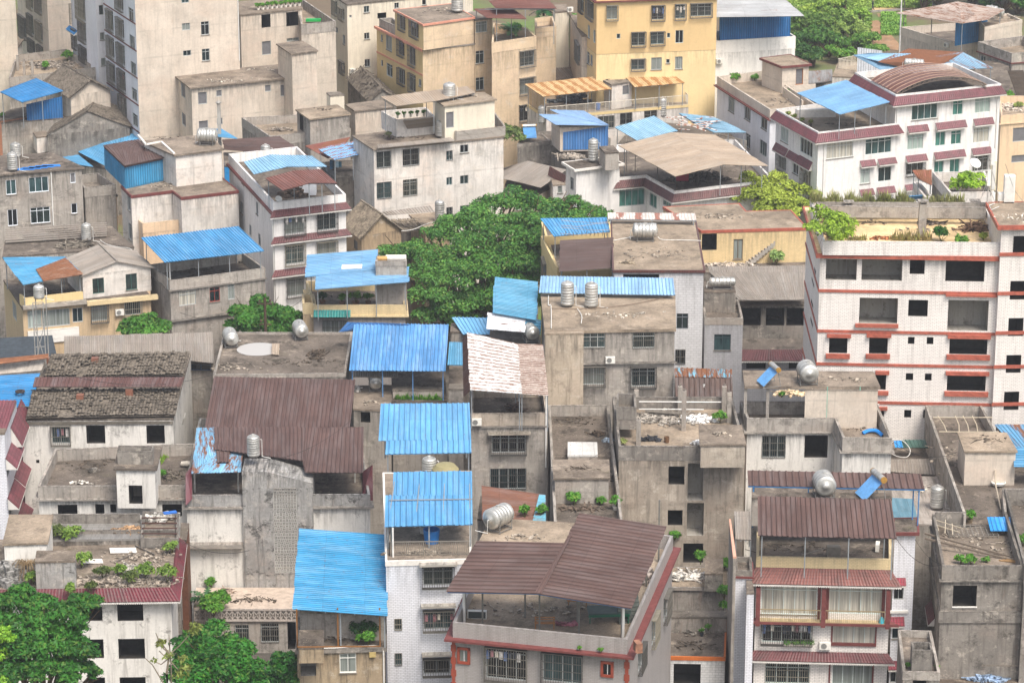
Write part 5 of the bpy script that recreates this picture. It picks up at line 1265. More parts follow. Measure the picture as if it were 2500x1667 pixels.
shrub(2130,1490,2.0,1.2,'light green bush at the corner of the scrap yard');shrub(2195,1440,2.0,.5,'small potted plant beside the shed pillar',pot='#3a4a50',n=150)
h,w=house('tiled_house','small grey tiled house with sunken roof tray and lying tank','house',7.0,[(1770,1355),(2120,1355),(2080,1180),(1745,1185)],GRT,par=.5,roof=RFD,parmat=CONG,
 wins={0:[('g',1855,1500,2008,1645,'#3a4a50')]})
block(h,8.6,[(1765,1105),(2055,1105),(2030,1010),(1755,1010)],COND,base=6.5,foot=False,roof=RFD)
tank_h(1930,1085,8.6,2.3,.42,0,'small bright lying tank on the grey tiled house')
shrub(1905,1275,6.6,.4,'rusty leafed weed in the sunken roof tray',n=160,cols=('#8a6a35','#7a8a45'))
h,w=house('porch','grey tiled porch with a deep red tiled eave','house',3.6,[(2010,1640),(2690,1640),(2690,1540),(2040,1540)],GRT,roof=RFD,wins={0:[('o',2150,1680,2330,1815),('o',2540,1680,2680,1815)]})
eave(h,w,3.6,[0],.8,1.0,REDB,sk=.22)
m=MB();a=P(2230,1830,-1);b=P(2330,1665,2.4);
for s in(0,.5): m.bar(a+V((s,0,0)),b+V((s,0,0)),.035)
for k in range(9): q=a.lerp(b,(k+.5)/9);m.bar(q,q+V((.5,0,0)),.025)
solo(m,'ladder',plain('grey_wood','#6b645c',.9),a,'wooden ladder leaning under the red tiled porch eave','ladder')
h,w=house('apartment_house','house with wide tan roof terrace and patterned white tile wall','apartment house',14.6,[(925,915),(1772,917),(1690,457),(905,455)],brick('#d9d8d8','#a9a7a6',.5,.22,.03,.2),over=.12,roof=RFW,lip=glaze('#5f3d38'),frame='#70757a',
 wins={0:[('g',1510,1310,1617,1450),('b',1500,1640,1590,1772),('o',1020,950,1350,1000)]})
hc=h
block(h,11.8,[(415,930),(935,900),(905,470),(270,470)],YELP,par=.1,foot=True,roof=RFD,wins={3:[('c',230,760,262,900),('c',290,830,320,960)]})
m=MB();
for (x0,y0),(x1,y1) in (((418,890),(272,600)),((272,600),(900,560))):
    a=P(x0,y0,12.7);b=P(x1,y1,12.7);m.obox((a+b)/2-V((0,0,.45)),(b-a)/2,V(((b-a).y,-(b-a).x,0)).normalized()*.09,V((0,0,.45)))
m.build('parapet',YELP,h)
sheet(h,[[(438,922,14.1),(937,888,14.1),(925,615,14.8),(442,642,14.8)]],metal('#5f4e4a',.02,1,.0,.2),'w',pitch=.25,amp=.04,posts=3,zf=11.8)
sheet(h,[[(385,600,14.0),(900,558,14.2),(870,430,14.8),(262,440,14.8)]],BLUE,'d',name='blue_canopy',posts=2,zf=11.8)
sheet(h,[[(880,442,15.1),(1692,456,15.1),(1680,390,15.6),(877,383,15.6)]],bandrust('#d0cbc5','#855344',1.9,.45,False),'d',name='rusty_canopy',posts=3,zf=14.6)
m=MB()
for k in range(12):
    x_=450+k*38;a=P(x_,598,14.6);b=P(x_+R.uniform(-9,9),560+R.uniform(-12,8),15.3);m.bar(a,b,.02)
for y0_,y1_ in ((455,470),(500,480),(520,540),(575,568)):
    m.tube([P(450,y0_,15.1),P(600,y0_+14,14.95),P(760,y1_+8,15.05),P(900,y1_,15.1)],.022,4)
m.build('trellis',IRON('#a09386'),h)
tank_h(1220,640,14.6,2.1,.68,0,'large horizontal steel tank on the wide tan roof terrace')
hose([(930,640,14.65),(1060,615,14.65),(1110,605,14.7)],'white pipe left of the large lying tank');hose([(1340,605,14.8),(1380,632,14.65),(1560,636,14.65),(1735,642,14.65)],'white pipe running right of the large lying tank')
debris(1065,850,14.6,.7,.5,22,'small heap of dry scrap on the wide tan roof',('#7d7160',),.2)
# two vertical tank house
h,w=house('apartment_house','grey house with two tall ribbed tanks and barred windows','apartment house',14.2,[(300,1470),(1507,1450),(1500,1145),(262,1130)],CONG,over=.12,roof=RFW,frame='#b5b8b5',slab=.25,
 wins={0:[('b',650,1462,855,1622),('b',1108,1460,1308,1625),('c',650,1800,850,1960),('c',1098,1805,1315,1975)]})
block(h,14.15,[(298,1492),(660,1488),(655,1440),(300,1440)],concrete('#b8aa97',.35,.5),base=-12,foot=False,roof=RFW)
ac(w,0,900,1728,'square white air conditioner between the barred windows of the two-tank house')
band(h,w,zon(w,0,900,1768),.14,COND,[0],.25)
sheet(h,[[(248,1120,14.6),(1498,1142,14.6),(1480,985,15.6),(265,965,15.6)]],metal('#a3bfdc',.04,1,.3),'d',amp=.06,name='blue_canopy')
tank_v(508,1245,14.2,1.8,.57,'left one of two tall ribbed steel tanks by the blue ribbed strip');tank_v(728,1255,14.2,1.8,.57,'right one of two tall ribbed steel tanks by the blue ribbed strip')
hose([(360,1262,14.3),(700,1265,14.3),(1100,1225,14.3),(1430,1155,14.3)],'long brown hose running right from the two tall tanks',.03,'#6b5848')
hose([(335,1140,14.3),(335,1235,14.3),(358,1240,14.3),(360,1445,14.3)],'white pipe along the left edge of the two-tank roof')
hose([(600,1265,14.3),(640,1330,14.3),(635,1400,14.3)],'short white pipe looping in front of the two tall tanks')
# ================================================================ row 1, column 3 : abandoned white building
T(1,3)
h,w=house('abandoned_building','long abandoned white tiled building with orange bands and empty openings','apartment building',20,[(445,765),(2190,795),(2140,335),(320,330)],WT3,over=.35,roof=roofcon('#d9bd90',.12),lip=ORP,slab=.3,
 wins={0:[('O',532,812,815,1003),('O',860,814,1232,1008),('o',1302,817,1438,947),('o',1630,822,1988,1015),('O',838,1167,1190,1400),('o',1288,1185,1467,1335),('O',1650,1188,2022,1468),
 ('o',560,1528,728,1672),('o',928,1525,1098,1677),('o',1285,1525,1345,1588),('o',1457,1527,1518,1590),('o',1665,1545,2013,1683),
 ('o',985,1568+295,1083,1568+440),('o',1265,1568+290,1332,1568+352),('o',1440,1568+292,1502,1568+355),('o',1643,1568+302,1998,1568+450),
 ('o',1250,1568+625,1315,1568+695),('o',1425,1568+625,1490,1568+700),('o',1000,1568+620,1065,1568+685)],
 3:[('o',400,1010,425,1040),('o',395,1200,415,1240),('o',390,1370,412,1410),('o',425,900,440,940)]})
ha,wa=h,w
for y in (1085,1455): 
    z=zon(w,0,485,y);band(h,w,z-.26,.25,ORP,[0,3],.08)
for y in (1568+195,1568+540):
    z=zon(w,0,1000,y+3);band(h,w,z-.26,.25,ORP,[0,3],.08)
m=MB();po=[P(x,y,21.2) for x,y in [(505,648),(2143,662),(2000,300),(385,258)]];ring(m,po,offset(po,-.2),20,21.2);m.build('parapet',WT3,h)
po=[P(x,y,21.2) for x,y in [(480,300),(2005,320),(2000,270),(440,268)]]
ledge(h,w,0,[(800,1402,1195,1432),(540,1497,762,1525),(905,1495,1130,1523),(1648,1503,2045,1535),(530,1568+108,750,1568+148),(897,1568+110,1118,1568+150),(1637,1568+118,2035,1568+160),(985,1568+265,1112,1568+295),(1630,1568+272,2030,1568+303),(1618,1568+455,2020,1568+495),(1000,1568+450,1105,1568+482),(1000,1568+595,1095,1568+622),(1630,1130,2110,1150)],ORP,.3,name='window_ledge')
w3=block(h,22.9,[(2112,508),(2750,500),(2640,280),(2000,292)],WT3,over=.35,roof=RFW,lip=ORP,slab=.3,
 wins={0:[('o',2250,598,2420,768),('o',2222,1012,2400,1182),('o',2205,1352,2343,1515),('o',2185,1568+122,2322,1568+285),('o',2165,1568+458,2303,1568+625)]})
for y in (770,1128,1490,1568+232,1568+575): z=zon(w3,0,2300,y);band(h,w3,z-.1,.3,ORP,[0],.08)
# chimneys, planters on its roof
for x,y,hh,lb in ((735,470,1.6,'vent stack'),(1410,610,3.0,'vent'),(1893,440,1.4,'v')):
    p=P(x,y,20);m=MB();m.obox(p+V((0,0,hh/2)),V((.32,0,0)),V((0,.28,0)),V((0,0,hh/2)));m.obox(p+V((0,0,hh+.25)),V((.45,0,0)),V((0,.4,0)),V((0,0,.05)))
    for sx in(-.26,.26): m.obox(p+V((sx,0,hh+.1)),V((.05,0,0)),V((0,.2,0)),V((0,0,.12)))
    m.build('vent_stack',CONG,h)
m=MB();a=P(450,300,20);b=P(2000,330,20);ring(m,[P(x,y,21.6) for x,y in [(470,325),(2003,340),(2000,290),(440,285)]],[P(x,y,21.6) for x,y in [(485,318),(1995,332),(1992,296),(455,292)]],20.6,21.6)
m.build('planter_wall',CONG,h)
def strip_tufts(x0,y0,x1,y1,z,n,label,hh=.8,col=('#8a8f55','#b3b07a'),dy=.25):
    a=P(x0,y0,z);b=P(x1,y1,z);rs=np.random.RandomState(int(x0+y0));t=rs.random(n);q=np.zeros((n,4,3))
    base=np.array(a)+(np.array(b)-np.array(a))*t[:,None]+np.stack([rs.normal(0,.1,n),rs.uniform(-dy,dy,n),np.zeros(n)],1)
    l=rs.uniform(.3,1,n)*hh*(1+.5*np.sin(t*37));an=rs.uniform(0,6.28,n);ln=l*.35
    tip=base+np.stack([np.cos(an)*ln,np.sin(an)*ln,l],1);mid=base+(tip-base)*.5;s=np.stack([-np.sin(an),np.cos(an),np.zeros(n)],1)*.05
    q[:,0]=base-s*.6;q[:,1]=mid-s;q[:,2]=tip;q[:,3]=mid+s
    o=leafobj('dry_grass',q.reshape(-1,3),leaf(*col),None);tag(o,label,'grass',None,'stuff')
strip_tufts(400,300,1330,300,21.3,1500,'dry grass fringe on the planter wall of the abandoned building, left run',1.0)
strip_tufts(1440,305,1800,300,21.3,500,'dry grass fringe on the planter wall of the abandoned building, right run',.8)
strip_tufts(1140,640,1500,640,20,450,'brown weeds behind the front parapet of the abandoned roof',.8,('#8f8a5a','#b0a070'))
strip_tufts(720,640,900,640,20,160,'thin dry weeds right of the roof tree',.5,('#8f8a5a','#b0a070'))
base=P(560,600,20)
tree('rooftop_tree','leafy lime green sapling tree growing on the abandoned roof','' or base,[(P(520,560,22.2),1.7),(P(500,420,21.7),1.5),(P(640,520,21.7),1.9),(P(580,470,22.3),1.7),(P(690,570,21.3),1.3),(P(420,520,21.4),1.1),(P(620,620,20.9),1.3)],3600,.17,(('#567f26','#a8c840')),5,trunk=.1,per=7)
shrub(880,390,20,.7,'round lime bush against the roof planter wall',cols=('#5f9a25','#a5d040'));shrub(1590,650,20,.9,'dark fern bush behind the front parapet',cols=('#1f4a1c','#3a7a2c'),n=500);shrub(1780,760,19.8,.8,'green creeper hanging over the white tiled parapet',cols=('#3f7a25','#8ac04a'),n=500,h=1.6)
shrub(1975,640,20,.5,'small yellow-green weed near the taller wing',cols=('#8a9a40','#b3c050'));shrub(1600,400,20,.5,'dry straw tuft at the planter wall middle',cols=('#b09a68','#c9b88a'),n=120);shrub(1375,390,20,.35,'small weed near the planter wall centre',n=90)
debris(1030,625,20,1.6,.5,70,'orange brown leaf litter behind the front parapet',('#8f5c3c',),.12);debris(1500,490,20,1.6,.6,35,'broken sticks and frames on the abandoned tan roof',('#5a5048',),.25,stick=.9);debris(1890,540,20,1.1,.8,80,'splintered timber stack near the taller wing',('#5f4a3a',),.3,stick=.8,hgt=.7)
debris(720,970,16.7,1.0,.3,20,'loose rubbish inside the top left opening',('#6a5a4a',),.2) if 0 else None
# telecom gear
def box_thing(name,x,y,z,sx,sy,sz,label,cat,h='#e0ded8'):
    p=P(x,y,z);ro=thing(name,p,label,cat);m=MB();m.obox(p+V((0,0,sz/2+.12)),V((sx/2,0,0)),V((0,sy/2,0)),V((0,0,sz/2)));m.build('cabinet_body',plain('cabinet_white',h,.45,0,.08),ro)
    d=MB();d.obox(p+V((0,-sy/2-.012,sz/2+.12)),V((sx/2-.07,0,0)),V((0,.012,0)),V((0,0,sz/2-.1)));d.obox(p+V((sx*.3,-sy/2-.035,sz/2)),V((.02,0,0)),V((0,.02,0)),V((0,0,.1)));d.build('door',plain('cabinet_door','#d3d2cc',.5,0,.08),ro)
    f=MB()
    for a_ in(-1,1): f.obox(p+V((a_*sx*.4,0,.06)),V((.05,0,0)),V((0,sy/2,0)),V((0,0,.06)))
    f.build('feet',IRON(),ro)
box_thing('telecom_cabinet',2207,290,22.9,.9,.7,2.3,'tall white telecom cabinet on the taller abandoned wing','cabinet')
box_thing('telecom_cabinet',2060,190,22.9,.5,.4,2.6,'narrow cream equipment cabinet beside the antenna poles','cabinet','#d8cfb0')
box_thing('telecom_cabinet',2140,285,22.9,.6,.5,.7,'low white equipment box beside the tall telecom cabinet','cabinet')
def antenna(x,y,z,hh,label):
    p=P(x,y,z);ro=thing('antenna_mast',p,label,'antenna');m=MB();m.tube([p,p+V((0,0,hh))],.05);
    for s in ((.7,.5),(-.7,.4)): m.bar(p+V((s[0],s[1],0)),p+V((0,0,hh*.55)),.02)
    m.build('pole',IRON('#b5b3ae'),ro)
    q=MB();q.obox(p+V((0,-.15,hh-.7)),V((.15,0,0)),V((0,.07,0)),V((0,0,.7)));q.build('antenna_panel',plain('antenna_white','#dcdad4',.5),ro)
antenna(2045,230,22.9,4.2,'tall antenna mast with white panel in front of the white corner building');antenna(2015,300,22.9,3.0,'shorter antenna mast at the roof corner of the taller wing')
T(0,3)
antenna(2020,1560,17.5,4.6,'slim antenna mast with white box against the right wall of the corner building') if 0 else None
T(1,3)
m=MB();m.tube([P(2080,300,23),P(2030,320,23),P(2050,360,22.95),P(2120,330,22.95)],.04);solo(m,'cable_bundle',plain('white_cable','#c9c7c2',.5),P(2080,300,22.9),'looped white cables at the foot of the antenna masts','cable')
hose([(2180,-60,28),(2260,170,24),(2350,290,23)],'grey guy wire crossing above the telecom cabinet',.02,'#8a8884',name='guy_wire',cat='cable')
# building behind with shrubs
h,w=house('concrete_house','grey walled roof garden full of light green bushes','house',13.6,[(1672,200),(2060,195),(1990,5),(1512,12)],CONG,par=1.0,roof=RFD,parmat=CONWH)
tree('roof_bush','tall lime green bushes filling the walled roof garden',P(1830,150,12.6),[(P(1760,130,13.6),1.5),(P(1830,120,14),1.7),(P(1910,130,13.8),1.4),(P(1860,60,14.4),1.4)],3200,.16,('#5f9a20','#b5dc3a'),8,cat='bush',trunk=.06,per=7)
dish(1895,10,15.3,.6,'round white dish among the lime bushes at the corner building')
sheet(h,[[(1380,70,13),(1500,130,13),(1500,-10,13.6),(1330,0,13.6)]],metal('#9a5d48',.7,1,.3),'d',name='rusty_canopy',posts=2,zf=9)
block(h,12.0,[(1440,240),(1510,235),(1390,100),(1340,105)],CONWH,par=.4,foot=False)
sheet(h,[[(1290,262,11.5),(1450,250,11.5),(1410,222,12),(1280,232,12)]],BLUE,'d',name='blue_awning')
# ================================================================ row 2
T(2,0)
h,w=house('tiled_building','white tiled building with red eaves and slanted red window hoods at the left edge','apartment building',9.4,[(-300,842),(42,838),(152,545),(-200,545)],WT2,roof=RF,
 wins={1:[('g',128,895,162,1070),('g',52,1115,85,1240),('g',150,1280,178,1390),('g',75,1490,102,1600)]})
m=MB();strips(m,[P(-200,832,9.2),P(50,832,9.2),P(150,540,10.6),P(-150,540,10.6)],.25,.05,'d',True);m.build('tiled_roof',RED,h)
hood(h,w,1,[(95,640,205,880),(48,965,128,1100),(128,1135,205,1262),(66,1335,140,1470),(165,1490,230,1600)],RED,.9)
# little blue canopy + rust strip, far left
h,w=house('canopy_house','house with bright blue sheet roof and rusty strip at the left edge','house',7.6,[(-150,600),(262,600),(380,330),(-100,330)],CONG,roof=RFD)
sheet(h,[[(-150,608,8.0),(268,596,8.0),(368,290,9.0),(-120,318,9.0)]],metal('#3f92c8',.03,1,.1),'w')
sheet(h,[[(-100,305,8.9),(380,262,8.9),(430,130,9.8),(-100,175,9.8)]],CONG,'d',amp=.0,name='concrete_roof')
sheet(h,[[(-100,215,9.9),(440,150,9.9),(440,112,10.1),(-100,165,10.1)]],metal('#9a6a4c',.8,1,.3),'w',name='rusty_strip')
m=MB();p=P(185,466,8.6);m.lathe(p,(0,0,1),[(.2,0),(.42,.05),(.42,.16),(.22,.16),(.2,.05)],14);solo(m,'tyre',plain('rubber','#3a3330',.9),p,'old tyre lying on the bright blue roof at the left edge','tyre')
# water tower frame behind
T(2,0)
m=MB()
b=[P(330,250,8.5),P(425,245,8.5)];t=V((0,0,6))
for q in b: m.bar(q,q+t,.04);m.bar(q+V((0,1.6,0)),q+V((0,1.6,0))+t,.04)
for z in(2,4,6): m.bar(b[0]+V((0,0,z)),b[1]+V((0,0,z)),.03)
m.bar(b[0]+V((0,0,.5)),b[1]+V((0,0,4)),.03);m.bar(b[1]+V((0,0,.5)),b[0]+V((0,0,4)),.03)
fr=b[0]
solo(m,'tank_tower',IRON('#9a9893'),fr,'thin steel lattice stand carrying a shiny tank at the left','tank stand')
tank_h(0,0,0,1.5,.62,-1.2,'shiny tank lying on the steel lattice stand at the left') if 0 else tank_v(0,0,0,.9,.48,'shiny tank perched on the steel lattice stand at the left',loc=(b[0]+b[1])/2+V((0,.8,6.0)))
for (x,y,x2,y2) in ((0,40,200,60),):
    h,w=house('shed','dark tarp covered sheds in the gap at the left edge','shed',5.5,[(-100,150),(520,120),(480,-60),(-100,-30)],COND,roof=plain('dark_tarp','#3b4248',.9,0,.4))
# asbestos roof with blue glazed house
h,w=house('blue_glazed_house','house under a long grey corrugated roof with blue glazed panels','house',6.4,[(590,170),(1960,190),(1945,-60),(600,-20)],CONG,roof=RFD,
 wins={0:[('g',1752,192,1936,262,'#3f5a7a')]})
sheet(h,[[(590,108,6.9),(1965,192,6.7),(1950,-85,7.9),(588,-45,7.9)]],ASB,'d',pitch=.2,wave=True,amp=.05)
h,w=house('blue_glazed_house','narrow front with dark windows between bands of blue glazed tiles','house',4.4,[(1700,285),(1962,280),(1960,200),(1740,205)],plain('blue_glazed_wall','#31506f',.5),roof=RFD,
 wins={0:[('g',1752,388,1940,555,'#4a6684'),('g',1712,695,1880,900,'#4a6684')]})
for y0,y1 in ((268,385),(565,690)):
    z1=zon(w,0,1850,y0);z0=zon(w,0,1850,y1);a,e,n=pon(w,0,1735,y0);b,_,_=pon(w,0,1955,y0);m=MB()
    strips(m,[V((a.x,a.y,z0))+n*.7,V((b.x,b.y,z0))+n*.7,V((b.x,b.y,z1)),V((a.x,a.y,z1))],.25,.03,'d');m.build('tiled_awning',plain('blue_glazed_tile','#3f6ea8',.4,0,.2),h)
# ruined tile house
h,w=house('ruined_tile_house','white walled old house with two collapsed clay tile roofs','house',7.6,[(190,712),(1590,704),(1752,110),(470,110)],WHD,roof=RFD,base=BASE,
 wins={0:[('c',478,775,640,930),('o',793,767,965,932),('o',1345,767,1512,932),('d',1085,722,1118,742),('d',1225,722,1258,745),('o',332,1083,362,1112),('o',210,1180,243,1240)]})
hr=h
m=MB();tiles(m,[P(240,692,7.9),P(1608,672,7.9),P(1660,428,9.0),P(300,440,9.0)],.26,.42,'d')
m.build('front_roof',CLAY,h)
m=MB();tiles(m,[P(400,318,8.1),P(1682,300,8.1),P(1745,90,9.2),P(465,118,9.2)],.26,.6,'d')
m.build('rear_roof',CLAY,h)
sheet(h,[[(300,412,9.5),(1658,412,9.5),(1692,325,9.9),(322,325,9.9)]],metal('#5f4541',.2,1,.1),'d',name='brown_strip_roof')
a=P(190,720,7.4);b=P(1590,712,7.4);m=MB();m.obox((a+b)/2-V((0,.15,.15)),(b-a)/2,V((0,.3,0)),V((0,0,.12)));m.build('eave_beam',concrete('#6f6a61',.5,.5),h)
for i,(x,y,z) in enumerate(((875,200,8.6),(738,540,8.4),(322,540,8.1),(1190,490,8.7),(455,200,8.4))):
    p=P(x,y,z);m=MB();m.obox(p,V((.3,0,0)),V((0,.3,0)),V((0,0,.55)));m.build('brick_pier',brick('#8f5a44','#6a5a50',.24,.08,.014,.4,.35),h)
m=MB();m.tube([P(1700,650,6.5),P(1690,700,6.0),P(1675,760,5)],.05);m.build('downpipe',WHITEP(),h)
# terrace house with stair tower
h,w=house('terrace_house','white house with mossy walled terrace and rooftop stair tower with open tank','house',5.8,[(350,1325),(1715,1320),(1800,932),(507,985)],WHD,par=1.0,roof=RFD,parmat=CONG,lip=CONG,lipout=.35,
 wins={0:[('o',532,1495,712,1628),('o',877,1490,960,1630),('o',1012,1490,1068,1565),('o',1490,1490,1670,1600)]})
wp=block(h,8.2,[(1040,1165),(1442,1168),(1490,955),(1088,950)],WHD,base=4.8,over=.2,foot=False,roof=RFD,wins={0:[('o',1183,1318,1308,1485)]})
m=MB();po=[P(x,y,9.3) for x,y in [(1075,1005),(1402,1008),(1412,955),(1092,950)]];ring(m,po,offset(po,-.14),8.1,9.3);m.build('open_water_tank',COND,h)
strip_tufts(1470,1120,1560,1000,4.8,260,'moss and weeds along the terrace wall by the open tank',.35,('#5f8a25','#8fb53a'),.5)
shrub(1475,1260,4.8,.6,'small green bush behind the right parapet of the mossy terrace',n=200);shrub(1565,990,4.8,.35,'little fern on the back wall of the mossy terrace',n=120)
debris(1540,1230,4.8,1.9,1.8,120,'leaf litter and broken bits on the right part of the mossy terrace',('#5c554b',),.13);debris(740,1300,4.8,1.0,.4,25,'white crumbs by the front wall of the mossy terrace',('#c9c4ba',),.14)
debris(860,1190,4.8,.3,.2,8,'single grey stone lump on the mossy terrace',('#6b665f',),.25);
m=MB();p=P(1720,1140,4.9);m.lathe(p+V((-.6,0,.2)),(1,0,.0),[(0,0),(.2,.1),(.24,.5),(.2,1.1),(0,1.2)],10);solo(m,'sack',plain('pale_sack','#bdb5a8',.9),p,'pale sack against the right wall of the mossy terrace','sack')
# brown roof house (big)
T(2,0)
h,w=house('flat_roofed_house','dark stained flat roof with two round-ended steel tanks','house',8.8,[(1958,303),(3172,290),(3235,-88),(2058,-88)],COND,par=.2,roof=RFD,parmat=CONG)
T(2,1)
tank_h(-232,40,8.6,1.9,.62,-1.35,'steel tank at the left of the dark stained roof, seen end-on') ;tank_h(408,-30,8.6,1.9,.62,-1.35,'steel tank near the middle of the dark stained roof, seen end-on')
m=MB();strips(m,[P(140,115,8.75),P(210,120,8.75),P(215,20,8.9),P(145,20,8.9)],.2,.04,'d',True);solo(m,'roof_sheets',PASB,P(170,100,8.6),'short pale corrugated offcuts beside the middle tank','roof sheets')
m=MB();c=P(20,70,8.62);m.lathe(c,(0,0,1),[(0,.02),(1.9,.02),(1.9,0)],24);solo(m,'cement_patch',concrete('#b0aeab',.2,.1),c,'pale round cement slab under the left roof tank','slab')
debris(560,120,8.6,.9,1.5,60,'dead creeper and sticks on the dark stained roof',('#4a4036',),.2,stick=.9)
# yellow / blue ribbed roof
h,w=house('canopy_house','house under a large bright blue ribbed roof with a weedy parapet','house',6.6,[(1250,545),(1755,540),(1730,250),(1240,255)],CONG,roof=RFD,par=0,
 wins={})
block(h,7.4,[(1252,440),(1712,440),(1712,408),(1252,408)],CONG,base=6.4,foot=False)
hbl=h
sheet(h,[[(855,262,9.4),(1742,268,9.4),(1768,-155,10.8),(900,-168,10.8)]],metal('#6a9ed0',.05,1,.35),'d',pitch=.32,amp=.06,posts=4,zf=6.6,pm='#5b88b8')
sheet(h,[[(760,-90,10.2),(880,-98,10.2),(1425,-160,10.9),(840,-180,10.9)]],DBLUE,'d',name='blue_side_roof')
strip_tufts(1290,530,1700,535,6.6,500,'bright green weeds growing in the gutter under the blue ribbed roof',.45,('#3f7a1f','#6fb030'),.15)
h,w=house('concrete_house','small flat concrete roof carrying a steel tank next to the brown roof','house',6.9,[(890,612),(1240,632),(1252,395),(905,400)],CONG,over=.05,roof=RF,wins={0:[('o',960,645,1050,740)]})
tank_h(1098,440,6.9,1.9,.58,-1.5,'steel tank standing end-on between the brown roof and the blue ribbed roof')
debris(930,440,6.9,.3,.8,30,'broken white scraps along the brown roof edge',('#b9b5ae',),.15)
m=MB();strips(m,[P(890,322,8.4),P(1300,325,8.4),P(1300,270,8.7),P(890,268,8.7)],.2,.05,'d',True);solo(m,'roof_sheets',ASB,P(900,330,8.0),'grey corrugated strip under the edge of the blue ribbed roof','roof sheets')
# little blue lean-to right
h,w=house('shed','narrow shed with teal blue sheet awning beside the blue ribbed roof','shed',7.4,[(1765,480),(1905,480),(1905,220),(1775,220)],CONG,par=0,roof=RFD)
sheet(h,[[(1758,212,10.0),(1900,215,10.0),(1895,8,10.6),(1775,5,10.6)]],metal('#6ba6c4',.05,1,.2),'d',pitch=.2)
block(h,8.4,[(1765,430),(1905,432),(1905,385),(1775,385)],CONG,base=7,foot=False)
T(1,1)
h,w=house('concrete_house','small grey tank hut with blue sheet roof in front of the big tree','house',10.2,[(1782,1475),(1955,1475),(1955,1398),(1790,1398)],CONG,over=.05,roof=RFD)
sheet(h,[[(1900,1500,10.2),(2190,1500,10.2),(2125,1350,10.9),(1800,1348,10.9)]],metal('#86b8dc',.08,1,.3),'d',amp=.06)
tank_v(2010,1490,9.4,.7,.5,'squat steel tank with flat lid by the small tank hut')
T(2,1)
h,w=house('sheet_roofed_house','long house under broad dark brown ribbed roofs with a rusty blue sheet','house',6.2,[(-600,1500),(985,1500),(985,700),(-500,700)],WHD,roof=RFD,foot=True,base=BASE) if 0 else (None,None)
h,w=house('sheet_roofed_house','mouldy white house with broad dark brown ribbed roof and breeze block stair wall','house',5.6,[(-640,1408),(1045,1400),(935,800),(-520,700)],WHD,par=.95,roof=RFD,parmat=MOULD,lip=CONG,lipout=.3)
hb=h;wb=w
sheet(h,[[(-470,790,8.3),(862,782,8.3),(912,352,9.7),(-385,322,9.7)]],BROWN,'d',pitch=.33,amp=.06)
sheet(h,[[(-380,985,7.9),(430,1090,7.7),(430,785,8.35),(-380,785,8.35)],[(430,1090,7.7),(455,1197,7.3),(520,785,8.35),(430,785,8.35)],[(455,1197,7.3),(985,1200,7.3),(988,785,8.35),(520,785,8.35)]],BROWN,'d',pitch=.33,amp=.05,name='lower_metal_roof')
sheet(h,[[(-592,1205,7.1),(-135,1195,7.1),(-118,988,7.7),(-230,860,8.1),],[(-592,1205,7.1),(-230,900,8.0),(-380,790,8.35),(-545,790,8.35)]],BRUST,'d',pitch=.2,amp=.04,name='rusty_sheet',posts=0)
sheet(h,[[(-355,1100,7.5),(-250,1100,7.5),(-220,790,8.45),(-385,790,8.45)]],BROWN,'d',amp=.04,name='brown_patch')
for x in (-560,-160,910):
    m=MB();p=P(x,1380 if x<900 else 1290,4.65);m.bar(p,p+V((0,0,2.7)),.06);m.build('post',IRON('#c5c2bb'),h)
m=MB();a=P(1060,1395,5.7);b=P(1065,1140,8.0)
m.quad(P(975,1195,7.2),P(975,1390,5.0),P(1068,1490,4.4),P(1065,1130,7.0));m.quad(P(975,1195,7.2)+V((.05,0,0)),P(1065,1130,7.0)+V((.05,0,0)),P(1068,1490,4.4)+V((.05,0,0)),P(975,1390,5.0)+V((.05,0,0)))
m.build('red_side_sheet',metal('#65353c',.03,1,.1),h)
m=MB();m.quad(P(-640,1500,5.0),P(-585,1440,5.4),P(-590,1150,7.2),P(-640,1210,7.0));m.quad(P(-640,1210,7.0)-V((.05,0,0)),P(-590,1150,7.2)-V((.05,0,0)),P(-585,1440,5.4)-V((.05,0,0)),P(-640,1500,5.0)-V((.05,0,0)));m.build('red_side_sheet',metal('#65353c',.03,1,.1),h)
# mouldy stair tower
T(2,1)
p0=P(-115,1165,8.3);p1=P(70,1160,8.3);p2=P(540,1285,6.6)
fl=P(-120,1440,5.65);fr=P(540,1440,5.65)
a=V((wb[0].x,wb[0].y,0));b=V((wb[1].x,wb[1].y,0));e=(b-a).normalized();n=V((e.y,-e.x,0))
A,_,_=pon(wb,0,-120,1440,.35);B,_,_=pon(wb,0,525,1440,.35);C,_,_=pon(wb,0,100,1180,.35);D,_,_=pon(wb,0,525,1285,.35);E,_,_=pon(wb,0,-120,1165,.35)
dp=-n*3.2
m=MB()
def pz_(q,z): return V((q.x,q.y,z))
zt=C.z;zr=D.z
gx0,_,_=pon(wb,0,160,1330,.35);gx1,_,_=pon(wb,0,370,1330,.35);gz1=gx0.z;q2,_,_=pon(wb,0,200,1564+540,.35);gz0=q2.z
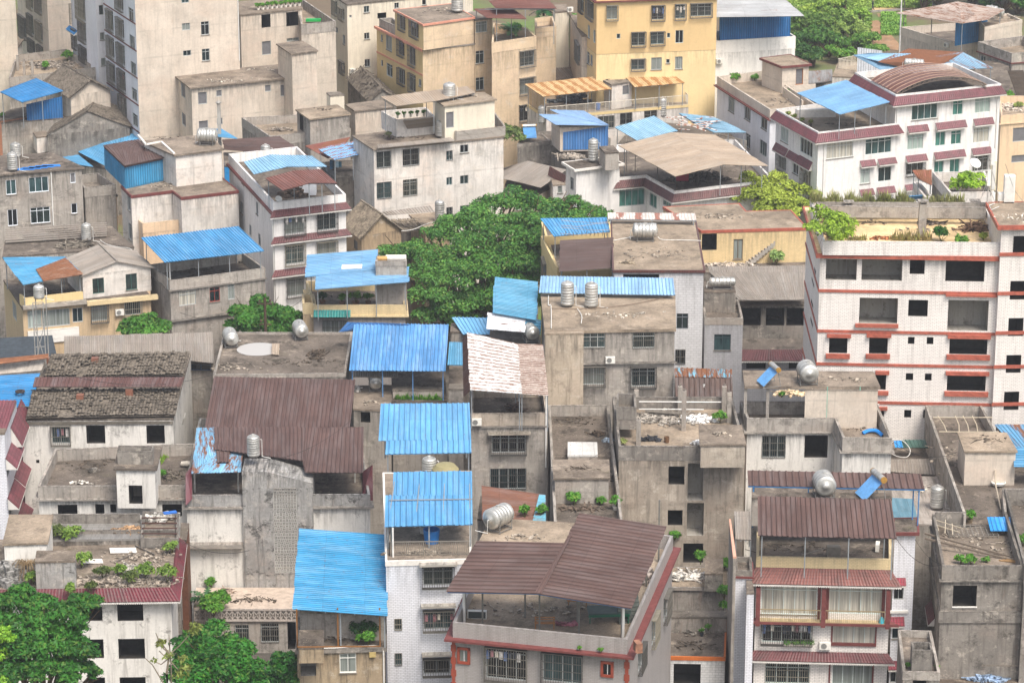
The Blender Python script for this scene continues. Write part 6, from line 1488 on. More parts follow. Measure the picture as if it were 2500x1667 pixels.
# face with a hole for the breeze blocks
m.quad(pz_(A,BASE),pz_(gx0,BASE),pz_(gx0,gz0),pz_(A,gz0));m.quad(pz_(gx0,BASE),pz_(gx1,BASE),pz_(gx1,gz0),pz_(gx0,gz0));m.quad(pz_(gx1,BASE),pz_(B,BASE),pz_(B,gz0),pz_(gx1,gz0))
m.quad(pz_(A,gz0),pz_(gx0,gz0),pz_(gx0,gz1),pz_(A,gz1));m.quad(pz_(gx1,gz0),pz_(B,gz0),pz_(B,gz1),pz_(gx1,gz1))
m.quad(pz_(A,gz1),pz_(C,gz1),pz_(C,zt),pz_(A,zt));m.quad(pz_(C,gz1),pz_(B,gz1),pz_(B,zr),pz_(C,zt))
m.quad(pz_(A,zt),pz_(C,zt),pz_(C,zt)+dp,pz_(A,zt)+dp);m.quad(pz_(C,zt),pz_(B,zr),pz_(B,zr)+dp,pz_(C,zt)+dp)
m.quad(pz_(B,BASE),pz_(B,BASE)+dp,pz_(B,zr)+dp,pz_(B,zr));m.quad(pz_(A,BASE)+dp,pz_(A,BASE),pz_(A,zt),pz_(A,zt)+dp)
m.quad(pz_(B,gz1)+dp,pz_(A,gz1)+dp,pz_(A,zt)+dp,pz_(C,zt)+dp)
k_=MB();k_.quad(pz_(gx0,gz0)-n*.34,pz_(gx1,gz0)-n*.34,pz_(gx1,gz1)-n*.34,pz_(gx0,gz1)-n*.34);k_.build('dark_shaft_backing',plain('painted_shaft_shade','#1c1b19',.95),h)  # added dark sheet: the shade behind the screen holes is its colour
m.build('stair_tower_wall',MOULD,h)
g=MB();Wd=(gx1-gx0);L=V((Wd.x,Wd.y,0)).length;nx=8;nz=30;ce=L/nx;hz=(gz1-gz0)/nz;o=pz_(gx0,gz0)
for i in range(nx+1): g.obox(o+e*ce*i+V((0,0,(gz1-gz0)/2))-n*.05,e*.035,n*.06,V((0,0,(gz1-gz0)/2)))
for j in range(nz+1): g.obox(o+e*L/2+V((0,0,hz*j))-n*.05,e*L/2,n*.055,V((0,0,.035)))
for i in range(nx):
    for j in range(nz):
        c=o+e*ce*(i+.5)+V((0,0,hz*(j+.5)))-n*.05
        if (i+j)%2: g.obox(c,e*ce/2,n*.05,V((0,0,.03)))
        else: g.obox(c,e*.03,n*.05,V((0,0,hz/2)))
g.build('breeze_block_screen',concrete('#b5b3ad',.5,.4),h)
tank_v(-22,1062,8.3,1.45,.52,'dented steel tank on the corner of the rusty sheet beside the mouldy wall')
T(2,0)
# lower facade pieces: ledge, balcony
T(3,1)
a,_,_=pon(wb,0,-632,262,.0);b,_,_=pon(wb,0,-120,262,0);m=MB();c=(pz_(a,0)+pz_(b,0))/2;zz=zon(wb,0,-400,290)
m.obox(pz_(c,zz)+n*.35,(pz_(b,0)-pz_(a,0))/2,n*.35,V((0,0,.16)));m.build('ledge',CONG,h)
T(3,0)
h,w=house('balcony_house','lower house with patterned tile balcony and ornamental white balustrade','house',-2.2,[(1780,885),(2730,885),(2720,690),(1800,690)],CONG,roof=plain('checker_tiles','#b5a596',.8,0,.25),
 wins={0:[('b',2160,1030,2285,1175),('b',2395,1015,2560,1190),('o',2640,1010,2720,1255)]})
m=MB();rw=[P(x,885,-2.2) for x in (1785,2725)];nn=int((rw[1]-rw[0]).length/.42);
for i in range(nn+1):
    q=rw[0].lerp(rw[1],i/nn)-V((0,0,.95));m.obox(q+V((0,-.1,.45)),V((.035,0,0)),V((0,.04,0)),V((0,0,.45)))
    if i<nn:
        q2=rw[0].lerp(rw[1],(i+1)/nn)-V((0,0,.95));
        m.bar(q+V((0,-.1,.1)),q2+V((0,-.1,.8)),.03);m.bar(q+V((0,-.1,.8)),q2+V((0,-.1,.1)),.03)
q0,q1=rw
for z in (-.95,-.05): m.bar(q0+V((0,-.1,z)),q1+V((0,-.1,z)),.07)
m.build('balustrade',concrete('#b8aea5',.4,.3),h)
a,_,_=pon(wb,0,0,0)
palm_at=P(1895,880,-2.2)
# ================================================================ centre column
T(2,1)
def spiky(x,y,z,r,label,n=26,cols=('#2f5a35','#5a8a5a'),trunk=.6,name='palm'):
    p=P(x,y,z);rs=np.random.RandomState(int(abs(x+y)));ro=thing(name,p,label,'palm')
    m=MB();m.tube([p,p+V((0,0,trunk))],[.14,.12]);m.build('trunk',plain('palm_bark','#4f4236',.95,0,.4),ro)
    q=[]
    for i in range(n):
        a=rs.uniform(0,6.28);el=rs.uniform(.1,1.1);prev=p+V((0,0,trunk));L=r*rs.uniform(.8,1.15)
        for k in range(6):
            s=k/6;d=V((math.cos(a)*math.cos(el-s*1.1),math.sin(a)*math.cos(el-s*1.1),math.sin(el-s*1.1)))*L/6;nx=prev+d;sd=V((-math.sin(a),math.cos(a),0))
            for sg in(-1,1):
                w=sd*sg*r*.22*(1-abs(s-.4))
                q+=[tuple(prev),tuple(nx),tuple(nx+w+V((0,0,-.05))),tuple(prev+w*.9+d*.6)]
            prev=nx
    leafobj('fronds',np.array(q),leaf(*cols),ro);return ro
# house w/ big pale blue canopies
h,w=house('tall_tiled_house','tall pale tiled house with blue canopies and a railed roof terrace','apartment house',11.2,[(1192,445),(1965,432)],WT2,Rr=False,roof=RFW) if 0 else (None,None)
T(3,1)
h,w=house('tall_tiled_house','tall lilac-white tiled house with two stacked blue canopies and railed terrace','apartment house',11.4,[(1190,452),(1975,432),(1968,-360),(1165,-360)],WT2,roof=RF,lip=WLIP,slab=.3,over=.0,frame='#8a8d8b',
 wins={0:[('c',1535,498,1808,665),('c',1542,905,1815,1065),('c',1540,1345,1780,1475),('b',1272,975,1338,1080),('b',1275,1292,1340,1402)]})
ht=h
ledge(h,w,0,[(1498,455,1845,482),(1512,835,1832,885),(1520,1280,1790,1325)],concrete('#b5b0a6',.4,.5),.6,name='window_ledge',th=.14)
rail(h,[(1225,400),(1950,392)],11.4,1.05,plain('dark_rail','#7a756c',.6),name='terrace_railing')
rail(h,[(1225,400),(1262,100)],11.4,1.05,plain('dark_rail','#7a756c',.6),name='terrace_railing')
T(2,1)
sheet(h,[[(1255,1410,14.0),(1985,1408,14.0),(1983,1193,14.9),(1262,1195,14.9)],[(1182,1695,13.2),(1988,1675,13.2),(1985,1408,14.0),(1187,1408,14.0)]],metal('#6aa5d0',.08,1.4,.15),'d',pitch=.4,amp=.05,posts=3,zf=11.4,pr=.05)
sheet(h,[[(1125,905,12.8),(1975,900,12.8),(1960,568,14.2),(1145,572,14.2)],[(1187,1032,12.3),(1978,1018,12.3),(1975,900,12.8),(1195,905,12.8)]],metal('#70a8d2',.09,1.4,.15),'d',pitch=.4,amp=.05,posts=3,zf=9.8,name='rear_canopy',pr=.05)
block(h,12.6,[(1440,1290),(1980,1285),(1975,1180),(1460,1185)],CONG,base=11.3,foot=False,roof=RFW)
tank_v(1590,1190,12.6,1.0,.78,'ribbed steel tank poking above the nearer of the stacked blue canopies') if 0 else None
T(2,1)
tank_v(1590,1225,13.2,1.0,.53,'ribbed steel tank poking above the nearer of the stacked blue canopies')
m=MB();p=P(1740,1240,13.3);m.lathe(p,(0,0,1),[(0,0),(.95,0),(1.0,.6),(.7,.95),(0,1.05)],18);solo(m,'plastic_tank',plain('yellowed_plastic','#8c8460',.6),p,'yellowish round plastic tank beside the ribbed tank between the blue canopies','water tank')
T(3,1)
m=MB();p=P(1612,275,11.4);m.lathe(p,(0,0,1),[(0,0),(.5,0),(.6,1.0),(.55,1.0),(.45,.1),(0,.1)],16);solo(m,'tub',plain('blue_plastic2','#1f6fb5',.4),p,'blue plastic tub behind the railing under the stacked blue canopy','tub')
m=MB();p=P(1535,190,11.5);m.lathe(p,(0,0,1),[(0,0),(.22,0),(.26,.5),(.23,.5),(.2,.05),(0,.05)],14);solo(m,'bucket',plain('white_bucket','#bdbab2',.5),p,'small pale bucket hanging behind the terrace railing','bucket')
m=MB();a=P(1258,410,11.4);m.tube([a,a+V((0,0,2.2))],.07);m.build('downpipe',WHITEP(),ht)
# concrete house with leaning blue canopy
h,w=house('concrete_house','tan stained house whose cluttered terrace hides beneath a huge azure canopy','house',5.8,[(362,1268),(1196,1245),(1190,900),(400,900)],concrete('#a8967c',.45,.75),roof=RFD,slab=.22,over=.1,lip=COND,frame='#dfe0dc',
 wins={0:[('g',768,1295,920,1470,'#dcdcd6'),('B',408,1290,550,1500)]})
block(h,6.9,[(388,1240),(622,1235),(622,1075),(395,1080)],concrete('#a8967c',.45,.75),base=5.7,foot=False,roof=RFD)
sheet(h,[[(340,886,8.6),(1204,948,8.4),(1192,207,10.8),(395,150,11.0)]],metal('#4fa2cc',.02,1,.35),'w',pitch=.22,amp=.035,posts=3,zf=5.8,pr=.05)
block(h,7.8,[(400,905),(1190,935),(1185,860),(400,840)],CONG,base=5.7,foot=False)
for a,b in (((380,1240),(385,890)),((1140,1230),(1140,960)),((755,1230),(755,915))):
    m=MB();p=P(a[0],a[1],5.8);m.bar(p,p+V((0,0,2.9)),.05);m.build('post',IRON('#8a5f35'),h)
m=MB();m.bar(P(380,1235,7.1),P(1140,1228,7.1),.04);m.build('rail',IRON('#8a5f35'),h)
shrub(1025,1228,5.8,.85,'round green bush on the terrace beneath the azure canopy',n=700,size=.14)
hose([(575,1248,5.85),(800,1240,5.85),(1000,1222,5.85),(1110,1225,5.9)],'white pipe along the edge of the azure canopy terrace')
ledge(h,w,0,[(1040,1275,1100,1320)],plain('beige_box','#b5a06a',.6),.2,name='meter_box')
tree('terrace_bush','dark leafy shrub in the shade below the azure canopy','' or P(960,1100,5.8),[(P(930,1080,6.6),1.0),(P(1060,1060,6.8),1.1)],900,.13,('#17331a','#2b5a24'),3,cat='bush',trunk=.04,per=5)
downpipe(h,w,0,1170,1260,1560)
# rust-white roof house
T(2,1)
h,w=house('terrace_house','concrete house with rusted white sheet roof and caged laundry window','house',10.2,[(1975,660),(2678,652),(2640,395),(1975,400)],CONG,par=1.05,roof=RFD,parmat=concrete('#bdb0a0',.4,.5),lip=COND,
 wins={0:[('c',2165,850,2475,1015),('b',2150,1162,2480,1350)]})
hw=h
sheet(h,[[(1965,440,12.6),(2435,475,12.4),(2400,20,14.2),(1945,-85,14.6)]],bandrust('#dcdcda','#7d5a45',.52,.42,False),'w',pitch=.25,amp=.04,posts=2,zf=9.15)
sheet(h,[[(2435,475,12.4),(2685,492,12.3),(2635,28,14.2),(2400,20,14.2)]],bandrust('#c4b8ae','#6b4a3a',.3,.62,False),'w',pitch=.25,amp=.04,posts=2,zf=9.15,name='rusty_roof')
m=MB();b4=[P(1905,500,11.6),P(1965,440,12.6),P(1945,-85,14.6),P(1895,-20,13.6)];strips(m,b4,.25,.03,'w');m.build('rusty_side_roof',metal('#6e4a3c',.4,1,.2),h)
ledge(h,w,0,[(2130,825,2520,850)],concrete('#a39b8e',.4,.5),.55,name='window_ledge',th=.12)
ac(w,0,2022,728,'white air conditioner with round fan at the left corner of the rusted white roof house',.85)
downpipe(h,w,0,2662,470,1150)
debris(2380,640,9.2,.5,.3,20,'scrap wood leaning in the recess under the rusted white roof',('#4a3a30',),.3,stick=.8,hgt=.6)
T(1,1)
h,w=house('blue_roofed_house','narrow house under a steep sky blue ribbed sheet and a rusty white sheet','house',10.4,[(2120,1650),(2590,1650),(2590,1200),(2190,1200)],CONG,roof=RFD)
sheet(h,[[(2172,1300,13.0),(2575,1368,12.8),(2588,1020,14.4),(2192,975,14.6)]],metal('#74b0cc',.05,1,.3),'w',pitch=.22,amp=.035)
sheet(h,[[(2115,1450,12.0),(2460,1480,12.0),(2475,1345,12.7),(2130,1302,12.8)]],metal('#e4e6ea',.45,1.6,.2),'w',pitch=.3,amp=.035,name='rusty_roof')
sheet(h,[[(2440,1478,11.9),(2610,1500,11.7),(2620,1370,12.6),(2475,1345,12.7)]],metal('#74b0cc',.05,1,.3),'w',name='blue_patch')
tank_h(2520,1560,10.9,1.7,.62,-1.3,'steel tank seen end-on between the rusty white roof and the tan house')
T(3,1)
h,w=house('shed','low lean-to with brown rusty corrugated roof fading to blue','shed',5.6,[(2030,60),(2655,70),(2655,-130),(2060,-150)],CONG,roof=RFD)
sheet(h,[[(2080,72,6.6),(2660,82,6.6),(2655,-160,7.6),(2070,-245,7.8)]],metal('#7a5546',.45,1,.1),'w',pitch=.2,wave=True)
sheet(h,[[(2540,75,6.7),(2662,84,6.7),(2657,-160,7.7),(2600,-165,7.7)]],metal('#7fb9c9',.5,1,.3),'w',pitch=.2,wave=True,name='blue_patch')
shrub(2465,60,6.6,.55,'upright green sapling left of its pair by the rusty lean-to',h=1.7,n=260);shrub(2625,60,6.6,.55,'upright green sapling right of its pair by the rusty lean-to',h=1.7,n=260)
# big front grey tiled building
T(3,2)
h,w=house('grey_tiled_house','grey tiled house with huge brown ribbed canopy and terrace in the foreground','apartment house',11,[(-540,1010),(1055,1165),(1475,215),(-130,60)],GT,par=1.05,roof=RFW,parmat=GT,lip=RDP,lipout=.55,
 wins={0:[('g',-495,1245,-390,1380,'#d8d8d4'),('c',-235,1250,130,1530),('c',285,1300,640,1560),('g',825,1375,925,1500,'#d8d8d4')],
 1:[('c',1150,1250,1210,1420),('c',1275,960,1330,1180),('c',1385,760,1440,960)]})
hf=h;wf=w
# red surrounds
for x0,y0,x1,y1 in ((-502,1237,-383,1388),(815,1365,933,1510)):
    m=MB();a,e,n=pon(w,0,x0,(y0+y1)/2,.0);b,_,_=pon(w,0,x1,(y0+y1)/2,.0);z1=zon(w,0,(x0+x1)/2,y0);z0=zon(w,0,(x0+x1)/2,y1)
    for s0,s1,zz0,zz1 in ((a,a+e*.18,z0,z1),(b-e*.18,b,z0,z1),(a,b,z1-.18,z1),(a,b,z0,z0+.18)):
        c=(pz_(s0,0)+pz_(s1,0))/2;m.obox(pz_(c,(zz0+zz1)/2)+n*.05,(pz_(s1,0)-pz_(s0,0))/2,n*.05,V((0,0,(zz1-zz0)/2)))
    m.build('red_window_surround',ORP if 0 else plain('brick_red_paint','#8f4432',.6),h)
# red quoins
for x in (-552,1040):
    m=MB();a,e,n=pon(w,0,x,1300,.02)
    for k in range(46):
        z=9.6-.45*k
        if z<BASE+1: break
        m.obox(pz_(a,z)+e*.12,e*(.18 if k%2 else .11),n*.03,V((0,0,.23)))
    m.build('quoins',plain('brick_red_paint','#8f4432',.6),h)
T(3,2)
sheet(h,[[(-600,725,13.4),(228,742,13.7),(500,282,15.2),(-315,266,14.9)]],BROWN,'w',pitch=.42,amp=.05)
sheet(h,[[(228,742,13.7),(1097,880,13.4),(1418,132,15.2),(625,10,15.9)]],BROWN,'w',pitch=.42,amp=.05,name='right_metal_roof')
m=MB();strips(m,[P(205,740,13.75),P(268,745,13.75),P(560,180,15.6),P(480,280,15.25)],.6,.02,'d');m.build('ridge_cap',BROWN,h)
m=MB();pm_=IRON('#77756f')
for i,(x,y,t) in enumerate(((120,965,13.6),(252,1080,13.6),(615,1110,13.4),(600,1015,13.6),(-270,1040,13.5),(-430,1000,13.4),(1120,920,13.5),(1232,680,14.2),(1345,455,14.8),(1005,1150,13.3))):
    k=MB();p=P(x,y,9.95);k.bar(p,V((p.x,p.y,t-.15)),.06);k.build('post',pm_,h)
k=MB();k.bar(P(-590,730,13.25),P(228,745,13.5),.06);k.bar(P(228,745,13.5),P(1090,880,13.25),.06);k.build('roof_frame',plain('blue_beam','#5f7fb0',.5),h)
m=MB();p=P(1018,1155,9.95);m.tube([p,p+V((0,0,2.3))],.1);m.build('white_post',WHITEP(),h)
m=MB();p=P(-440,1015,9.95);m.tube([p,p+V((0,0,3.4))],.1);m.build('white_post',WHITEP(),h)
wp=block(h,12.6,[(-320,300),(500,290),(600,98),(-200,50)],CONG,base=9.8,foot=False,over=.05,roof=RFW,par=0)
tank_h(-125,160,12.6,1.9,.75,.9,'big shiny steel tank behind the huge brown ribbed canopy')
acf(-320,975,9.95,-.05,'large white air conditioner on the terrace under the brown canopy',1.3)
# furniture
def bench(x,y,z,label):
    p=P(x,y,z);ro=thing('wooden_bench',p,label,'bench');wd=plain('orange_wood','#9a6a3c',.7,0,.2);m=MB();m.obox(p+V((0,0,.42)),V((.7,0,0)),V((0,.17,0)),V((0,0,.025)));m.build('seat',wd,ro)
    b=MB()
    for z2 in (.6,.75): b.obox(p+V((0,.17,z2)),V((.7,0,0)),V((0,.02,0)),V((0,0,.03)))
    b.build('backrest',wd,ro)
    for sx in(-.62,.62):
        for sy in(-.14,.16): k=MB();k.bar(p+V((sx,sy,0)),p+V((sx,sy,.8 if sy>0 else .42)),.03);k.build('leg',wd,ro)
bench(300,1065,9.95,'orange wooden bench on the terrace beneath the brown canopy')
bench(600,860,9.95,'dark bench deep in the shade under the brown canopy')
p=P(890,1000,9.95);ro=thing('table',p,'green framed table with dark top beneath the brown canopy','table');m=MB();m.obox(p+V((0,.3,.72)),V((1.45,.1,0)),V((-.05,.75,0)),V((0,0,.04)));m.build('tabletop',plain('dark_green_board','#3b4a44',.6,0,.2),ro)
m=MB();gm=plain('green_paint','#1f5a44',.5)
for s in(-.45,1.05): m.obox(p+V((0,s,.6)),V((1.4,.1,0)),V((0,.03,0)),V((0,0,.09)))
m.build('apron',gm,ro)
for sx in(-1.3,1.3):
    for sy in(-.4,1.0): k=MB();k.bar(p+V((sx,sy,0)),p+V((sx,sy,.7)),.04);k.build('leg',gm,ro)
m=MB();a=P(985,1030,9.95);strips(m,[a,a+V((1.5,.6,0)),a+V((1.3,1.5,1.7)),a+V((-.2,.9,1.7))],.25,.05,'w');solo(m,'folded_sheets',plain('dark_sheet','#4d524c',.7,0,.3),a,'dark ribbed sheets leaning beside the green framed table','roof sheets')
debris(480,1035,9.95,1.0,.2,16,'crumpled pink cloth on the terrace floor under the brown canopy',('#8f5a63',),.22,flat=.3,stick=0);debris(1235,600,10,.4,1.5,30,'grey boards and cloth piled by the right parapet under the canopy',('#8a8078',),.35,hgt=.8)
# right cages of front building: big boxes
p=P(1130,1215,11.0)
m=MB();m.obox(p+V((.2,.3,-.25)),V((.2,.06,0)),V((-.1,.36,0)),V((0,0,.33)));m.obox(p+V((.19,-.09,-.25)),V((.16,.05,0)),V((0,.01,0)),V((0,0,.26)));solo(m,'air_conditioner',plain('rusty_casing','#8a6450',.8,0,.4),p,'rusty orange air conditioner on the right ledge of the foreground house','air conditioner')
for (x,y,lb) in ((620,1262,'small weed sprouting left of centre on the foreground red ledge'),(820,1280,'small weed sprouting right of centre on the foreground red ledge')): shrub(x,y,10.0,.22,lb,n=90,size=.09)
# ================================================================ roofs right of centre
T(2,2)
h,w=house('walled_roof_house','narrow concrete roof court with hut and littered floor','house',7.8,[(392,1700),(1020,1700),(885,578),(335,580)],CONG,par=.95,roof=RFD,parmat=CONG)
wp=block(h,9.0,[(380,1252),(902,1248),(892,1078),(370,1080)],CONG,base=6.8,over=.12,foot=False,roof=RF,par=0)
block(h,7.6,[(510,1040),(788,1038),(782,920),(512,918)],CONG,base=6.8,foot=False,roof=metal('#d3d1cc',.12,1,.1))
debris(785,850,6.9,.6,.5,40,'brown earth pile on the narrow roof court',('#4a3f35',),.2);debris(880,910,6.9,.45,.3,26,'crumpled white and blue plastic bag on the narrow roof court',('#b9c5cf',),.22,stick=0);debris(930,1250,6.9,.3,.8,26,'dark dead leaves along the right wall of the narrow court',('#3f342c',),.16)
shrub(575,1500,6.85,.75,'bright bush before the hut wall on the narrow court, largest of three',n=450);shrub(815,1495,6.85,.5,'smaller bush right of the largest on the narrow court',n=260)
shrub(955,1540,6.85,.6,'bush in a white square pot at the corner of the narrow court',pot='#d8d3c8',n=380)
debris(640,1540,6.85,2.2,.3,50,'fallen branches along the front of the narrow court',('#5c5045',),.25,stick=.95)
# abandoned terrace
h,w=house('abandoned_house','bare concrete house with ruined roof terrace, posts and open doorways','apartment house',9.6,[(982,958),(2138,962),(2020,505),(925,503)],concrete('#a89d8f',.35,.5),par=1.05,roof=RFW,parmat=COND,pskip=(),
 wins={0:[('o',1437,1143,1583,1308),('o',1430,1564-20,1565,1564+118),('B',1612,1115,1755,1455),('B',1605,1478,1760,1564+215),('o',1572,1564+285,1755,1564+460)]})
ha2=h
wp=block(h,10.5,[(1722,940),(2152,938),(2108,762),(1712,760)],concrete('#b0a697',.3,.4),base=8.5,over=.1,foot=False,roof=RF)
# front plane of hut is proud of facade
block(h,8.4,[(1785,1040),(2122,1040),(2100,980),(1760,980)],concrete('#b0a697',.3,.4),base=-12,foot=False)
wt=block(h,11.3,[(962,600),(1140,602),(1130,478),(965,475)],COND,base=9.4,par=.9,foot=False,pt=.14)
m=MB()
for x,y,hh in ((1160,945,2.1),(1575,815,3.4),(1540,640,2.2),(1945,640,2.2),(1140,610,1.6),(1990,740,2.6)):
    k=MB();p=P(x,y,8.55);k.obox(p+V((0,0,hh/2)),V((.18,0,0)),V((0,.18,0)),V((0,0,hh/2)))
    for s in range(4): k.bar(p+V((R.uniform(-.12,.12),R.uniform(-.12,.12),hh)),p+V((R.uniform(-.15,.15),R.uniform(-.12,.12),hh+.25)),.015)
    k.build('concrete_column',CONG,h)
k=MB()
for x0,x1,y in ((1165,1920,510),(1165,1760,578)):
    z=9.9 if y==510 else 9.0
    k.tube([P(x0,y+40,z),P(x1,y+44,z)],.05)
k.build('handrail',WHITEP(),h)
debris(1380,700,8.6,4.0,2.2,520,'grey splinters and rubble over the ruined roof terrace',('#918a80',),.16,hgt=.15,stick=.5);debris(1700,720,8.6,1.7,1.0,120,'white plaster and plastic litter heap near the tall column',('#cfcdc9',),.2,hgt=.3);debris(1260,900,8.6,1.2,.3,50,'black rubbish bags along the front parapet of the ruined terrace',('#2e2f33',),.2,stick=.1)
m=MB();a=P(1230,640,8.9);
for k_ in range(5): m.bar(a+V((0,.12*k_,.0)),a+V((2.8,-1.0+.12*k_,.1)),.04)
m.bar(a,a+V((0,.5,0)),.05);solo(m,'slatted_pallet',plain('grey_board','#777066',.9,0,.3),a,'grey slatted wooden frame lying on the ruined terrace','wood frame')
shrub(1910,745,8.6,.7,'fresh green bush in the corner of the ruined roof terrace',n=420);shrub(1020,945,8.6,.35,'pale straggly weed beside the concrete cistern',cols=('#7a8a45','#a9b36a'),n=120)
debris(1700,940,8.6,.5,.2,14,'crumpled white bag at the parapet beside the hut roof',('#dddbd6',),.25,stick=0)
m=MB();p=P(1420,920,8.6);m.lathe(p,(0,0,1),[(0,0),(.2,0),(.22,.45),(.19,.45),(.17,.05),(0,.05)],12);solo(m,'rusty_can',plain('rusty_can','#6a4f38',.8),p,'small rusty can on the ruined terrace floor','can')
# brown rusty roof behind it
h,w=house('sheet_roofed_house','house with brown ribbed roof, rusty upper strip and sunken tank','house',8.9,[(1502,515),(2030,520),(2020,262),(1490,262)],CONG,roof=RFD)
sheet(h,[[(1502,505,9.3),(2025,508,9.3),(2022,330,10.1),(1497,322,10.1)]],metal('#5e4d46',.08,1,.1),'d',pitch=.4,amp=.06)
sheet(h,[[(1497,322,10.15),(2022,330,10.15),(2020,255,10.5),(1485,238,10.5)]],metal('#7fb4c4',.75,1,.2),'d',pitch=.4,amp=.06,name='rusty_roof')
tank_v(1762,540,8.4,.9,.5,'tank with conical lid showing above the ruined terrace rail')
# small lower right things near (tile 3,2)
T(3,2)
h,w=house('concrete_house','small flat roofed house strewn with broken asbestos beside the foreground canopy','house',1.6,[(1400,692),(1985,695),(1985,505),(1420,505)],CONG,over=.1,roof=RFW,lip=CONG)
block(h,3.0,[(1768,560),(1938,560),(1940,425),(1778,420)],COND,base=1.5,foot=False,roof=RF)
debris(1590,590,1.65,1.9,.8,110,'broken pale asbestos pieces on the small flat roof',('#b5b0a8',),.35,flat=.08,stick=.3)
h,w=house('tiled_house','white tiled low house with orange lipped flat roof and black doorway','house',0.2,[(1400,1325),(1958,1335),(1972,965),(1400,960)],brick('#dddcd9','#9a9896',.42,.2,.02,.2),roof=RFD,lip=plain('orange_lip','#b8642c',.6,0,.15),slab=.2,
 wins={0:[('o',1483,1390,1732,1580)]})
block(h,1.5,[(1380,960),(1975,960),(1975,900),(1380,900)],CONG,base=-12,foot=False)
box=P(1795,1085,.2);m=MB();m.obox(box+V((0,0,.22)),V((.65,.06,0)),V((-.1,.4,0)),V((0,0,.2)));solo(m,'polystyrene_box',plain('polystyrene','#d9d6c0',.7),box,'white polystyrene box of weeds on the orange lipped roof','box')
shrub(1800,1085,.55,.35,'low weeds filling the white polystyrene box',n=120,size=.09);shrub(1742,1135,.2,.3,'small weed in a dark round bucket on the orange lipped roof',pot='#3a3f44',n=90,size=.09)
for x,y,l_ in ((1950,520,'green bush at the right end of the broken asbestos roof'),(1950,800,'tall ivy strip on the right wall of the grey lower house'),(1940,900,'rounded ivy clump low on the grey lower house wall'),(1940,1000,'small weed at the back corner of the orange lipped roof'),(1730,480,'green vine by the lowest dark doorway'),(1495,260,'bush beside the rubble ramp below the bare house')):
    shrub(x,y,1.7 if y<700 else .3 if y>950 else 1.0,.6,l_,n=300,h=1.5 if y in(800,480) else 1)
debris(1640,1110,.25,1.8,.8,50,'scattered white crumbs and leaves on the orange lipped roof',('#8f887d',),.1)
h,w=house('concrete_step','small concrete landing below the bare house doorways','landing',-.5,[(1480,500),(2000,505),(1990,300),(1500,300)],COND,roof=RF) if 0 else (None,None)
# ================================================================ right column
T(2,3)
pts=[(-190,703),(615,703),(688,880),(1137,884),(992,548),(-255,545)]
h,w=house('concrete_house','peeling white house with stepped parapet roof, drying terrace and rooftop hut','house',9.6,pts,WHD,par=1.1,roof=RF,parmat=CONG,lip=CONG,lipout=.25,
 wins={0:[('b',-55,862,160,1062),('o',335,860,548,1062)],2:[]})
ww=h
wp=block(h,12.0,[(-215,405),(1032,412),(968,272),(-235,262)],CONT,base=11.75,foot=False,roof=RF,slab=.25)
block(h,11.75,[],CONT,world=[P(x,y,11.75) for x,y in [(340,445),(1012,450),(950,290),(350,290)]],base=8.4,foot=False,slab=.02)
m=MB()
for x in (-205,0): 
    p=P(x,420,11.75);m.bar((p.x,p.y,8.5),p,.12)
m.build('roof_post',CONG,h)
solar(20,395,12.0,-1.3,'solar heater with ochre drum beside the round tank on the peeling white house',.9)
tank_h(360,385,12.0,1.7,.78,-1.45,'big round tank seen end-on on the peeling white house roof')
debris(200,480,8.6,1.5,.9,110,'pale sand and rubble beneath the raised roof slab',('#c0ab8c',),.16);shrub(125,510,8.6,.35,'small weed beside the rubble under the raised roof slab',n=120)
hose([(870,840,8.6),(930,815,8.75),(1000,820,8.75),(1055,865,8.6)],'bright blue rolled mat on the stepped roof terrace',.16,'#1f7fd0',name='rolled_mat',cat='mat')
m=MB();p=P(975,650,8.6);m.obox(p+V((0,0,.4)),V((.3,.1,0)),V((.1,-.1,.35)),V((.03,.08,0)));solo(m,'board',WLIP,p,'white board leaning on the right parapet of the stepped roof','board')
p=P(845,540,10.5);m=MB();m.obox(p,V((.12,0,0)),V((0,.08,0)),V((.03,0,.45)));solo(m,'hanging_cloth',plain('white_shirt','#d2cecb',.9,0,.1),p,'white cloth hanging on the green pipe of the rooftop hut','cloth')
gp=plain('green_pipe','#7fae9a',.5)
for x in (545,845):
    q=P(x,425,11.9);k=MB();k.tube([V((q.x,q.y-.1,12.05)),V((q.x,q.y-.1,8.6))],.05);k.build('green_pipe',gp,h)
T(2,3)
h,w=house('concrete_house','low dark roof with green sheet, blue patch and grey corrugated lean-to','house',3.2,[(1125,1200),(1580,1235),(1440,890),(1130,890)],COND,roof=RFD)
sheet(h,[[(1128,1195,3.6),(1575,1225,3.6),(1535,1075,4.2),(1125,1080,4.2)]],ASB,'d',wave=True,pitch=.22,amp=.05)
sheet(h,[[(1240,970,4.2),(1470,972,4.2),(1445,900,4.6),(1200,900,4.6)]],plain('dark_green_sheet','#3f5a52',.6,0,.2),'d',name='green_roof')
sheet(h,[[(1165,968,4.3),(1240,972,4.3),(1225,908,4.7),(1155,908,4.7)]],metal('#3f9fe0',.05,1,.2),'d',name='blue_patch')
hose([(1140,895,4.9),(1240,910,4.6),(1305,990,4.4),(1280,1055,4),(1200,1055,4),(1130,1025,4)],'white hose looped over the dark green and grey roofs')
shrub(1290,870,3.4,.9,'straggly weeds at the foot of the abandoned white building',n=300,cols=('#6a7a40','#9aa860'))
ZO=1.3
pts=[(1800,1588),(2188,1562),(2170,1352),(2900,1352),(2900,822),(2085,820),(1958,580),(1447,584)]
h,w=house('long_walled_house','grey house with long walled roof, hut and bamboo sticks','house',5.4,pts,CONG,pskip=(0,),par=1.05,roof=RFD,parmat=CONG)
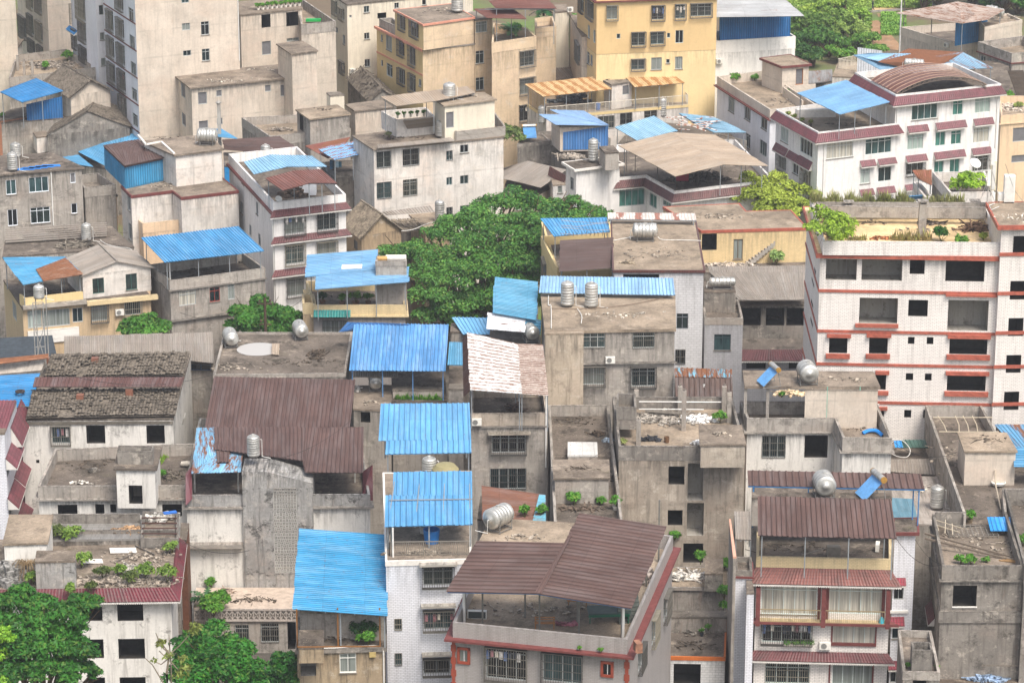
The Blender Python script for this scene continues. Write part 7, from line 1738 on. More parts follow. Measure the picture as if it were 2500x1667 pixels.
block(h,7.3,[(1800,1003),(2292,1003),(2192,832),(1738,830)],CONT,base=4.2,over=.12,foot=False,roof=RFW,par=0)
hl=h
m=MB()
for x0,x1 in ((1560,1640),(1720,1755),(1790,1845),(1875,1925)): m.tube([P(x0,680,5.8),P((x0+x1)/2+15,760,5.7),P(x1,822,5.7)],.04)
m.tube([P(1515,695,6.0),P(2060,695,6.0)],.04);m.tube([P(1570,825,5.7),P(2120,828,5.7)],.04)
solo(m,'bamboo_poles',plain('pale_bamboo','#b9ad97',.8),P(1600,760,4.4),'pale bamboo pole frame over the back of the long walled roof','pole frame')
m=MB();c=P(2060,1190,4.4)
for k in range(9):
    a=R.uniform(0,6.28);m.bar(c+V((0,0,2.2)),c+V((math.cos(a)*R.uniform(1,3),math.sin(a)*R.uniform(1,3),R.uniform(.1,1.6))),.025)
m.tube([c+V((0,0,2.3)),P(2090,1320,5.0),P(2140,1540,4.6)],.06)
solo(m,'stick_bundle',plain('bleached_sticks','#a89c8a',.9,0,.2),c,'bleached branches propped as a frame on the long walled roof','sticks')
p=P(2115,1320,4.4);m=MB();m.lathe(p,(0,0,1),[(0,.1),(.5,.1),(.6,.3),(.55,.32),(.45,.15),(0,.14)],16);solo(m,'basin',plain('white_basin','#d5d3cd',.5),p,'round white basin near the propped branches','basin')
m=MB();c=P(1870,1240,4.35);m.obox(c+V((0,0,.45)),V((.4,0,0)),V((0,.2,0)),V((0,0,.03)));
for sx in(-.35,.35): m.bar(c+V((sx,.15,0)),c+V((sx,.15,1.1)),.03);m.bar(c+V((sx,-.15,0)),c+V((sx,-.15,.45)),.03)
solo(m,'chair',plain('brown_wood','#6a4a38',.8),c,'small brown wooden chair by the hut on the long walled roof','chair')
debris(1300+700,1265,4.4,1.4,.3,30,'dark cloth and straw scraps before the hut wall',('#4f4a42',),.2)
sheet(h,[[(2265,1145,6.2),(2800,1150,6.2),(2800,975,7.0),(2265,970,7.0)]],metal('#5f9fc6',.12,1,.3),'w',name='blue_side_roof')
h,w=house('shed','rusty blue and brown ribbed roof in front of the tall abandoned wing','shed',5.6,[(2250,960),(2900,970),(2900,760),(2090,762)],CONG,roof=RFD,foot=False)
sheet(h,[[(2270,965,6.3),(2900,975,6.3),(2900,765,7.3),(2080,762,7.3)]],metal('#6f9fbf',.65,.6,.3),'d',pitch=.3)
ZO=0
# near right building
T(3,3)
h,w=house('balcony_building','tiled house with twin balconies, red tiled eaves and brown ribbed canopies','apartment house',7.2,[(-105,405),(1132,432),(1128,-30),(-95,-40)],WT3,par=.95,roof=RFD,parmat=YT,lip=None,frame='#c9d2cd',
 wins={0:[('k',-60,672,450,935),('k',552,685,1052,930),('c',-55,1010,395,1190),('k',592,1020,985,1212),('b',-25,1385,380,1568),('g',590,1400,970,1580)]})
hn=h;wn=w
eave(h,w,zon(w,0,500,515),[0],1.0,.85,glaze('#8a5a52'),sk=.22);eave(h,w,zon(w,0,500,1278),[0],.6,.6,REDB,sk=.22)
band(h,w,zon(w,0,500,1005),.22,RDP,[0],.75,'balcony_edge')
a,e,n=pon(w,0,-100,980);b,_,_=pon(w,0,1110,990);zf=zon(w,0,500,1000)
m=MB();c=(pz_(a,0)+pz_(b,0))/2;m.obox(pz_(c,zf+.1)+n*.36,(pz_(b,0)-pz_(a,0))/2,n*.36,V((0,0,.08)));m.build('balcony_floor',YT,h)
m=MB()
for x in (-95,505,1095):
    q,_,_=pon(w,0,x,900,.6);m2=MB();m2.obox(pz_(q,zf+1.35),e*.16,n*.16,V((0,0,1.55)));m2.build('balcony_pillar',REDB if 0 else RDP,h)
for x0,x1 in ((-80,490),(525,1085)):
    a2,_,_=pon(w,0,x0,900,.68);b2,_,_=pon(w,0,x1,900,.68);a2=pz_(a2,zf+.2);b2=pz_(b2,zf+.2);m2=MB();m2.bar(a2+V((0,0,.95)),b2+V((0,0,.95)),.03);m2.bar(a2,b2,.02)
    k=int((b2-a2).length/.15)
    for i in range(k+1): m2.bar(a2.lerp(b2,i/k),a2.lerp(b2,i/k)+V((0,0,.95)),.013)
    m2.build('balcony_railing',plain('brass_rail','#9a8a6a',.5,.3),h)
for x in (470,1060,545):
    q,_,_=pon(w,0,x,800,.03);m2=MB();m2.obox(pz_(q,zf+1.45),e*.12,n*.03,V((0,0,1.35)));m2.build('red_wall_strip',RDP,h)
ledge(h,w,0,[(580,1195,992,1222)],RDP,.12,name='window_sill')
for x0,x1,y0,y1 in ((582,995,1008,1222),(572,982,1388,1600)):
    a2,_,_=pon(w,0,x0,1100,.0);b2,_,_=pon(w,0,x1,1100,.0);zt=zon(w,0,780,y0);zb=zon(w,0,780,y1);m2=MB()
    for q in(a2+e*.04,b2-e*.04): m2.obox(pz_(q,(zt+zb)/2)+n*.04,e*.06,n*.05,V((0,0,(zt-zb)/2)))
    m2.obox(pz_((pz_(a2,0)+pz_(b2,0))/2,zt)+n*.04,(pz_(b2,0)-pz_(a2,0))/2,n*.05,V((0,0,.06)));m2.build('window_surround',RDP,h)
ac(w,0,523,1212,'white air conditioner between the two middle windows of the twin balcony house',.85)
m=MB();q,_,_=pon(w,0,1040,960,.5);q=pz_(q,zf+.2);m.lathe(q,(0,0,1),[(0,0),(.22,0),(.2,.2),(.12,.42),(0,.5)],12);solo(m,'fan',plain('turquoise_plastic','#3fa5b5',.4),q,'turquoise plastic fan in the corner of the right balcony','fan')
shrub(250,1190,3.2,.5,'trailing plants in the caged window of the twin balcony house',n=300,cols=('#2f4f25','#5a8a3a')) if 0 else None
q,_,_=pon(w,0,250,1190,.25);
rs=np.random.RandomState(3);ro=thing('window_plants',q,'trailing green plants inside the lower left cage of the twin balcony house','plant');cen=[(q.x+dx,q.y,q.z+.05) for dx in(-.6,0,.6,1.1)];leafobj('foliage',leaves(cen,[.32]*4,420,.09,rs),leaf('#2f4f25','#5a8a3a'),ro);m=MB();m.obox(q+V((.2,0,-.15)),V((1.1,0,0)),V((0,.12,0)),V((0,0,.1)));m.build('planter_box',plain('pale_pot','#b5aca0',.8),ro)
T(3,3)
sheet(h,[[(-92,212,9.6),(1182,242,9.6),(1130,-118+5,11.2),(-95,-150+5,11.2)]],BROWN,'d',pitch=.36,amp=.07,posts=4,zf=6.3)
T(2,3)
sheet(h,[[(-182,1320,10.6),(1437,1352,10.6),(1405,1212,11.3),(-188,1180,11.3)]],BROWN,'d',pitch=.5,amp=.06,posts=4,zf=7.2,name='rear_canopy',pm='#3f78ad')
m=MB();m.bar(P(-182,1324,10.5),P(1437,1356,10.5),.07);m.build('blue_beam',metal('#4f9fe0',.02,1,.1),h)
block(h,7.9,[(-150,1480),(1140,1510),(1130,1300),(-150,1290)],CONG,base=-12,foot=False,roof=RFD)
block(h,10.1,[(-150,1428),(1140,1440),(1135,1390),(-150,1378)],CONG,base=7.8,foot=False,roof=RFD)
tank_h(512,1418,10.1,1.7,.8,-1.5,'largest ribbed steel tank, end-on between the two brown ribbed canopies')
solar(960,1432,10.1,-1.3,'solar heater with ochre drum between the two brown ribbed canopies',1.05)
T(3,3)
acf(1005,350,6.3,1.4,'pale air conditioner standing at the right of the twin balcony terrace',.9)
m=MB();p=P(600,400,6.3);m.obox(p+V((0,0,.4)),V((.5,0,0)),V((0,.3,0)),V((0,0,.4)));m.bar(p+V((-.6,0,.6)),p+V((-2.4,-.3,.2)),.08,.02);solo(m,'crate',plain('grey_crate','#8a8378',.9),p,'grey crate with boards on the terrace above the twin balconies','crate')
# right wing tower
h,w=house('tiled_tower','slim white tiled wing with red hoods beside the twin balcony house','apartment house',7.6,[(1132,192),(1388,190),(1372,50),(1150,55)],WT2,roof=RFD,lip=RDP,over=.25,
 wins={0:[('g',1135,672,1245,800),('g',1110,1045,1200,1160),('g',1095,1430,1225,1560)]})
hood(h,w,0,[(1135,600,1262,668),(1120,958,1248,1040),(1100,1362,1228,1440)],glaze('#8f2f40'),.45)
ledge(h,w,0,[(1120,898,1285,920)],WHITEP(),.15,name='white_ledge')
T(2,3)
h,w=house('grey_roof_house','pale cement terrace with a tall ribbed tank between canopy and long wall','house',4.0,[(1145,1660),(1790,1690),(1610,1235),(1130,1230)],CONG,roof=concrete('#aaa29a',.25,.2))
block(h,5.4,[(1145,1610),(1370,1612),(1330,1440),(1130,1430)],CONG,base=-12,foot=False,roof=metal('#6f8f9a',.1,1,.2))
tank_v(1548,1535,4.0,1.55,.54,'free standing ribbed steel tank on the pale cement terrace')
# right front concrete house
ZO=1.3
T(3,3)
h,w=house('concrete_house','dark weathered house with walled roof used for drying racks','house',5.4,[(1602,492),(2345,492),(2190,-5),(1512,12)],COND,par=1.05,roof=RF,parmat=COND,lip=COND,lipout=.2,pskip=(2,),
 wins={0:[('o',1697,672,1915,865)],3:[('d',1490,880,1520,1000)]})
m=MB();m.obox((P(1535,62,4.9)+P(1815,60,4.9))/2,(P(1815,60,4.9)-P(1535,62,4.9))/2,V((0,.12,0)),V((0,0,.55)));m.build('parapet_return',COND,h)
band(h,w,zon(w,0,1900,1010),.9,COND,[0,3],.12)
ledge(h,w,0,[(1690,862,1918,872)],WHP,.1,name='window_sill')
hood(h,w,3,[(1498,870,1535,975)],REDB,.5)
m=MB();c=P(1870,225,4.05)
for i in range(11): m.bar(c+V((-1.9+.38*i,-1.1,.5)),c+V((-1.9+.38*i,1.1,.5)),.02)
for j in range(6): m.bar(c+V((-1.9,-1.1+.44*j,.5)),c+V((1.9,-1.1+.44*j,.5)),.02)
for sx in(-1.9,1.9):
    for sy in(-1.1,1.1): m.bar(c+V((sx,sy,0)),c+V((sx,sy,.5)),.03)
for i in range(11): m.bar(c+V((-1.9+.38*i,-1.1,0)),c+V((-1.9+.38*i,-1.1,.5)),.02)
solo(m,'wire_cage',IRON('#8f8a82'),c,'low wire mesh cage on the dark weathered roof','cage')
m=MB();c=P(2140,215,4.05);strips(m,[c+V((-1.0,-1,.8)),c+V((1.0,-1,.8)),c+V((1.0,.9,1.2)),c+V((-1.0,.9,1.2))],.3,.04,'d')
solo(m,'sheet_cover',metal('#3f9fe4',.03,1,.2),c,'small bright blue sheet propped as a shelter on the weathered roof','shelter roof')
m=MB()
for y0,y1 in ((195,425),(240,450)): m.bar(P(1440,y0,5.2),P(2290,y1,4.3),.07)
solo(m,'bamboo_poles',plain('dark_bamboo','#6d6256',.8,0,.2),P(1500,220,5.1),'two long bamboo poles slanting over the weathered roof','poles')
m=MB()
for a,b in (((1500,60),(1790,150)),((1520,110),(1760,185)),((1565,165),(1535,70)),((1625,190),(1630,70)),((1695,205),(1690,105))): m.bar(P(*a,5),P(*b,5),.03)
solo(m,'bamboo_rack',plain('pale_bamboo','#b9ad97',.8),P(1600,150,4.4),'light bamboo rack at the back left of the weathered roof','rack')
shrub(1850,95,4.35,.55,'round potted plant by the back wall of the weathered roof',pot='#7a6a52',n=260);shrub(1765,475,4.35,.5,'green weed tuft in the tray by the front parapet',n=220);shrub(1860,478,4.35,.55,'bushier green weed with blue net by the front parapet',n=260)
m=MB();c=P(2000,478,4.05);m.obox(c+V((0,0,.12)),V((.75,0,0)),V((0,.25,0)),V((0,0,.12)));solo(m,'planter_tray',plain('white_tray','#cfcbbd',.6),c,'white planter tray of greens at the front parapet','planter');shrub(2000,475,4.2,.45,'greens growing in the white planter tray',n=200,size=.1)
m=MB();c=P(2120,440,4.4);[m.bar(c+V((.3*k,.1*k,0)),c+V((.3*k+1.2,-.5,.05)),.04) for k in range(3)];solo(m,'planks',plain('tan_planks','#a07f58',.9),c,'few tan planks at the front right of the weathered roof','planks')
h,w=house('concrete_house','neighbouring concrete roof box at the right picture edge','house',5.6,[(2358,500),(2900,500),(2700,-210),(2172,-212)],COND,par=1.3,roof=RFD,parmat=COND)
shrub(2340,320,4.2,.8,'dark green plants behind the wall at the right picture edge',n=300)
ZO=0
h,w=house('cistern_hut','small walled roof with square open cistern near the bottom right','house',2.6,[(1240,1462),(1578,1468),(1497,1085),(1195,1078)],COND,par=.5,roof=RFD,parmat=CONG,wins={0:[('o',1330,1480,1452,1620)]})
po=[P(x,y,3.9) for x,y in [(1325,1265),(1512,1268),(1500,1188),(1312,1185)]];m=MB();ring(m,po,offset(po,-.16),2.1,3.9);m.build('open_cistern',COND,h)
shrub(1280,1430,2.1,.3,'weed at the left front corner of the cistern roof',n=90,size=.09);shrub(1550,1450,2.1,.3,'weed at the right front corner of the cistern roof',n=90,size=.09)
h,w=house('rubbish_yard','dirt covered flat roof heaped with rubbish at the bottom right corner','house',-2.4,[(1560,1800),(2700,1800),(2650,1385),(1560,1372)],COND,roof=roofcon('#6b5f54',.5))
block(h,-1.2,[(1560,1392),(2650,1400),(2640,1330),(1550,1315)],COND,base=-12,foot=False)
for x,y,n_,c_,l_ in ((1960,1420,70,'#d8d5cf','white plastic sheets strewn across the rubbish yard'),(1830,1480,90,'#9a6f70','faded pink rags in the rubbish yard, left side'),(2250,1480,70,'#c4c2c0','pale rags at the right of the rubbish yard'),(1980,1530,90,'#7d8fa5','blue grey bags in the middle of the rubbish yard'),(2050,1440,30,'#2f9a8a','bright green cloth scraps in the rubbish yard'),(1760,1420,40,'#b58088','pink scrap at the back left of the rubbish yard'),(2310,1500,60,'#3a3e52','dark bags at the right edge of the rubbish yard')):
    debris(x,y,-2.4,1.8,.55,n_,l_,(c_,),.3,hgt=.35,flat=.25,stick=.15)
# narrow left neighbour of balcony building
T(3,2)
h,w=house('tiled_house','narrow white tiled side house between alley and twin balcony house','house',7.6,[(2050,535),(2205,540),(2195,410),(2045,405)],WT2,par=.4,roof=RFD,parmat=COND,lip=RDP,
 wins={0:[]})
sheet(h,[[(2052,250,8.8),(2196,255,8.8),(2190,0,9.8),(2040,0,9.8)]],ASB,'d',wave=True,pitch=.2,posts=2,zf=7.1)
block(h,6.9,[(2152,735),(2225,735),(2200,600),(2150,595)],WT2,base=-12,foot=False,roof=RFD)
h,w=house('side_house','slim concrete house edge with pale coping beside the dark alley','house',9.2,[(2035,560),(2070,400),(2010,0),(1985,0)] if 0 else [(2028,405),(2060,405),(2008,60),(1992,60)],CONG,roof=plain('pink_coping','#c99a84',.7))
# lower-left abandoned building
T(3,0)
h,w=house('abandoned_house','white abandoned house with maroon tiled eave and weed grown flat roof','apartment house',5.4,[(-250,728),(1568,704),(1628,238),(-150,250)],WHD,roof=RF,base=BASE,
 wins={0:[('o',-180,880,60,1005),('o',780,866,940,995),('o',1077,836,1315,995),('o',200,1170,440,1340),('o',800,1165,952,1337),('o',1087,1160,1330,1342),('o',805,1515,965,1630),('o',1100,1512,1338,1650),('o',500,1530,665,1640)]})
eave(h,w,5.55,[0,1],.85,.7,glaze('#6f3038'),sk=.24)
wq=[P(x,y,5.4) for x,y in ((470,258),(1612,245))];m=MB();m.obox((wq[0]+wq[1])/2+V((0,.1,.3)),(wq[1]-wq[0])/2,V((0,.12,0)),V((0,0,.45)));m.build('roof_wall',COND,h)
block(h,5.9,[(475,255),(1300,240),(1290,60),(480,62)],COND,base=-12,foot=False,roof=brick('#8a8782','#5a5753',.9,.5,.03,.3),par=0)
m=MB();m.obox(P(880,66,6.2),(P(1290,60,6)-P(480,66,6))/2,V((0,.12,0)),V((0,0,.45)));m.build('roof_wall',COND,h)
wp=block(h,6.3,[(1292,238),(1640,240),(1635,0),(1312,-10)],COND,base=-12,foot=False,roof=RF,par=.6)
m=MB()
for k in range(4): m.bar(P(1300,50+k*48,6.4),P(1625,52+k*48,6.4),.04)
m.build('iron_rail',IRON('#5a4038'),h)
block(h,8.0,[(20,292),(443,275),(490,18),(85,20)],WHD,base=5.3,foot=False,roof=RFW,over=.12)
block(h,7.6,[(320,452),(692,442),(697,350),(335,350)],MOULD,base=5.3,foot=False,roof=RF,over=.0)
debris(1100,640,5.45,4.6,1.1,420,'mixed rubble, weeds and litter along the front of the maroon eaved roof',('#8a8074',),.17,stick=.35)
debris(1270,530,5.45,1.2,.9,110,'grey splintered boards heap on the maroon eaved roof',('#9a958c',),.22,stick=.8);debris(1450,60,5.8,1.5,.7,110,'heap of grey cloth and boards in the roof corner pen',('#b0aca4',),.28,hgt=.5);debris(110,600,5.45,1.3,1.9,130,'grey rock garden lumps at the left of the maroon eaved roof',('#75736f',),.35,hgt=1.2,flat=.8,stick=0)
debris(1180,170,5.95,1.5,.8,44,'orange and tan cardboard scraps on the tiled roof strip',('#97795a',),.26,flat=.1,stick=.3)
for (x,y,sx,sy,l_) in ((1130,350,1.0,.5,'larger white board lying near the middle of the maroon eaved roof'),(850,450,.75,.4,'smaller white board lying near the mouldy block on the roof')):
    m=MB();p=P(x,y,5.5);m.obox(p,V((sx,.05,0)),V((-.1,sy,0)),V((0,0,.03)));solo(m,'board',WLIP,p,l_,'board')
m=MB()
for a,b in (((1060,455),(1215,385)),((1240,305),(1420,388)),((920,510),(980,530))): m.bar(P(*a,5.5),P(*b,5.5),.05)
solo(m,'sticks',plain('grey_wood','#6b645c',.9),P(1100,420,5.5),'three long sticks lying across the maroon eaved roof','sticks')
m=MB();m.bar(P(1500,10,6.9),P(1620,-5,6.9),.22,.05);solo(m,'blue_tarp_roll',plain('blue_tarp','#2a62b0',.6,0,.25),P(1550,5,6.6),'rolled blue tarp at the back corner of the maroon eaved roof','tarpaulin')
for i,(x,y,r,l_) in enumerate(((505,270,1.1,'bright bush by the white hut on the maroon eaved roof'),(630,290,1.1,'dark bush next to the bright one near the hut'),(750,510,.9,'weedy bush right of the mouldy block'),(950,620,.8,'leafy weed, left of the group along the front edge'),(1100,590,.7,'weed in the middle of the front edge rubble'),(1340,610,.9,'yellowish weed clump toward the right front edge'),(1200,670,.8,'low weed clump at the front edge'),(1540,640,1.0,'green bush at the front right roof corner'),(1575,380,.7,'thin weed along the right eave'),(840,730,.6,'weed tuft hanging over the maroon eave'),(640,770,.7,'weed spilling over the maroon eave, left'),(310,660,.8,'yellow-green bush left of the mouldy block'))):
    shrub(x,y,5.45,r,l_,n=int(420*r),cols=(('#3f6a25','#8fae4a') if i%3 else ('#33491f','#6a7a3a')))
strip_tufts(700,290,1560,275,5.45,500,'small green weeds at the foot of the low roof wall',.3,('#3f6a25','#6a9a3a'),.2)
p=P(255,590,5.45);m=MB()
for k in range(90):
    a=R.uniform(0,6.28);l=R.uniform(.8,1.9);m.tube([p+V((R.uniform(-.2,.2),R.uniform(-.2,.2),.9)),p+V((math.cos(a)*l*.5,math.sin(a)*l*.5,1.3)),p+V((math.cos(a)*l,math.sin(a)*l,.25))],.02,3)
solo(m,'dry_plant',plain('dry_straw','#8f7a5c',.95,0,.4),p,'withered straw coloured plant beside the mouldy block','plant')
h,w=house('alley_wall','brown timber clad side balcony next to the maroon eaved house','balcony',4.5,[(1648,230),(1715,260),(1735,100),(1665,40)] if 0 else [(1650,245),(1712,250),(1738,100),(1660,95)],plain('brown_boards','#6b4532',.8,0,.3),roof=RFD)
# palm etc. on the balcony house
T(3,0)
spiky(1895,875,-2.2,1.6,'fan of spiky grey-green palm fronds on the tiled balcony')
shrub(1960,960,-2.6,1.6,'lime green creeper bush spilling over the ornamental balustrade',n=1500,size=.16);shrub(1940,690,-2.2,.6,'small bush at the back of the tiled balcony')
debris(2080,730,-2.15,.5,.4,30,'small pots and litter on the tiled balcony floor',('#8f7f72',),.2)
T(0,1)
spiky(2330,330,16.3,1.6,'cycad palm with bright fronds on the beige block terrace',n=30,cols=('#3f7a3f','#7aae6a'))
spiky(2640,150,16.7,1.9,'dark cycad palm behind the tan cornice block',n=34,cols=('#1c3f25','#356a3a'))
T(0,2)
shrub(30,320,16.3,1.0,'light green weeds at the foot of the cycad palm',n=400)
# ================================================================ trees
T(1,1)
Y0=288
def B(x,y,r,dy=0): return (PY(x,y,Y0+dy),r)
bl=[B(1330,760,2.6,4),B(1250,820,2.2,4),B(1500,760,2.6,4),B(1680,620,2.4,5),B(1850,520,2.6,5),B(2000,450,2.7,5),B(2200,330,2.6,6),B(2350,300,2.6,6),B(2500,320,2.6,6),B(2700,380,2.6,6),B(2850,430,2.4,6),B(3050,400,2.2,6),B(3200,440,1.7,5),B(2900,270,1.3,6),
 B(1720,860,3.0,1),B(2000,700,3.2,2),B(2250,560,3.2,3),B(2480,520,3.0,3),B(2700,560,2.8,3),B(2950,480,2.0,4),B(1560,960,3.0,0),B(1850,1000,3.2,-1),B(2100,900,3.3,0),B(2350,780,3.2,1),B(2500,760,2.8,2),
 B(1600,1180,2.8,-2),B(1850,1230,3.0,-2),B(2080,1150,3.0,-1),B(2300,1050,3.2,0),B(2480,980,2.6,1),B(1650,1330,2.4,-2),B(1930,1370,2.3,-2),B(2250,1250,2.6,-1),B(2480,1200,2.4,0),B(2500,880,2.6,0),B(2560,640,2.4,1)]
tree('banyan_tree','enormous dark green tree spreading through the centre of the neighbourhood',PY(2000,1480,Y0)-V((0,0,3)),bl,105000,.16,('#2f6430','#66a045'),11,per=12,trunk=.6)
T(1,0)
Y1=262
def B1(x,y,r,Y,dy=0): return (PY(x,y,Y+dy),r)
tree('street_tree','round dark green tree behind the utility pole',PY(2480,1560,274)-V((0,0,3)),[B1(2260,1340,2.2,274),B1(2400,1300,2.3,274,1),B1(2560,1340,2.4,274),B1(2700,1380,2.0,274),B1(2300,1440,1.9,274,-1),B1(2480,1440,2.2,274,-1),B1(2680,1460,1.9,274,-1),B1(2200,1430,1.6,274)],15000,.2,('#27581f','#4f8f30'),4,per=9)
tree('street_tree','smaller rounded tree in front of the gabled house with brick facade',PY(1330,1540,268)-V((0,0,2)),[B1(1250,1420,1.7,266),B1(1370,1400,1.8,266),B1(1480,1450,1.6,266),B1(1180,1470,1.3,266),B1(1330,1480,1.8,266,-1)],7500,.18,('#27581f','#5f9f38'),6,per=8)
T(1,2)
tree('yellow_tree','yellow-green leafed tree beside the yellow tiled house roof',PY(2330,420,312)-V((0,0,6)),[B1(2080,250,1.9,310),B1(2230,200,2.2,310),B1(2380,260,2.4,309),B1(2550,300,2.3,309),B1(2150,90,1.6,312),B1(2300,140,2.0,311),B1(2450,150,2.2,311),B1(2620,200,2.0,311),B1(2700,320,1.7,309),B1(2420,60,1.3,312),B1(2790,230,1.3,310),B1(2330,330,1.8,308),B1(2560,400,1.8,307)],9500,.2,('#7d9330','#bccb52'),9,per=7)
T(3,0)
def B3(x,y,r,z): return (P(x,y,z),r)
Yt=186
def B2(x,y,r,dy=0): return (PY(x,y,Yt+dy),r)
tree('foreground_tree','large feathery green tree covering the lower left abandoned facade',PY(350,1700,188)-V((0,0,4)),[B2(100,850,1.9,2),B2(300,880,1.8,2),B2(500,900,1.8,2),B2(700,860,1.5,1),B2(840,850,1.1,1),B2(150,1050,2.1),B2(400,1050,2.1),B2(600,980,1.7),B2(650,1130,1.5),B2(700,1250,1.5,-1),B2(800,1300,1.3,-1),B2(520,1250,1.9,-1),B2(300,1250,2.1,-1),B2(100,1250,2.0,-1),B2(650,1420,1.4,-1),B2(780,1430,1.0,-1),B2(880,1470,.6,-1),B2(850,1520,.5,-1),B2(450,1450,1.9,-2),B2(200,1450,2.0,-2),B2(50,1500,1.8,-2),B2(600,1530,1.2,-2),B2(200,730,1.0,2),B2(720,1000,.9,1)],30000,.17,('#21501f','#45862e'),21,per=8,trunk=.25)
tree('lime_tree','bright lime edge of a tree poking in at the lower left corner',PY(-60,1650,183)-V((0,0,3)),[(PY(-20,1150,184),1.1),(PY(-30,1300,184),1.1),(PY(0,1560,183),1.0),(PY(30,1090,184),.6)],3200,.18,('#4f8a1a','#9ad03a'),22,per=6,trunk=.12)
Y5=193
bl=[(PY(x,y,Y5+dy),r) for x,y,r,dy in ((1950,1080,1.3,2),(1850,1200,1.8,1),(1720,1250,1.6,1),(2100,1230,1.8,1),(1780,1400,2.0,0),(2000,1350,2.2,0),(2200,1300,1.7,0),(1700,1520,1.8,-1),(1900,1530,2.2,-1),(2150,1480,2.2,-1),(2300,1450,1.8,-1),(2250,1600,2.0,-1))]
tree('garden_tree','dense dark green tree below the ornamental balustrade',PY(2000,1700,194)-V((0,0,4)),bl,17000,.18,('#1f4d1c','#3f8a28'),23,per=9,trunk=.25)
tree('garden_tree','dark pointed tree between ornamental balustrade and tan stained house',PY(2560,1700,195)-V((0,0,3)),[(PY(x,y,196),r) for x,y,r in ((2590,1350,1.2),(2560,1430,1.6),(2480,1530,1.5),(2640,1500,1.5),(2380,1560,1.3))],7500,.18,('#1c4a1c','#377a28'),24,per=8,trunk=.2)
# bare sapling
p=PY(1545,1700,183)
ro=thing('sapling',p,'nearly leafless grey sapling with reddish leaf tips at the bottom','tree');m=MB();q=lambda x,y:PY(x,y,183)
m.tube([p,q(1530,1480),q(1548,1340),q(1560,1300)],[.12,.09,.07,.05]);m.tube([p+V((.2,0,0)),q(1570,1400),q(1555,1200),q(1550,1120)],[.07,.05,.04,.02])
for pts in (((1560,1300),(1650,1220),(1750,1110),(1780,1060)),((1560,1300),(1500,1250),(1490,1200)),((1550,1290),(1450,1160),(1430,1105)),((1548,1340),(1480,1395),(1420,1370)),((1560,1360),(1640,1450),(1750,1450)),((1540,1330),(1500,1310),(1460,1270)),((1500,1568),(1400,1400),(1335,1340))): m.tube([q(*a) for a in pts],[.05,.04,.03,.015][:len(pts)],5)
m.build('branches',plain('grey_bark','#7a7060',.9,0,.3),ro)
rs=np.random.RandomState(2);cen=[tuple(q(*a)) for a in ((1490,1200),(1470,1210),(1540,1330),(1680,1345),(1780,1100),(1820,1060),(1790,1050),(1680,1470),(1650,1500),(1700,1430),(1410,1365),(1560,1310))]
leafobj('leaves',leaves(cen,[.35,.3,.3,.35,.4,.3,.4,.45,.45,.4,.25,.3],420,.15,rs),leaf('#6a6a35','#8a9a4a'),ro)
# climbing bush left of T02
T(0,2)
tree('creeper','scruffy vine hanging over the curved grey cistern wall',P(40,1290,9.0),[(P(20,1220,9.8),1.5),(P(70,1270,9.6),1.1),(P(-40,1200,9.9),1.3),(P(-60,1260,9.6),1.1)],1600,.2,('#4a5f30','#7a8f50'),31,cat='bush',trunk=.08,per=6)
# ================================================================ hillside vegetation (top right)
T(0,3)
def gz(x,y):
    # point on the terrain seen at pixel
    z=2.0
    for _ in range(6):
        q=P(x,y,z);z=ground_z(q.y)
    return P(x,y,z)
n_=0
veg=[(450,400,4.0,'#3f6a25','#7a9a45','bushy dark green tree in the grove behind the white house',3.6),(560,470,3.4,'#2f5f25','#5a8a35','dark bushy tree at the lower end of the grove',3.2),(330,470,3.2,'#2f5f22','#55853a','dark tree hugging the back of the white block',3.0),(620,300,3.3,'#5f8a30','#9ab855','lighter tree in the middle of the grove',3.6),(360,300,3.0,'#4a7a2c','#7ea848','mid green tree near the grey ribbed roof corner',3.0),(500,230,3.2,'#6a9a30','#b5cc5a','bright yellow-green tree left of the leaning tree',4.4),(760,390,3.0,'#4f7f2c','#a2b860','olive green tree on the right flank of the grove',3.0),(850,430,2.4,'#3f7a25','#7fae4a','small green tree beside the ploughed plot',2.4),(420,560,2.6,'#24501f','#4a7a30','lowest dark tree of the grove above the shed',2.6),(700,520,2.3,'#4a8a2c','#84b84a','low bright bush before the railed terrace',1.8),(950,470,1.9,'#4a8a2c','#88b850','low bush right of the railed terrace',1.4),(300,180,2.4,'#6a8f40','#a5b870','pale shrub by the corner of the grey ribbed roof',2.2),(840,190,2.2,'#5f9a2c','#a8cc50','yellow-green shrub beside the leaning tree',2.2)]
for i,(x,y,r,c1,c2,l_,hh) in enumerate(veg):
    b=gz(x,y+55);pts=[]
    rs=random.Random(i)
    for k in range(6):
        pts.append((b+V((rs.uniform(-1,1)*r*.75,rs.uniform(-1,1)*r*.7,hh*(.5+.55*rs.random()))),r*rs.uniform(.42,.65)))
    tree('hill_tree',l_,b,pts,5200 if r>2.5 else 2800,.27,(c1,c2),40+i,per=7,trunk=.2,group='trees of the hillside grove')
b=gz(700,150)
tree('leaning_tree','forked tree with leaning trunk beside the farm track',b,[(PY(640,20,b.y),2.2),(PY(560,-30,b.y),2.6),(PY(720,-60,b.y),2.4),(PY(480,20,b.y+1),2.0),(PY(620,60,b.y),1.5)],6000,.27,('#3f6a28','#7f9f48'),61,per=7,trunk=.45)
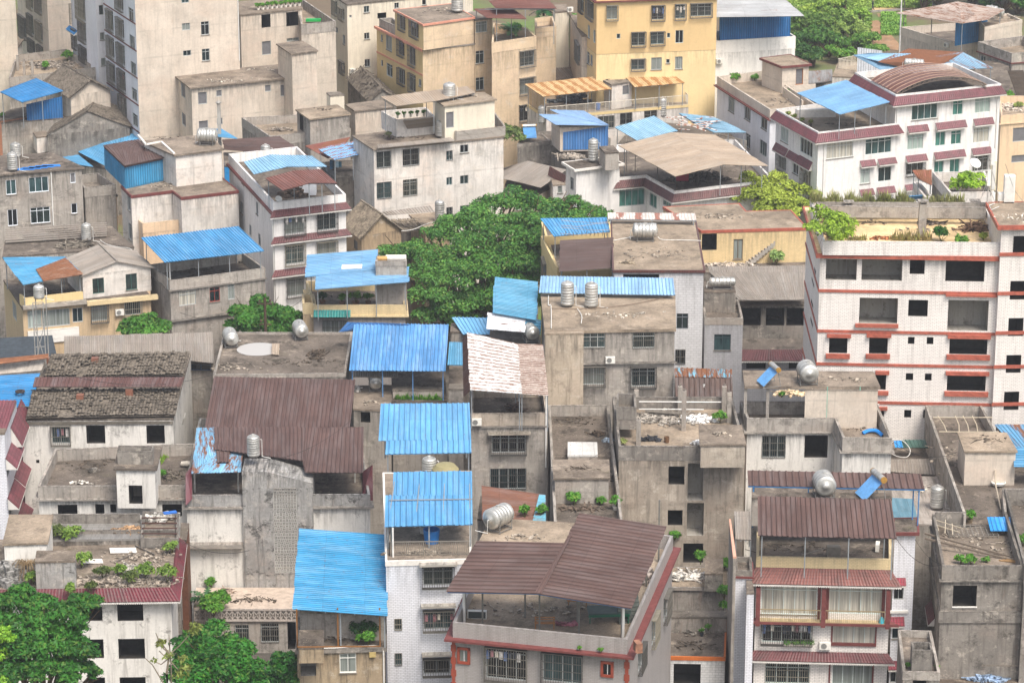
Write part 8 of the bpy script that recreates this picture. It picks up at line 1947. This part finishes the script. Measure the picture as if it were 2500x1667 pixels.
tl=[(1420,60,'#4a8030','#86ad4c','light tree left of the canopy house roof peak'),(1560,30,'#3f7a2c','#6f9f40','leafy tree behind the canopy house roof'),(2000,60,'#2a5f24','#4f8a34','dark tree at the top behind the white tanks'),(2150,90,'#225020','#417c2f','dark tree behind the right white tank'),(2290,100,'#2f6a26','#5a9638','green tree at the right end of the top row'),(1880,20,'#1f4a20','#3a702c','very dark tree at the top edge'),(2100,0,'#3f7a2a','#79b040','bright tree at the top edge above the tanks'),(2300,20,'#2a5a24','#4f8a34','tree in the top right corner')]
for i,(x,y,c1,c2,l_) in enumerate(tl):
    b=gz(x,y+30);rs=random.Random(90+i);pts=[(b+V((rs.uniform(-1,1)*3,rs.uniform(-1,1)*2,1.2+2.6*rs.random())),rs.uniform(1.5,2.3)) for k in range(7)]
    tree('hill_tree',l_,b,pts,4500,.28,(c1,c2),70+i,per=6,trunk=.2,group='trees along the top of the hillside')
def grassfield(x0,y0,x1,y1,n,label,cols,name='meadow_grass',h_=.5,seed=1):
    rs=np.random.RandomState(seed);b=np.zeros((n,3))
    for i in range(n):
        q=gz(rs.uniform(x0,x1),rs.uniform(y0,y1));b[i]=(q.x,q.y,q.z)
    l=rs.uniform(.4,1,n)*h_;a=rs.uniform(0,6.28,n);tip=b+np.stack([np.cos(a)*l*.5,np.sin(a)*l*.5,l],1);mid=b+(tip-b)*.5+np.array([0,0,.08]);s=np.stack([-np.sin(a),np.cos(a),np.zeros(n)],1)*.2
    q=np.stack([b-s,mid-s,tip,mid+s],1).reshape(-1,3);o=leafobj(name,q,leaf(*cols),None);tag(o,label,'grass',None,'stuff')
grassfield(180,-40,1500,80,7000,'sunlit meadow grass along the top of the hillside',('#6f9a35','#a8c458'),seed=2)
grassfield(1040,130,1260,330,3500,'green crop patch between the ploughed plot and canopy house',('#4f8a30','#8fbf50'),seed=3)
grassfield(180,60,950,520,9000,'undergrowth beneath the hillside grove',('#5a8a30','#9ab850'),seed=4)
# person walking on the path
def person(x,y,label):
    b=gz(x,y);u=1.0
    sk=bpy.data.meshes.new('person');hh=1.7
    J={'pel':(0,0,.93),'spine':(0.02,0,1.15),'chest':(.04,0,1.36),'neck':(.06,0,1.48),'head':(.08,0,1.62),
       'hl':(.0,.09,.9),'kl':(.16,.1,.5),'al':(.3,.1,.1),'tl':(.45,.1,.04),'hr':(.0,-.09,.9),'kr':(-.02,-.1,.5),'ar':(-.28,-.1,.14),'tr':(-.16,-.1,.04),
       'sl':(.04,.19,1.4),'el':(-.08,.24,1.14),'wl':(.02,.25,.92),'sr':(.04,-.19,1.4),'er':(.1,-.24,1.14),'wr':(.26,-.24,.98)}
    rad={'pel':.14,'spine':.13,'chest':.16,'neck':.06,'head':.1,'hl':.1,'kl':.065,'al':.045,'tl':.04,'hr':.1,'kr':.065,'ar':.045,'tr':.04,'sl':.07,'el':.045,'wl':.03,'sr':.07,'er':.045,'wr':.03}
    k=list(J);ed=[('pel','spine'),('spine','chest'),('chest','neck'),('neck','head'),('pel','hl'),('hl','kl'),('kl','al'),('al','tl'),('pel','hr'),('hr','kr'),('kr','ar'),('ar','tr'),('chest','sl'),('sl','el'),('el','wl'),('chest','sr'),('sr','er'),('er','wr')]
    sk.from_pydata([J[q] for q in k],[(k.index(a),k.index(c)) for a,c in ed],[]);o=bpy.data.objects.new('person',sk);COL.objects.link(o);o.location=b
    md=o.modifiers.new('skin','SKIN');
    for i,q in enumerate(k): sk.skin_vertices[0].data[i].radius=(rad[q],rad[q])
    sk.skin_vertices[0].data[0].use_root=True
    o.modifiers.new('sub','SUBSURF').levels=1;o.modifiers['sub'].render_levels=1
    sk.materials.append(plain('dark_clothes','#2c3340',.9));tag(o,label,'person')
    m=MB();c=b+V((.08,0,1.66));m.lathe(c+V((0,0,-.02)),(0,0,1),[(.13,0),(.13,.06),(.08,.12),(0,.13)],12);m.build('cap',plain('pale_cap','#a89a8a',.9),o)
    m=MB();c=b+V((.08,0,1.6));m.lathe(c+V((.1,-.0,-.03)),(1,0,0),[(.06,-.03),(.05,.0),(.02,.02),(0,.03)],8);m.lathe(c+V((.13,0,-.01)),(1,0,-.3),[(.018,0),(0,.03)],6);m.build('face',plain('skin_tone','#a07a62',.7),o)
person(958,108,'person in dark clothes and pale cap walking along the hillside track')
# ================================================================ ground
def groundmesh():
    m=MB();xs=[-500,-120,-60,0,60,120,500];ys=[-100,235,290,345,400,470,1100]
    for i in range(len(xs)-1):
        for j in range(len(ys)-1):
            q=[V((x,y,ground_z(y))) for x,y in ((xs[i],ys[j]),(xs[i+1],ys[j]),(xs[i+1],ys[j+1]),(xs[i],ys[j+1]))]
            m.quad(*q,uv=[(p.x,p.y) for p in q])
    s=N('earth_and_grass');b=lin('#6a5c4a');n=s.noise(.05,1,1,6,.6);n2=s.noise(.6,1,1,6,.7);c=s.mix(s.ramp(n,.45,.6),b,lin('#5c7a35'));c=s.mix(s.ramp(n2,.4,.7,0,.5),c,dk(b,.6))
    o=m.build('ground',s.out(c,.95));tag(o,None,None,None,'structure')
groundmesh()
T(0,3)
def patch(name,pts,mat,dz=.05,kind='structure',label=None,cat=None):
    m=MB();w=[gz(x,y)+V((0,0,dz)) for x,y in pts];w=[V((p.x,p.y,ground_z(p.y)+dz)) for p in w];m.ngon(w);o=m.build(name,mat);tag(o,label,cat,None,kind)
patch('soil_plot',[(930,200),(1010,190),(1215,420),(1215,470),(1000,440),(900,330)],roofcon('#a08062',.2))
patch('track',[(720,60),(1360,50),(1380,80),(1180,100),(760,122)],roofcon('#b39a70',.15),.06)
patch('soil_strip',[(1000,130),(1200,118),(1160,160),(1010,160)],roofcon('#a58a66',.2),.07)
patch('track',[(140,-20),(190,-20),(165,30),(150,40)],roofcon('#c49a70',.15),.06) if 0 else None
# retaining kerb of the track
a=gz(760,128);b=gz(1240,95);m=MB();m.obox((a+b)/2,(b-a)/2,V((0,.15,0)),V((0,0,.25)));o=m.build('track_kerb',CONG);tag(o,None,None,None,'structure')
T(2,3)
m=MB()
# dark paved alleys
for x0,x1 in ((-80,80),):
    m.quad(V((x0,150,-7.9)),V((x1,150,-7.9)),V((x1,300,ground_z(300)+.1)),V((x0,300,ground_z(300)+.1)))
o=m.build('alley_paving',roofcon('#5d5852',.5));tag(o,None,None,None,'structure')
# ================================================================ wires and small roof clutter
def wire(a,b,sag,label,r=.018):
    p=P(*a);q=P(*b);m=MB();pts=[]
    for i in range(13):
        t=i/12;w=p.lerp(q,t);w.z-=sag*4*t*(1-t);pts.append(w)
    m.tube(pts,r,4);solo(m,'cable',plain('black_cable','#2c2b2a',.7),p,label,'cable')
T(1,1)
wire((92,1250,3.4),(480,1120,8),.9,'black overhead cable from the brown pole to the canopy terrace house')
wire((92,1190,4.2),(-700,1300,7.5),1.2,'black overhead cable from the brown pole toward the gabled house')
wire((92,1250,3.2),(-350,1200,6.5),.9,'lower black cable from the brown pole to the pale terrace house')
T(2,0)
wire((420,240,14),(1965,300,9.2),1.2,'sagging cable from the lattice tank stand to the dark flat roof')
T(2,1)
wire((60,1090,9.0),(895,700,9.2),.8,'grey cable looping over the dark brown ribbed roof')
T(2,2)
wire((345,1150,8.6),(970,900,9.8),.7,'cable slung across the narrow littered roof court')
T(2,3)
wire((1130,900,9.4),(1740,1010,7),.9,'thin cable from the stepped parapet to the rooftop hut')
T(3,3)
wire((1180,245,9),(1600,480,6.5),.8,'black cable from the brown canopy to the weathered dark house')
wire((1330,210,7.2),(1605,480,6.4),.5,'short cable hanging by the slim tiled wing')
T(3,0)
wire((1640,250,6),(2290,350,5.5),.6,'cable drooping across the alley by the maroon eave')
T(0,1)
T(0,0)
wire((1980,1280,17),(2350,1290,14),.8,'white cable running from the penthouse tank to the brown roof')
T(0,2)
JUNK=(('#8a8073',.2,.35),('#4f463c',.16,.7),('#b5ada0',.15,.2),('#6a5a48',.2,.8))
def junk(r,c,x,y,z,w,d,n,label,k=0):
    T(r,c);col,s_,st=JUNK[k];debris(x,y,z,w*.85,d*1.3,int(n*.6),label,(col,),s_*.75,stick=st,hgt=.12)
junk(0,0,1500,1270,15.6,2,.7,30,'loose twigs and scraps on the penthouse roof beside the tank',1)
junk(0,0,1500,1720,12.2,3,.8,35,'fallen leaves and chips on the red edged terrace',0)
junk(0,0,2100,740,14.6,4,1,40,'dust and chips along the plain concrete house roof',2)
junk(0,0,250,1480,14.2,2.5,1,50,'scraps beside the blue tarp on the grey flat roof',1)
junk(0,1,1350,1270,14.3,3.5,.9,60,'dead leaves over the white block roof by the bonsai',1)
junk(0,1,1700,100,19.1,3,1.5,40,'gravel and stains on the beige house roof',0)
junk(0,1,2000,880,18.2,1.5,.4,20,'chips on the cream hut roof slab',0)
junk(0,1,620,1010,14.3,1.5,.6,30,'cable scraps and leaves on the stair hut roof',1)
junk(0,1,40,640,14.6,2,.7,20,'pale crumbs on the concrete house roof near the stair tower',2)
junk(0,2,1700,950,6.2,2.5,1.2,60,'weeds and gravel on the low tan house roof',0)
junk(0,2,880,730,13.2,.8,.5,20,'scraps on the stair hut between the orange canopies',1)
junk(0,2,660,1490,11.4,1.6,.5,40,'dirt and scraps on the white hut roof by the tall tank',1)
junk(0,3,200,940,12.6,4,2,80,'leaf litter and chips over the long white house roof',0)
junk(0,3,700,1140,14.5,3,.6,40,'small leaves along the corner building terrace',1)
junk(0,3,1900,730,17.7,2,1,40,'dark scraps at the right side of the vaulted roof terrace',1)
junk(0,3,2260,160,10.3,1.2,.6,25,'chips and dust beside the two white tanks',0)
junk(1,0,1600,120,12.2,4,1,60,'gravel and old rope on the red edged terrace front',0)
junk(1,0,1750,930,8.3,5,1.2,110,'brown clutter across the terrace under the ribbed blue canopy',1)
junk(1,0,480,1110,7.4,2.5,.5,90,'mixed household clutter beneath the rusty blue canopy',1)
junk(1,0,850,600,9.5,5,1.2,90,'leaves and sticks over the terrace near the dark tank',1)
junk(1,1,950,1150,7.2,4,.6,100,'pots and boxes at the back of the canopy house terrace',0)
junk(1,2,1900,420,10.4,4,1.2,80,'grit and moss patches on the yellow house roof',0)
junk(1,2,1300,760,14.6,4,1.6,60,'sparse dry leaves across the wide tan roof',0)
junk(1,2,950,1330,14.2,5,1,60,'white crumbs and grit on the two-tank house roof',2)
junk(1,2,2350,1340,4.0,3,.5,70,'dark stored timber under the open shed roof',1)
junk(1,3,1500,560,20,4,1,70,'dust, twigs and plaster crumbs on the abandoned tan roof',0)
junk(1,3,2280,420,22.9,3,1.5,60,'gravel spread around the telecom cabinets',2)
junk(1,3,900,480,20,3,1,50,'brown leaf drift behind the roof tree',1)
junk(2,0,2150,240,8.6,3,1,50,'grit beside the red brick piece on the dark stained roof',0)
junk(2,0,900,1120,4.8,4,1.4,100,'moss crumbs and twigs over the walled mossy terrace',1)
junk(2,1,400,200,8.6,4,1,70,'old leaves on the dark stained roof front',1)
junk(2,1,1500,420,6.8,2,.6,70,'dark boxes in the shade below the blue ribbed roof',1)
junk(2,1,1050,560,6.9,1,.6,24,'grit on the small tank roof by the brown roof',0)
junk(2,2,640,720,6.85,3,1.2,80,'black leaves and grit at the back of the narrow court',1)
junk(2,2,1900,850,10.5,1.5,.6,30,'chips on the hut roof beside the ruined terrace',0)
junk(2,2,650,1170,9.0,2,.6,36,'grit and a dry branch on the narrow court hut roof',1)
junk(2,3,700,350,12,3,.7,50,'brick chips along the raised slab with the round tank',0)
junk(2,3,800,770,8.5,2,1,60,'leaves and grit over the stepped parapet terrace',1)
junk(2,3,1750,1100,5.6,3,4,140,'grit, straw and leaves along the long walled roof',0)
junk(2,3,2000,900,8.6,2,.9,46,'dark crumbs on the rooftop hut of the long walled roof',1)
junk(2,3,1400,1350,4.0,2,1.5,40,'chips on the pale cement terrace by the ribbed tank',2)
junk(3,1,1500,380,11.4,3,.4,60,'bottles and scraps along the railed terrace',0)
junk(3,1,850,1150,5.85,3,1,110,'earth, bricks and scraps on the shaded terrace below the azure canopy',1)
junk(3,2,200,900,10,6,1.2,110,'leaves and scraps over the terrace under the brown canopy',0)
junk(3,2,1650,1220,.25,2,.8,50,'grit and stains on the orange lipped roof front',1)
junk(3,2,100,230,12.6,3,.6,40,'leaf bits on the slab behind the brown canopy',0)
junk(3,3,300,330,6.3,5,1,90,'scraps and dark boxes over the terrace above the twin balconies',1)
junk(3,3,2000,300,5.65,4,2.4,140,'straw, grit and bamboo bits across the weathered roof',0)
junk(3,0,1300,420,5.45,4,1.6,150,'plaster crumbs and twigs over the maroon eaved roof middle',0)
junk(3,0,2300,800,-2.15,3,.8,80,'dirt and leaves over the tiled balcony',1)
# ================================================================ camera, light, world
cd=bpy.data.cameras.new('camera');co=bpy.data.objects.new('camera',cd);COL.objects.link(co);S.camera=co
co.location=CAM;co.rotation_euler=(math.pi/2-PITCH,0,0);cd.sensor_width=36;cd.lens=36*F/2500;cd.clip_start=1;cd.clip_end=3000
S.render.resolution_x=1024;S.render.resolution_y=682
W=bpy.data.worlds.new('World');S.world=W;W.use_nodes=True;nt=W.node_tree;bg=nt.nodes['Background'];sk=nt.nodes.new('ShaderNodeTexSky')
sk.sky_type='NISHITA';sk.sun_disc=False;EL=math.radians(58);AZ=math.radians(150)
sk.sun_elevation=EL;sk.sun_rotation=AZ;sk.dust_density=4.0;sk.air_density=1.0;sk.ozone_density=1.0
hs=nt.nodes.new('ShaderNodeHueSaturation');hs.inputs['Saturation'].default_value=.6;nt.links.new(sk.outputs[0],hs.inputs['Color']);nt.links.new(hs.outputs[0],bg.inputs[0]);bg.inputs[1].default_value=.135
ld=bpy.data.lights.new('sun','SUN');lo=bpy.data.objects.new('sun',ld);COL.objects.link(lo);ld.energy=2.0;ld.angle=math.radians(22);ld.color=(1,.93,.84)
d=V((math.sin(AZ)*math.cos(EL),math.cos(AZ)*math.cos(EL),math.sin(EL)))
lo.rotation_euler=(-d).to_track_quat('-Z','Y').to_euler();lo.location=(0,100,120)
S.view_settings.view_transform='Standard';S.view_settings.look='None';S.view_settings.exposure=.88;S.view_settings.gamma=1

m=MB();m.obox((0,500,44),(520,0,0),(0,640,0),(0,0,57.5));hz=m.build('haze',None or bpy.data.materials.new('haze'));hm=hz.data.materials[0];hm.use_nodes=True
for n_ in list(hm.node_tree.nodes):
    if n_.type=='BSDF_PRINCIPLED': hm.node_tree.nodes.remove(n_)
vv=hm.node_tree.nodes.new('ShaderNodeVolumePrincipled');vv.inputs['Density'].default_value=.00021;vv.inputs['Color'].default_value=(.93,.95,1,1);vv.inputs['Anisotropy'].default_value=.2
hm.node_tree.links.new(vv.outputs[0],hm.node_tree.nodes['Material Output'].inputs['Volume']);tag(hz,None,None,None,'stuff')
